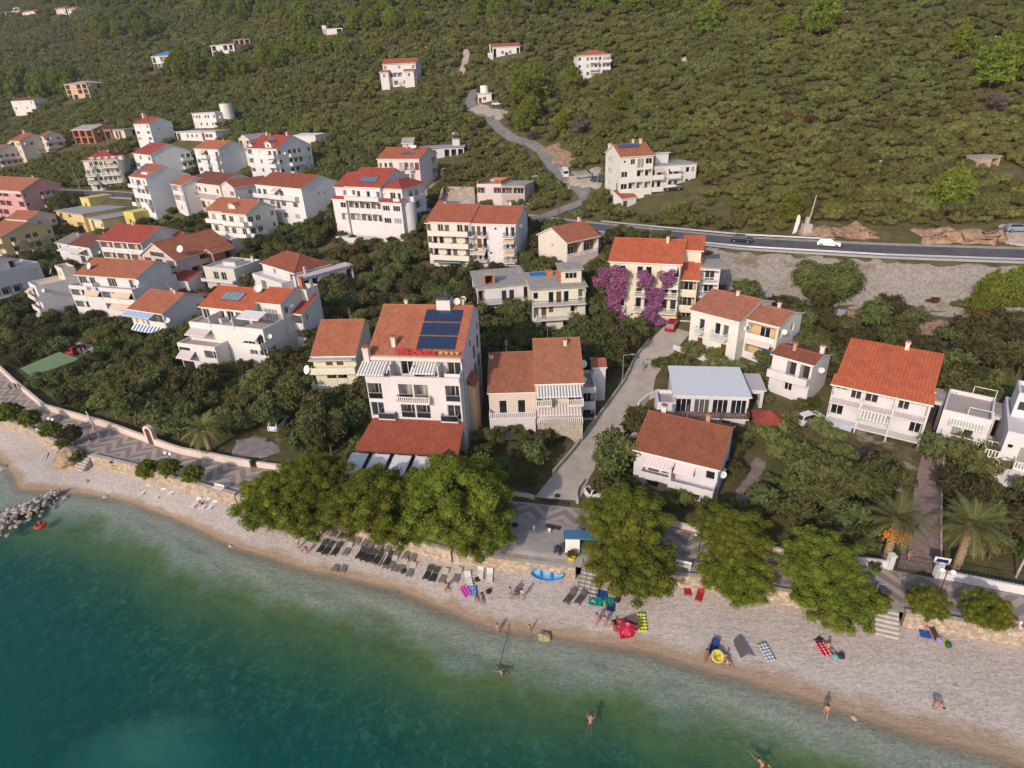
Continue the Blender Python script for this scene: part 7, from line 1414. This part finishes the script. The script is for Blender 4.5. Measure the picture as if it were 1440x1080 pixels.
# ---------- people ----------
S0 = dict(pel=(0, 0, .93), wai=(0, .0, 1.1), che=(0, .0, 1.32), nec=(0, .0, 1.47), hea=(0, -.015, 1.6), top=(0, .0, 1.70), sl=(.175, 0, 1.41), el=(.22, .02, 1.13), wl=(.25, -.05, .88), sr=(-.175, 0, 1.41), er=(-.22, .02, 1.13), wr=(-.25, -.05, .88), hl=(.09, 0, .9), kl=(.1, -.02, .5), al=(.1, .02, .09), tl=(.11, -.15, .03), hr=(-.09, 0, .9), kr=(-.1, -.02, .5), ar=(-.1, .02, .09), tr=(-.11, -.15, .03))
POSE = {'stand': {}, 'walk': dict(kl=(.1, -.2, .53), al=(.1, -.22, .1), tl=(.1, -.38, .06), kr=(-.1, .08, .5), ar=(-.1, .34, .16), tr=(-.1, .26, .04), el=(.23, .16, 1.15), wl=(.24, .12, .9), er=(-.23, -.1, 1.15), wr=(-.23, -.3, .98)),
 'sit': dict(pel=(0, 0, .14), wai=(0, .08, .3), che=(0, .14, .52), nec=(0, .13, .68), hea=(0, .09, .81), top=(0, .08, .91), sl=(.18, .14, .6), el=(.27, .3, .36), wl=(.28, .38, .1), sr=(-.18, .14, .6), er=(-.27, .3, .36), wr=(-.28, .38, .1), hl=(.1, -.02, .12), kl=(.16, -.42, .3), al=(.15, -.78, .08), tl=(.16, -.88, .17), hr=(-.1, -.02, .12), kr=(-.16, -.42, .24), ar=(-.15, -.8, .07), tr=(-.16, -.9, .17)),
 'lie': dict(pel=(0, 0, .13), wai=(0, .2, .12), che=(0, .42, .13), nec=(0, .57, .14), hea=(.02, .7, .15), top=(.03, .8, .15), sl=(.18, .5, .12), el=(.3, .66, .08), wl=(.16, .84, .07), sr=(-.18, .5, .12), er=(-.3, .66, .08), wr=(-.14, .86, .07), hl=(.09, -.03, .12), kl=(.12, -.43, .1), al=(.14, -.84, .07), tl=(.16, -.98, .05), hr=(-.09, -.03, .12), kr=(-.12, -.43, .1), ar=(-.14, -.84, .07), tr=(-.16, -.98, .05)),
 'bend': dict(pel=(0, .1, .9), wai=(0, -.05, 1.0), che=(0, -.26, 1.02), nec=(0, -.42, .98), hea=(0, -.53, .92), top=(0, -.61, .86), sl=(.17, -.34, 1.0), el=(.2, -.38, .72), wl=(.14, -.42, .48), sr=(-.17, -.34, 1.0), er=(-.2, -.38, .72), wr=(-.12, -.42, .48), hl=(.09, .1, .87), kl=(.1, .02, .48), al=(.1, .06, .09), hr=(-.09, .1, .87), kr=(-.1, .02, .48), ar=(-.1, .06, .09)),
 'swim': dict(pel=(0, 0, -.12), wai=(0, -.17, -.06), che=(0, -.38, .0), nec=(0, -.52, .07), hea=(0, -.62, .16), top=(0, -.64, .26), sl=(.18, -.44, .02), el=(.36, -.62, -.05), wl=(.3, -.86, -.06), sr=(-.18, -.44, .02), er=(-.36, -.62, -.05), wr=(-.3, -.86, -.06), hl=(.09, .04, -.14), kl=(.18, .4, -.24), al=(.2, .78, -.22), tl=(.24, .92, -.2), hr=(-.09, .04, -.14), kr=(-.18, .4, -.24), ar=(-.2, .78, -.22), tr=(-.24, .92, -.2)),
 'chair': dict(pel=(0, 0, .5), wai=(0, .06, .68), che=(0, .09, .9), nec=(0, .08, 1.05), hea=(0, .05, 1.18), top=(0, .05, 1.28), sl=(.18, .09, .98), el=(.24, .02, .72), wl=(.16, -.22, .62), sr=(-.18, .09, .98), er=(-.24, .02, .72), wr=(-.16, -.22, .62), hl=(.1, -.02, .49), kl=(.12, -.42, .5), al=(.12, -.46, .09), tl=(.12, -.62, .04), hr=(-.1, -.02, .49), kr=(-.12, -.42, .5), ar=(-.12, -.46, .09), tr=(-.12, -.62, .04))}
def skin_mesh(name, pts, edges, root, sub=1):
    me = bpy.data.meshes.new('tmp'); me.from_pydata([p for p, r in pts], edges, []); o = bpy.data.objects.new('tmp', me); COL.objects.link(o); o.modifiers.new('s', 'SKIN'); sb = o.modifiers.new('b', 'SUBSURF'); sb.levels = sub; sb.render_levels = sub
    for d, (p, r) in zip(me.skin_vertices[0].data, pts): d.radius = (r, r)
    me.skin_vertices[0].data[root].use_root = True
    bpy.context.view_layer.update(); r_ = bpy.data.meshes.new_from_object(o.evaluated_get(bpy.context.evaluated_depsgraph_get())); r_.name = name; bpy.data.objects.remove(o); bpy.data.meshes.remove(me)
    r_.materials.clear(); r_.polygons.foreach_set('use_smooth', [True]*len(r_.polygons)); return r_
def body_meshes(J):
    J = {k: Vector(v_) for k, v_ in J.items()}; pts = []; E_ = []; ix = {}
    def add(k, p, r, par=None):
        ix[k] = len(pts); pts.append((tuple(p), r))
        if par is not None: E_.append((ix[par], ix[k]))
    add('pel', J['pel'], .125); add('wai', J['wai'], .115, 'pel'); add('che', J['che'], .135, 'wai'); add('nec', J['nec'], .058, 'che'); add('hea', J['hea'], .098, 'nec'); add('top', J['top'], .075, 'hea')
    f = (J['hea']-J['nec']).normalized(); fw = Vector((0, -1, 0)); fw = (fw-f*fw.dot(f)).normalized() if abs(f.y) < .9 else Vector((0, 0, -1)); add('nose', J['hea']+fw*.105-f*.01, .016, 'hea')
    for s in 'lr':
        add('s'+s, J['s'+s], .062, 'che'); add('e'+s, J['e'+s], .045, 's'+s); add('w'+s, J['w'+s], .031, 'e'+s)
        d = (J['w'+s]-J['e'+s]).normalized(); q = Vector((1 if s == 'l' else -1, 0, 0)); q = (q-d*q.dot(d)).normalized(); n_ = d.cross(q); add('p'+s, J['w'+s]+d*.08, .034, 'w'+s)
        for i in range(4): add('f%s%d' % (s, i), J['w'+s]+d*(.10+.012*(1-abs(i-1.3)))+q*(i-1.5)*.021, .010, 'p'+s); add('g%s%d' % (s, i), J['w'+s]+d*(.155+.016*(1-abs(i-1.3)))+q*(i-1.5)*.023+n_*.02, .008, 'f%s%d' % (s, i))
        add('t'+s+'h', J['w'+s]+d*.085+fw*.045, .010, 'p'+s)
        add('h'+s, J['h'+s], .098, 'pel'); add('m'+s, J['h'+s].lerp(J['k'+s], .5), .078, 'h'+s); add('k'+s, J['k'+s], .056, 'm'+s); add('c'+s, J['k'+s].lerp(J['a'+s], .35), .054, 'k'+s); add('a'+s, J['a'+s], .036, 'c'+s); add('x'+s, J['t'+s], .032, 'a'+s)
    body = skin_mesh('person', pts, E_, 0)
    tp = [(tuple(J['pel']), .138), (tuple(J['wai'].lerp(J['pel'], .5)), .13)]; te = [(0, 1)]
    for s in 'lr': tp += [(tuple(J['h'+s]), .110), (tuple(J['h'+s].lerp(J['k'+s], .38)), .098)]; te += [(0, len(tp)-2), (len(tp)-2, len(tp)-1)]
    trunks = skin_mesh('trunks', tp, te, 0)
    sp = [(tuple(J['che']), .150), (tuple(J['wai']), .132), (tuple(J['pel'].lerp(J['wai'], .4)), .14), (tuple(J['che'].lerp(J['nec'], .5)), .1)]; se = [(0, 1), (1, 2), (0, 3)]
    for s in 'lr': sp += [(tuple(J['s'+s]), .078), (tuple(J['s'+s].lerp(J['e'+s], .55)), .064)]; se += [(0, len(sp)-2), (len(sp)-2, len(sp)-1)]
    shirt = skin_mesh('shirt', sp, se, 0); b1 = J['che']
    bra = skin_mesh('bikini_top', [(tuple(b1.lerp(J['wai'], .12)), .148), (tuple(b1.lerp(J['wai'], -.18)), .142)], [(0, 1)], 0)
    k = MB(); up = (J['top']-J['hea']).normalized(); k.lathe([(.02, .135), (.07, .118), (.104, .06), (.115, .0), (.108, -.06), (.07, -.10)], BLK, 12); bk = -fw*.022
    Q = up.to_track_quat('Z', 'Y'); hv = [tuple(J['hea']+up*.025+bk+Q @ Vector(q)) for q in k.v]; k.v = hv; hair = k.mesh('hair', True); hair.materials.clear()
    return dict(body=body, trunks=trunks, shirt=shirt, bra=bra, hair=hair)
PM = {k: body_meshes({**S0, **v_}) for k, v_ in POSE.items()}
def tint(name, rough=.7):
    n = NT(name, rough, .25); oi = n.new('ObjectInfo'); n.l.new(oi.outputs['Color'], n.b.inputs['Base Color']); return n.m
TINT = tint('skin_and_cloth'); PAINT = tint('car_paint', .25)
for d in PM.values():
    for m_ in d.values(): m_.materials.append(TINT)
SK = (.40, .235, .175); TAN_ = (.28, .14, .095); HA = {'k': (.02, .014, .01), 'b': (.07, .035, .02), 'y': (.35, .22, .09), 'g': (.3, .28, .26)}
def person(u, v, pose, rz, lb, trunk=None, shirt=None, bra=None, hair='b', skin=SK, s=1.0, h=0.0, water=False, group=None):
    P = onz(u, v, 0) if water else at(u, v); P.z += h; t = link('person', PM[pose]['body'], None, P, rz); t.scale = (s, s, s); t.color = (*skin, 1); tag(t, lb, 'person', group)
    for k, c in (('trunks', trunk), ('shirt', shirt), ('bra', bra), ('hair', HA[hair])):
        if c: o = link({'bra': 'bikini_top'}.get(k, k), PM[pose][k], t); o.color = (*c, 1)
RD = (.5, .02, .03); BK = (.015, .015, .02); BL = (.03, .12, .4); NV = (.02, .03, .12); PK = (.62, .12, .28); WT = (.7, .68, .66); OR = (.6, .2, .04)
person(1160, 1009, 'walk', 2.6, 'man in dark swimming trunks wading ashore at the right waterline', BK, None, None, 'b', (.42, .215, .15)); person(1315, 997, 'bend', .4, 'woman in red bikini bending down on the pebbles at the far right', RD, None, RD, 'k'); person(1165, 913, 'sit', .1, 'sunbather sitting beside the red striped towel', RD, None, RD, 'b')
person(992, 930, 'stand', .2, 'woman in dark bikini standing beside the yellow swim ring', BK, None, BK, 'b', TAN_); person(1021, 929, 'sit', .2, 'man with a red cap sitting right of the yellow swim ring', RD, None, None, 'b', (.42, .215, .15)); person(1022, 938, 'bend', 3.0, 'child crouching in front of the seated man by the swim ring', (.55, .3, .2), None, None, 'b', SK, .8)
person(839, 879, 'stand', .1, 'person wrapped in a bright pink towel on the open beach', PK, PK, None, 'b'); person(850, 881, 'stand', -.2, 'child in blue shorts next to the person in pink', BL, None, None, 'k', SK, .9); person(863, 882, 'sit', .8, 'person in orange sitting left of the red parasol', OR, None, OR, 'k', TAN_); person(875, 884, 'lie', .6, 'sunbather lying under the edge of the red parasol', RD, None, RD, 'b'); person(893, 887, 'sit', -.9, 'person in red sitting right under the red parasol', RD, RD, None, 'b')
person(700, 890, 'stand', -.5, 'child with spread arms at the waterline, left of two', RD, None, None, 'k', SK, .78); person(745, 890, 'stand', .6, 'child at the waterline, right of two near the mossy rock', RD, None, None, 'k', SK, .7); person(718, 842, 'stand', .1, 'woman in black bikini standing left in the trio below the terrace', BK, None, BK, 'k'); person(727, 836, 'sit', -.2, 'person with reddish hair seated in the trio below the terrace', NV, NV, None, 'b'); person(735, 843, 'stand', .3, 'woman with white towel standing right in the trio below the terrace', BK, WT, None, 'k', SK, .92)
person(669, 840, 'lie', .15, 'sunbather in blue lying before the white loungers', BL, None, BL, 'b'); person(678, 843, 'lie', .1, 'man in dark purple trunks lying before the white loungers', (.04, .02, .12), None, None, 'k'); person(628, 828, 'sit', .1, 'man in orange shorts sitting at a lounger with faded backrest', OR, None, None, 'b', (.42, .215, .15)); person(420, 771, 'stand', .3, 'woman in a white top at the edge of the left pines', (.5, .1, .1), WT, None, 'b'); person(432, 778, 'bend', -.6, 'person bending down in front of the left pines', BL, None, None, 'b'); person(458, 752, 'stand', .4, 'person in red standing in the shade of the left pines', RD, RD, None, 'k', TAN_)
person(702, 942, 'swim', .8, 'swimmer splashing in the shallow water below the waterline children', BK, None, None, 'k', SK, 1, .0, True); person(830, 1017, 'swim', 2.9, 'swimmer with bare back in the middle of the green water', RD, None, None, 'b', (.42, .215, .15), 1.1, .05, True); person(1068, 1068, 'swim', .3, 'broad shouldered swimmer near the bottom right corner', BK, None, None, 'b', (.55, .28, .2), 1.15, .06, True)
person(738, 522, 'walk', 2.9, 'nobody', None) if 0 else person(904, 523, 'walk', 2.8, 'man in a bright blue shirt walking up the lane', (.4, .3, .22), (.03, .22, .55), None, 'b'); person(130, 627, 'walk', 1.2, 'walker in dark purple clothes on the left promenade near the rock', (.05, .04, .07), (.06, .05, .09), None, 'k'); person(18, 553, 'walk', .9, 'walker in dark blue at the far left of the promenade', NV, (.05, .08, .16), None, 'k'); person(25, 550, 'walk', .9, 'walker in dark red beside the blue one on the far left promenade', BK, (.25, .05, .06), None, 'k'); person(30, 551, 'stand', 2, 'walker in maroon, right of two others on the far left promenade', BK, (.2, .03, .05), None, 'k')
person(114, 499, 'stand', .4, 'person in blue standing in the courtyard beside the green shelter', NV, (.06, .1, .4), None, 'k'); person(120, 498, 'stand', -.4, 'person in violet standing in the courtyard beside the green shelter', NV, (.16, .1, .35), None, 'k'); person(1276, 790, 'stand', .3, 'person in red and navy standing inside the driveway gate', NV, (.6, .09, .05), None, 'b'); person(1425, 884, 'chair', AL, 'person in pink sitting on the white bench at the right edge', (.35, .08, .12), (.45, .12, .18), None, 'b', SK, 1, -.02); person(285, 713, 'sit', HEAD+3.0, 'dark haired person sitting on a white lounger of the trio', RD, None, RD, 'k', TAN_, .9, .38); person(357, 744, 'sit', .3, 'person in white sitting at the left foot of the pines', BK, WT, None, 'k')
P = onz(57, 740, 0); o = ring(Vector((P.x, P.y, -.05)), .55, .2, [plain('red_vinyl', (.42, .05, .02), .4)], 'red inflatable float with a swimmer off the breakwater', 'inflatable_float'); person(57, 739, 'sit', .4, 'person sitting in the red inflatable float', BK, (.35, .05, .03), None, 'k', SK, .9, .05, True)
k = MB(); a_, b_ = onz(716, 878, .35), onz(703, 936, .05)
for i in range(8): p, q = a_.lerp(b_, i/8), a_.lerp(b_, (i+1)/8); k.tube((p.x, p.y, p.z-.05*sin(pi*i/8)), (q.x, q.y, q.z-.05*sin(pi*(i+1)/8)), .03, .03, BLK, 5)
o = k.build('rope'); tag(o, 'thin dark rope running from the beach out to the splashing swimmer', 'rope')
# ---------- cars ----------
TYRE = plain('tyre_rubber', (.02, .02, .02), .85); RIM = plain('alloy_rim', (.4, .4, .42), .35, .5, .1, .7); HLAMP = plain('headlight_glass', (.6, .6, .58), .1, .8); TLAMP = plain('tail_light', (.35, .01, .01), .2)
def car_proto(L=4.2, Wd=1.74, H=1.46, van=False):
    t = empty('parked_car', (0, 0, -60)); k = MB(); hw = Wd/2; hood = .98; x0, x1 = -L/2, L/2
    prof = [(x0, .28), (x0+.02, .72), (x0+.12, hood-.06), (x0+L*.25, hood), (x1-.12, hood-.02), (x1, .78), (x1-.02, .28)] if not van else [(x0, .28), (x0+.02, .8), (x0+.15, 1.05), (x0+L*.14, 1.12), (x1-.05, 1.12), (x1, .8), (x1-.02, .28)]
    for ins, z0 in ((0, 0),):
        n_ = len(prof); lo = [(x, -hw, z) for x, z in prof]; A = [(x, -hw+(.0 if z < .8 else .06), z) for x, z in prof]; B_ = [(x, -y, z) for x, y, z in A]; i = len(k.v); k.v += A+B_; k.f.append(tuple(range(i, i+n_))); k.m.append(k.mi(PAINT)); k.f.append(tuple(i+2*n_-1-j for j in range(n_))); k.m.append(k.mi(PAINT))
        for j in range(n_): k.f.append((i+j, i+n_+j, i+n_+(j+1) % n_, i+(j+1) % n_)); k.m.append(k.mi(PAINT))
    h0 = prof[3][1]; c0, c1 = (x0+L*.24, x1-.14) if not van else (x0+L*.13, x1-.06); r0, r1 = (x0+L*.42, x1-.55) if not van else (x0+L*.26, x1-.2); hi = hw-.08; ti = hw-.24 if not van else hw-.14
    top = [(r0, -ti, H), (r1, -ti, H), (r1, ti, H), (r0, ti, H)]; bot = [(c0, -hi, h0), (c1, -hi, h0), (c1, hi, h0), (c0, hi, h0)]; k.face(top, PAINT)
    for a in range(4): b = (a+1) % 4; k.face([bot[a], bot[b], top[b], top[a]], PAINT)
    k.build('body', t)
    for a, nm in ((0, 'side_window'), (1, 'rear_window'), (2, 'side_window'), (3, 'windscreen')):
        b = (a+1) % 4; q = [Vector(bot[a]), Vector(bot[b]), Vector(top[b]), Vector(top[a])]; c_ = sum(q, Vector())/4; nrm = (q[1]-q[0]).cross(q[2]-q[1]).normalized(); g = MB(); w2 = [c_+(p-c_)*.86+nrm*.012 for p in q]; g.face(w2, GLASS); g.face([p-nrm*.01 for p in w2][::-1], GLASS); g.build(nm, t)
    for x in (x0+.75, x1-.75):
        for y in (-hw+.02, hw-.02):
            g = MB(); g.tube((x, y-.1, .31), (x, y+.1, .31), .31, .31, TYRE, 14); wh = g.build('wheel', t); g = MB(); s = -1 if y < 0 else 1; g.tube((x, y+s*.085, .31), (x, y+s*.112, .31), .19, .17, RIM, 10); g.build('rim', wh)
    for y in (-hw+.25, hw-.25):
        g = MB(); g.box((x0-.015, y-.16, .6), (x0+.06, y+.16, .74), HLAMP); g.build('headlight', t); g = MB(); g.box((x1-.06, y-.14, .66), (x1+.015, y+.14, .84), TLAMP); g.build('tail_light', t)
    return t
CP = {'c': car_proto(), 's': car_proto(3.8, 1.66, 1.5), 'v': car_proto(4.6, 1.85, 2.0, True)}; cu_ = set()
for p in CP.values(): KIDS[p.name] = list(p.children)
def car(kind, u, v, u2, v2, col, lb):
    P = at(u, v); Q = at(u2, v2)
    if kind in cu_: o = copy_tree(CP[kind])
    else: o = CP[kind]; cu_.add(kind)
    rz = atan2(Q.y-P.y, Q.x-P.x)+pi; lf = 2.0*cos(rz); d = 1.6; zf = ground(P.x-cos(rz)*d, P.y-sin(rz)*d); zb = ground(P.x+cos(rz)*d, P.y+sin(rz)*d)
    o.location = (P.x, P.y, (zf+zb)/2+.12); o.rotation_euler = (0, atan2(zf-zb, 2*d), rz); tag(o, lb, 'car', 'cars in the village')
    for c_ in o.children_recursive: c_.color = (*col, 1)
for a in [('c', 1043, 341, 1085, 345, (.02, .03, .07), 'dark blue car driving on the coast road above the embankment'), ('c', 1165, 347, 1205, 350, (.70, .70, .70), 'white car driving on the coast road behind the huge shrub'), ('s', 945, 461, 950, 450, (.32, .012, .02), 'red car parked at the top end of the lane'), ('v', 822, 251, 836, 249, (.20, .24, .28), 'blue-grey van parked on the gravel beside the cream building'), ('v', 794, 247, 790, 238, (.68, .68, .66), 'white van parked beside the hill lane'), ('c', 842, 256, 856, 256, (.04, .05, .07), 'dark car parked against the cream hill lane building'), ('s', 755, 255, 766, 254, (.66, .66, .66), 'white car on the track above the brick and concrete house'), ('c', 736, 295, 746, 288, (.45, .47, .5), 'silver car parked right of the brick and concrete house'), ('c', 947, 268, 962, 267, (.02, .02, .025), 'black car parked in front of the white balconied wing'), ('s', 1160, 441, 1163, 432, (.10, .16, .28), 'blue car on the dirt yard below the embankment'), ('s', 1181, 449, 1184, 440, (.30, .36, .38), 'pale grey-green car on the dirt yard below the embankment'), ('c', 1430, 326, 1443, 326, (.20, .26, .34), 'blue-grey car at the right edge above the coast road'), ('c', 1214, 672, 1230, 662, (.45, .47, .52), 'silver car among trees left of the driveway wall'), ('s', 1222, 645, 1232, 640, (.05, .03, .04), 'dark car parked before the orange roofed balconied house'), ('c', 1356, 697, 1375, 685, (.62, .62, .64), 'white car with dark glass parked right of the driveway'), ('c', 846, 696, 866, 690, (.66, .66, .68), 'white car half hidden by the tree at the foot of the lane'), ('s', 393, 600, 400, 592, (.6, .62, .64), 'white car under trees left of the grey gravel lot'), ('s', 466, 604, 474, 598, (.45, .5, .54), 'pale blue car under trees left of the hotel'), ('v', 138, 267, 147, 268, (.05, .055, .06), 'black van parked before the ornate cream hotel'), ('c', 155, 266, 166, 267, (.03, .035, .05), 'dark blue car parked right of the black van'), ('s', 699, 149, 708, 149, (.5, .52, .55), 'grey car on the construction ground by the hill lane'), ('s', 1137, 594, 1150, 590, (.66, .66, .66), 'white car left of the orange roofed balconied house'), ('s', 108, 496, 120, 488, (.34, .02, .03), 'red car under the trees beside the green shelter')]: car(*a)
# guardrails along the coast road
def guardrail(off, t0, t1, lb):
    N = int((t1-t0)/4); P = []
    for i in range(N+1):
        t = t0+(t1-t0)*i/N; s = lerp_tab(t, *SR)+off; x, y = xy(s, t); P.append(Vector((x, y, ground(x, y))))
    o = P[0]; r = empty('guardrail', o, 0, lb, 'guardrail'); k = MB(); pm = MB(); pm.box((-.05, -.05, -.3), (.05, .05, .75), METAL); pmesh = pm.mesh('post')
    for a, b in zip(P, P[1:]):
        for z in (.5, .66): k.tube((a.x-o.x, a.y-o.y, a.z-o.z+z), (b.x-o.x, b.y-o.y, b.z-o.z+z), .09, .09, METAL, 5, False)
    k.build('rail', r)
    for p in P[:98]: link('post', pmesh, r, (p.x-o.x, p.y-o.y, p.z-o.z))
guardrail(-4.6, -60, 100, 'galvanised guardrail on the seaward edge of the coast road'); guardrail(4.4, -34, 16, 'galvanised guardrail on the uphill edge of the coast road')
# ---------- evening haze over the whole place ----------
k = MB(); k.box((-1150, -140, -16), (620, 1320, 640), None); me = bpy.data.meshes.new('haze'); me.from_pydata(k.v, [], k.f); hz = link('haze', me); tag(hz, None, None, None, 'stuff'); hz['label'] = 'thin pale evening haze over the whole place'
m = bpy.data.materials.new('haze'); m.use_nodes = True; m.node_tree.nodes.clear(); o = m.node_tree.nodes.new('ShaderNodeOutputMaterial'); vo = m.node_tree.nodes.new('ShaderNodeVolumePrincipled')
vo.inputs['Color'].default_value = (.80, .84, .90, 1); vo.inputs['Density'].default_value = .00015; vo.inputs['Anisotropy'].default_value = .2; m.node_tree.links.new(vo.outputs[0], o.inputs['Volume']); me.materials.append(m)
sc.cycles.volume_bounces = 0
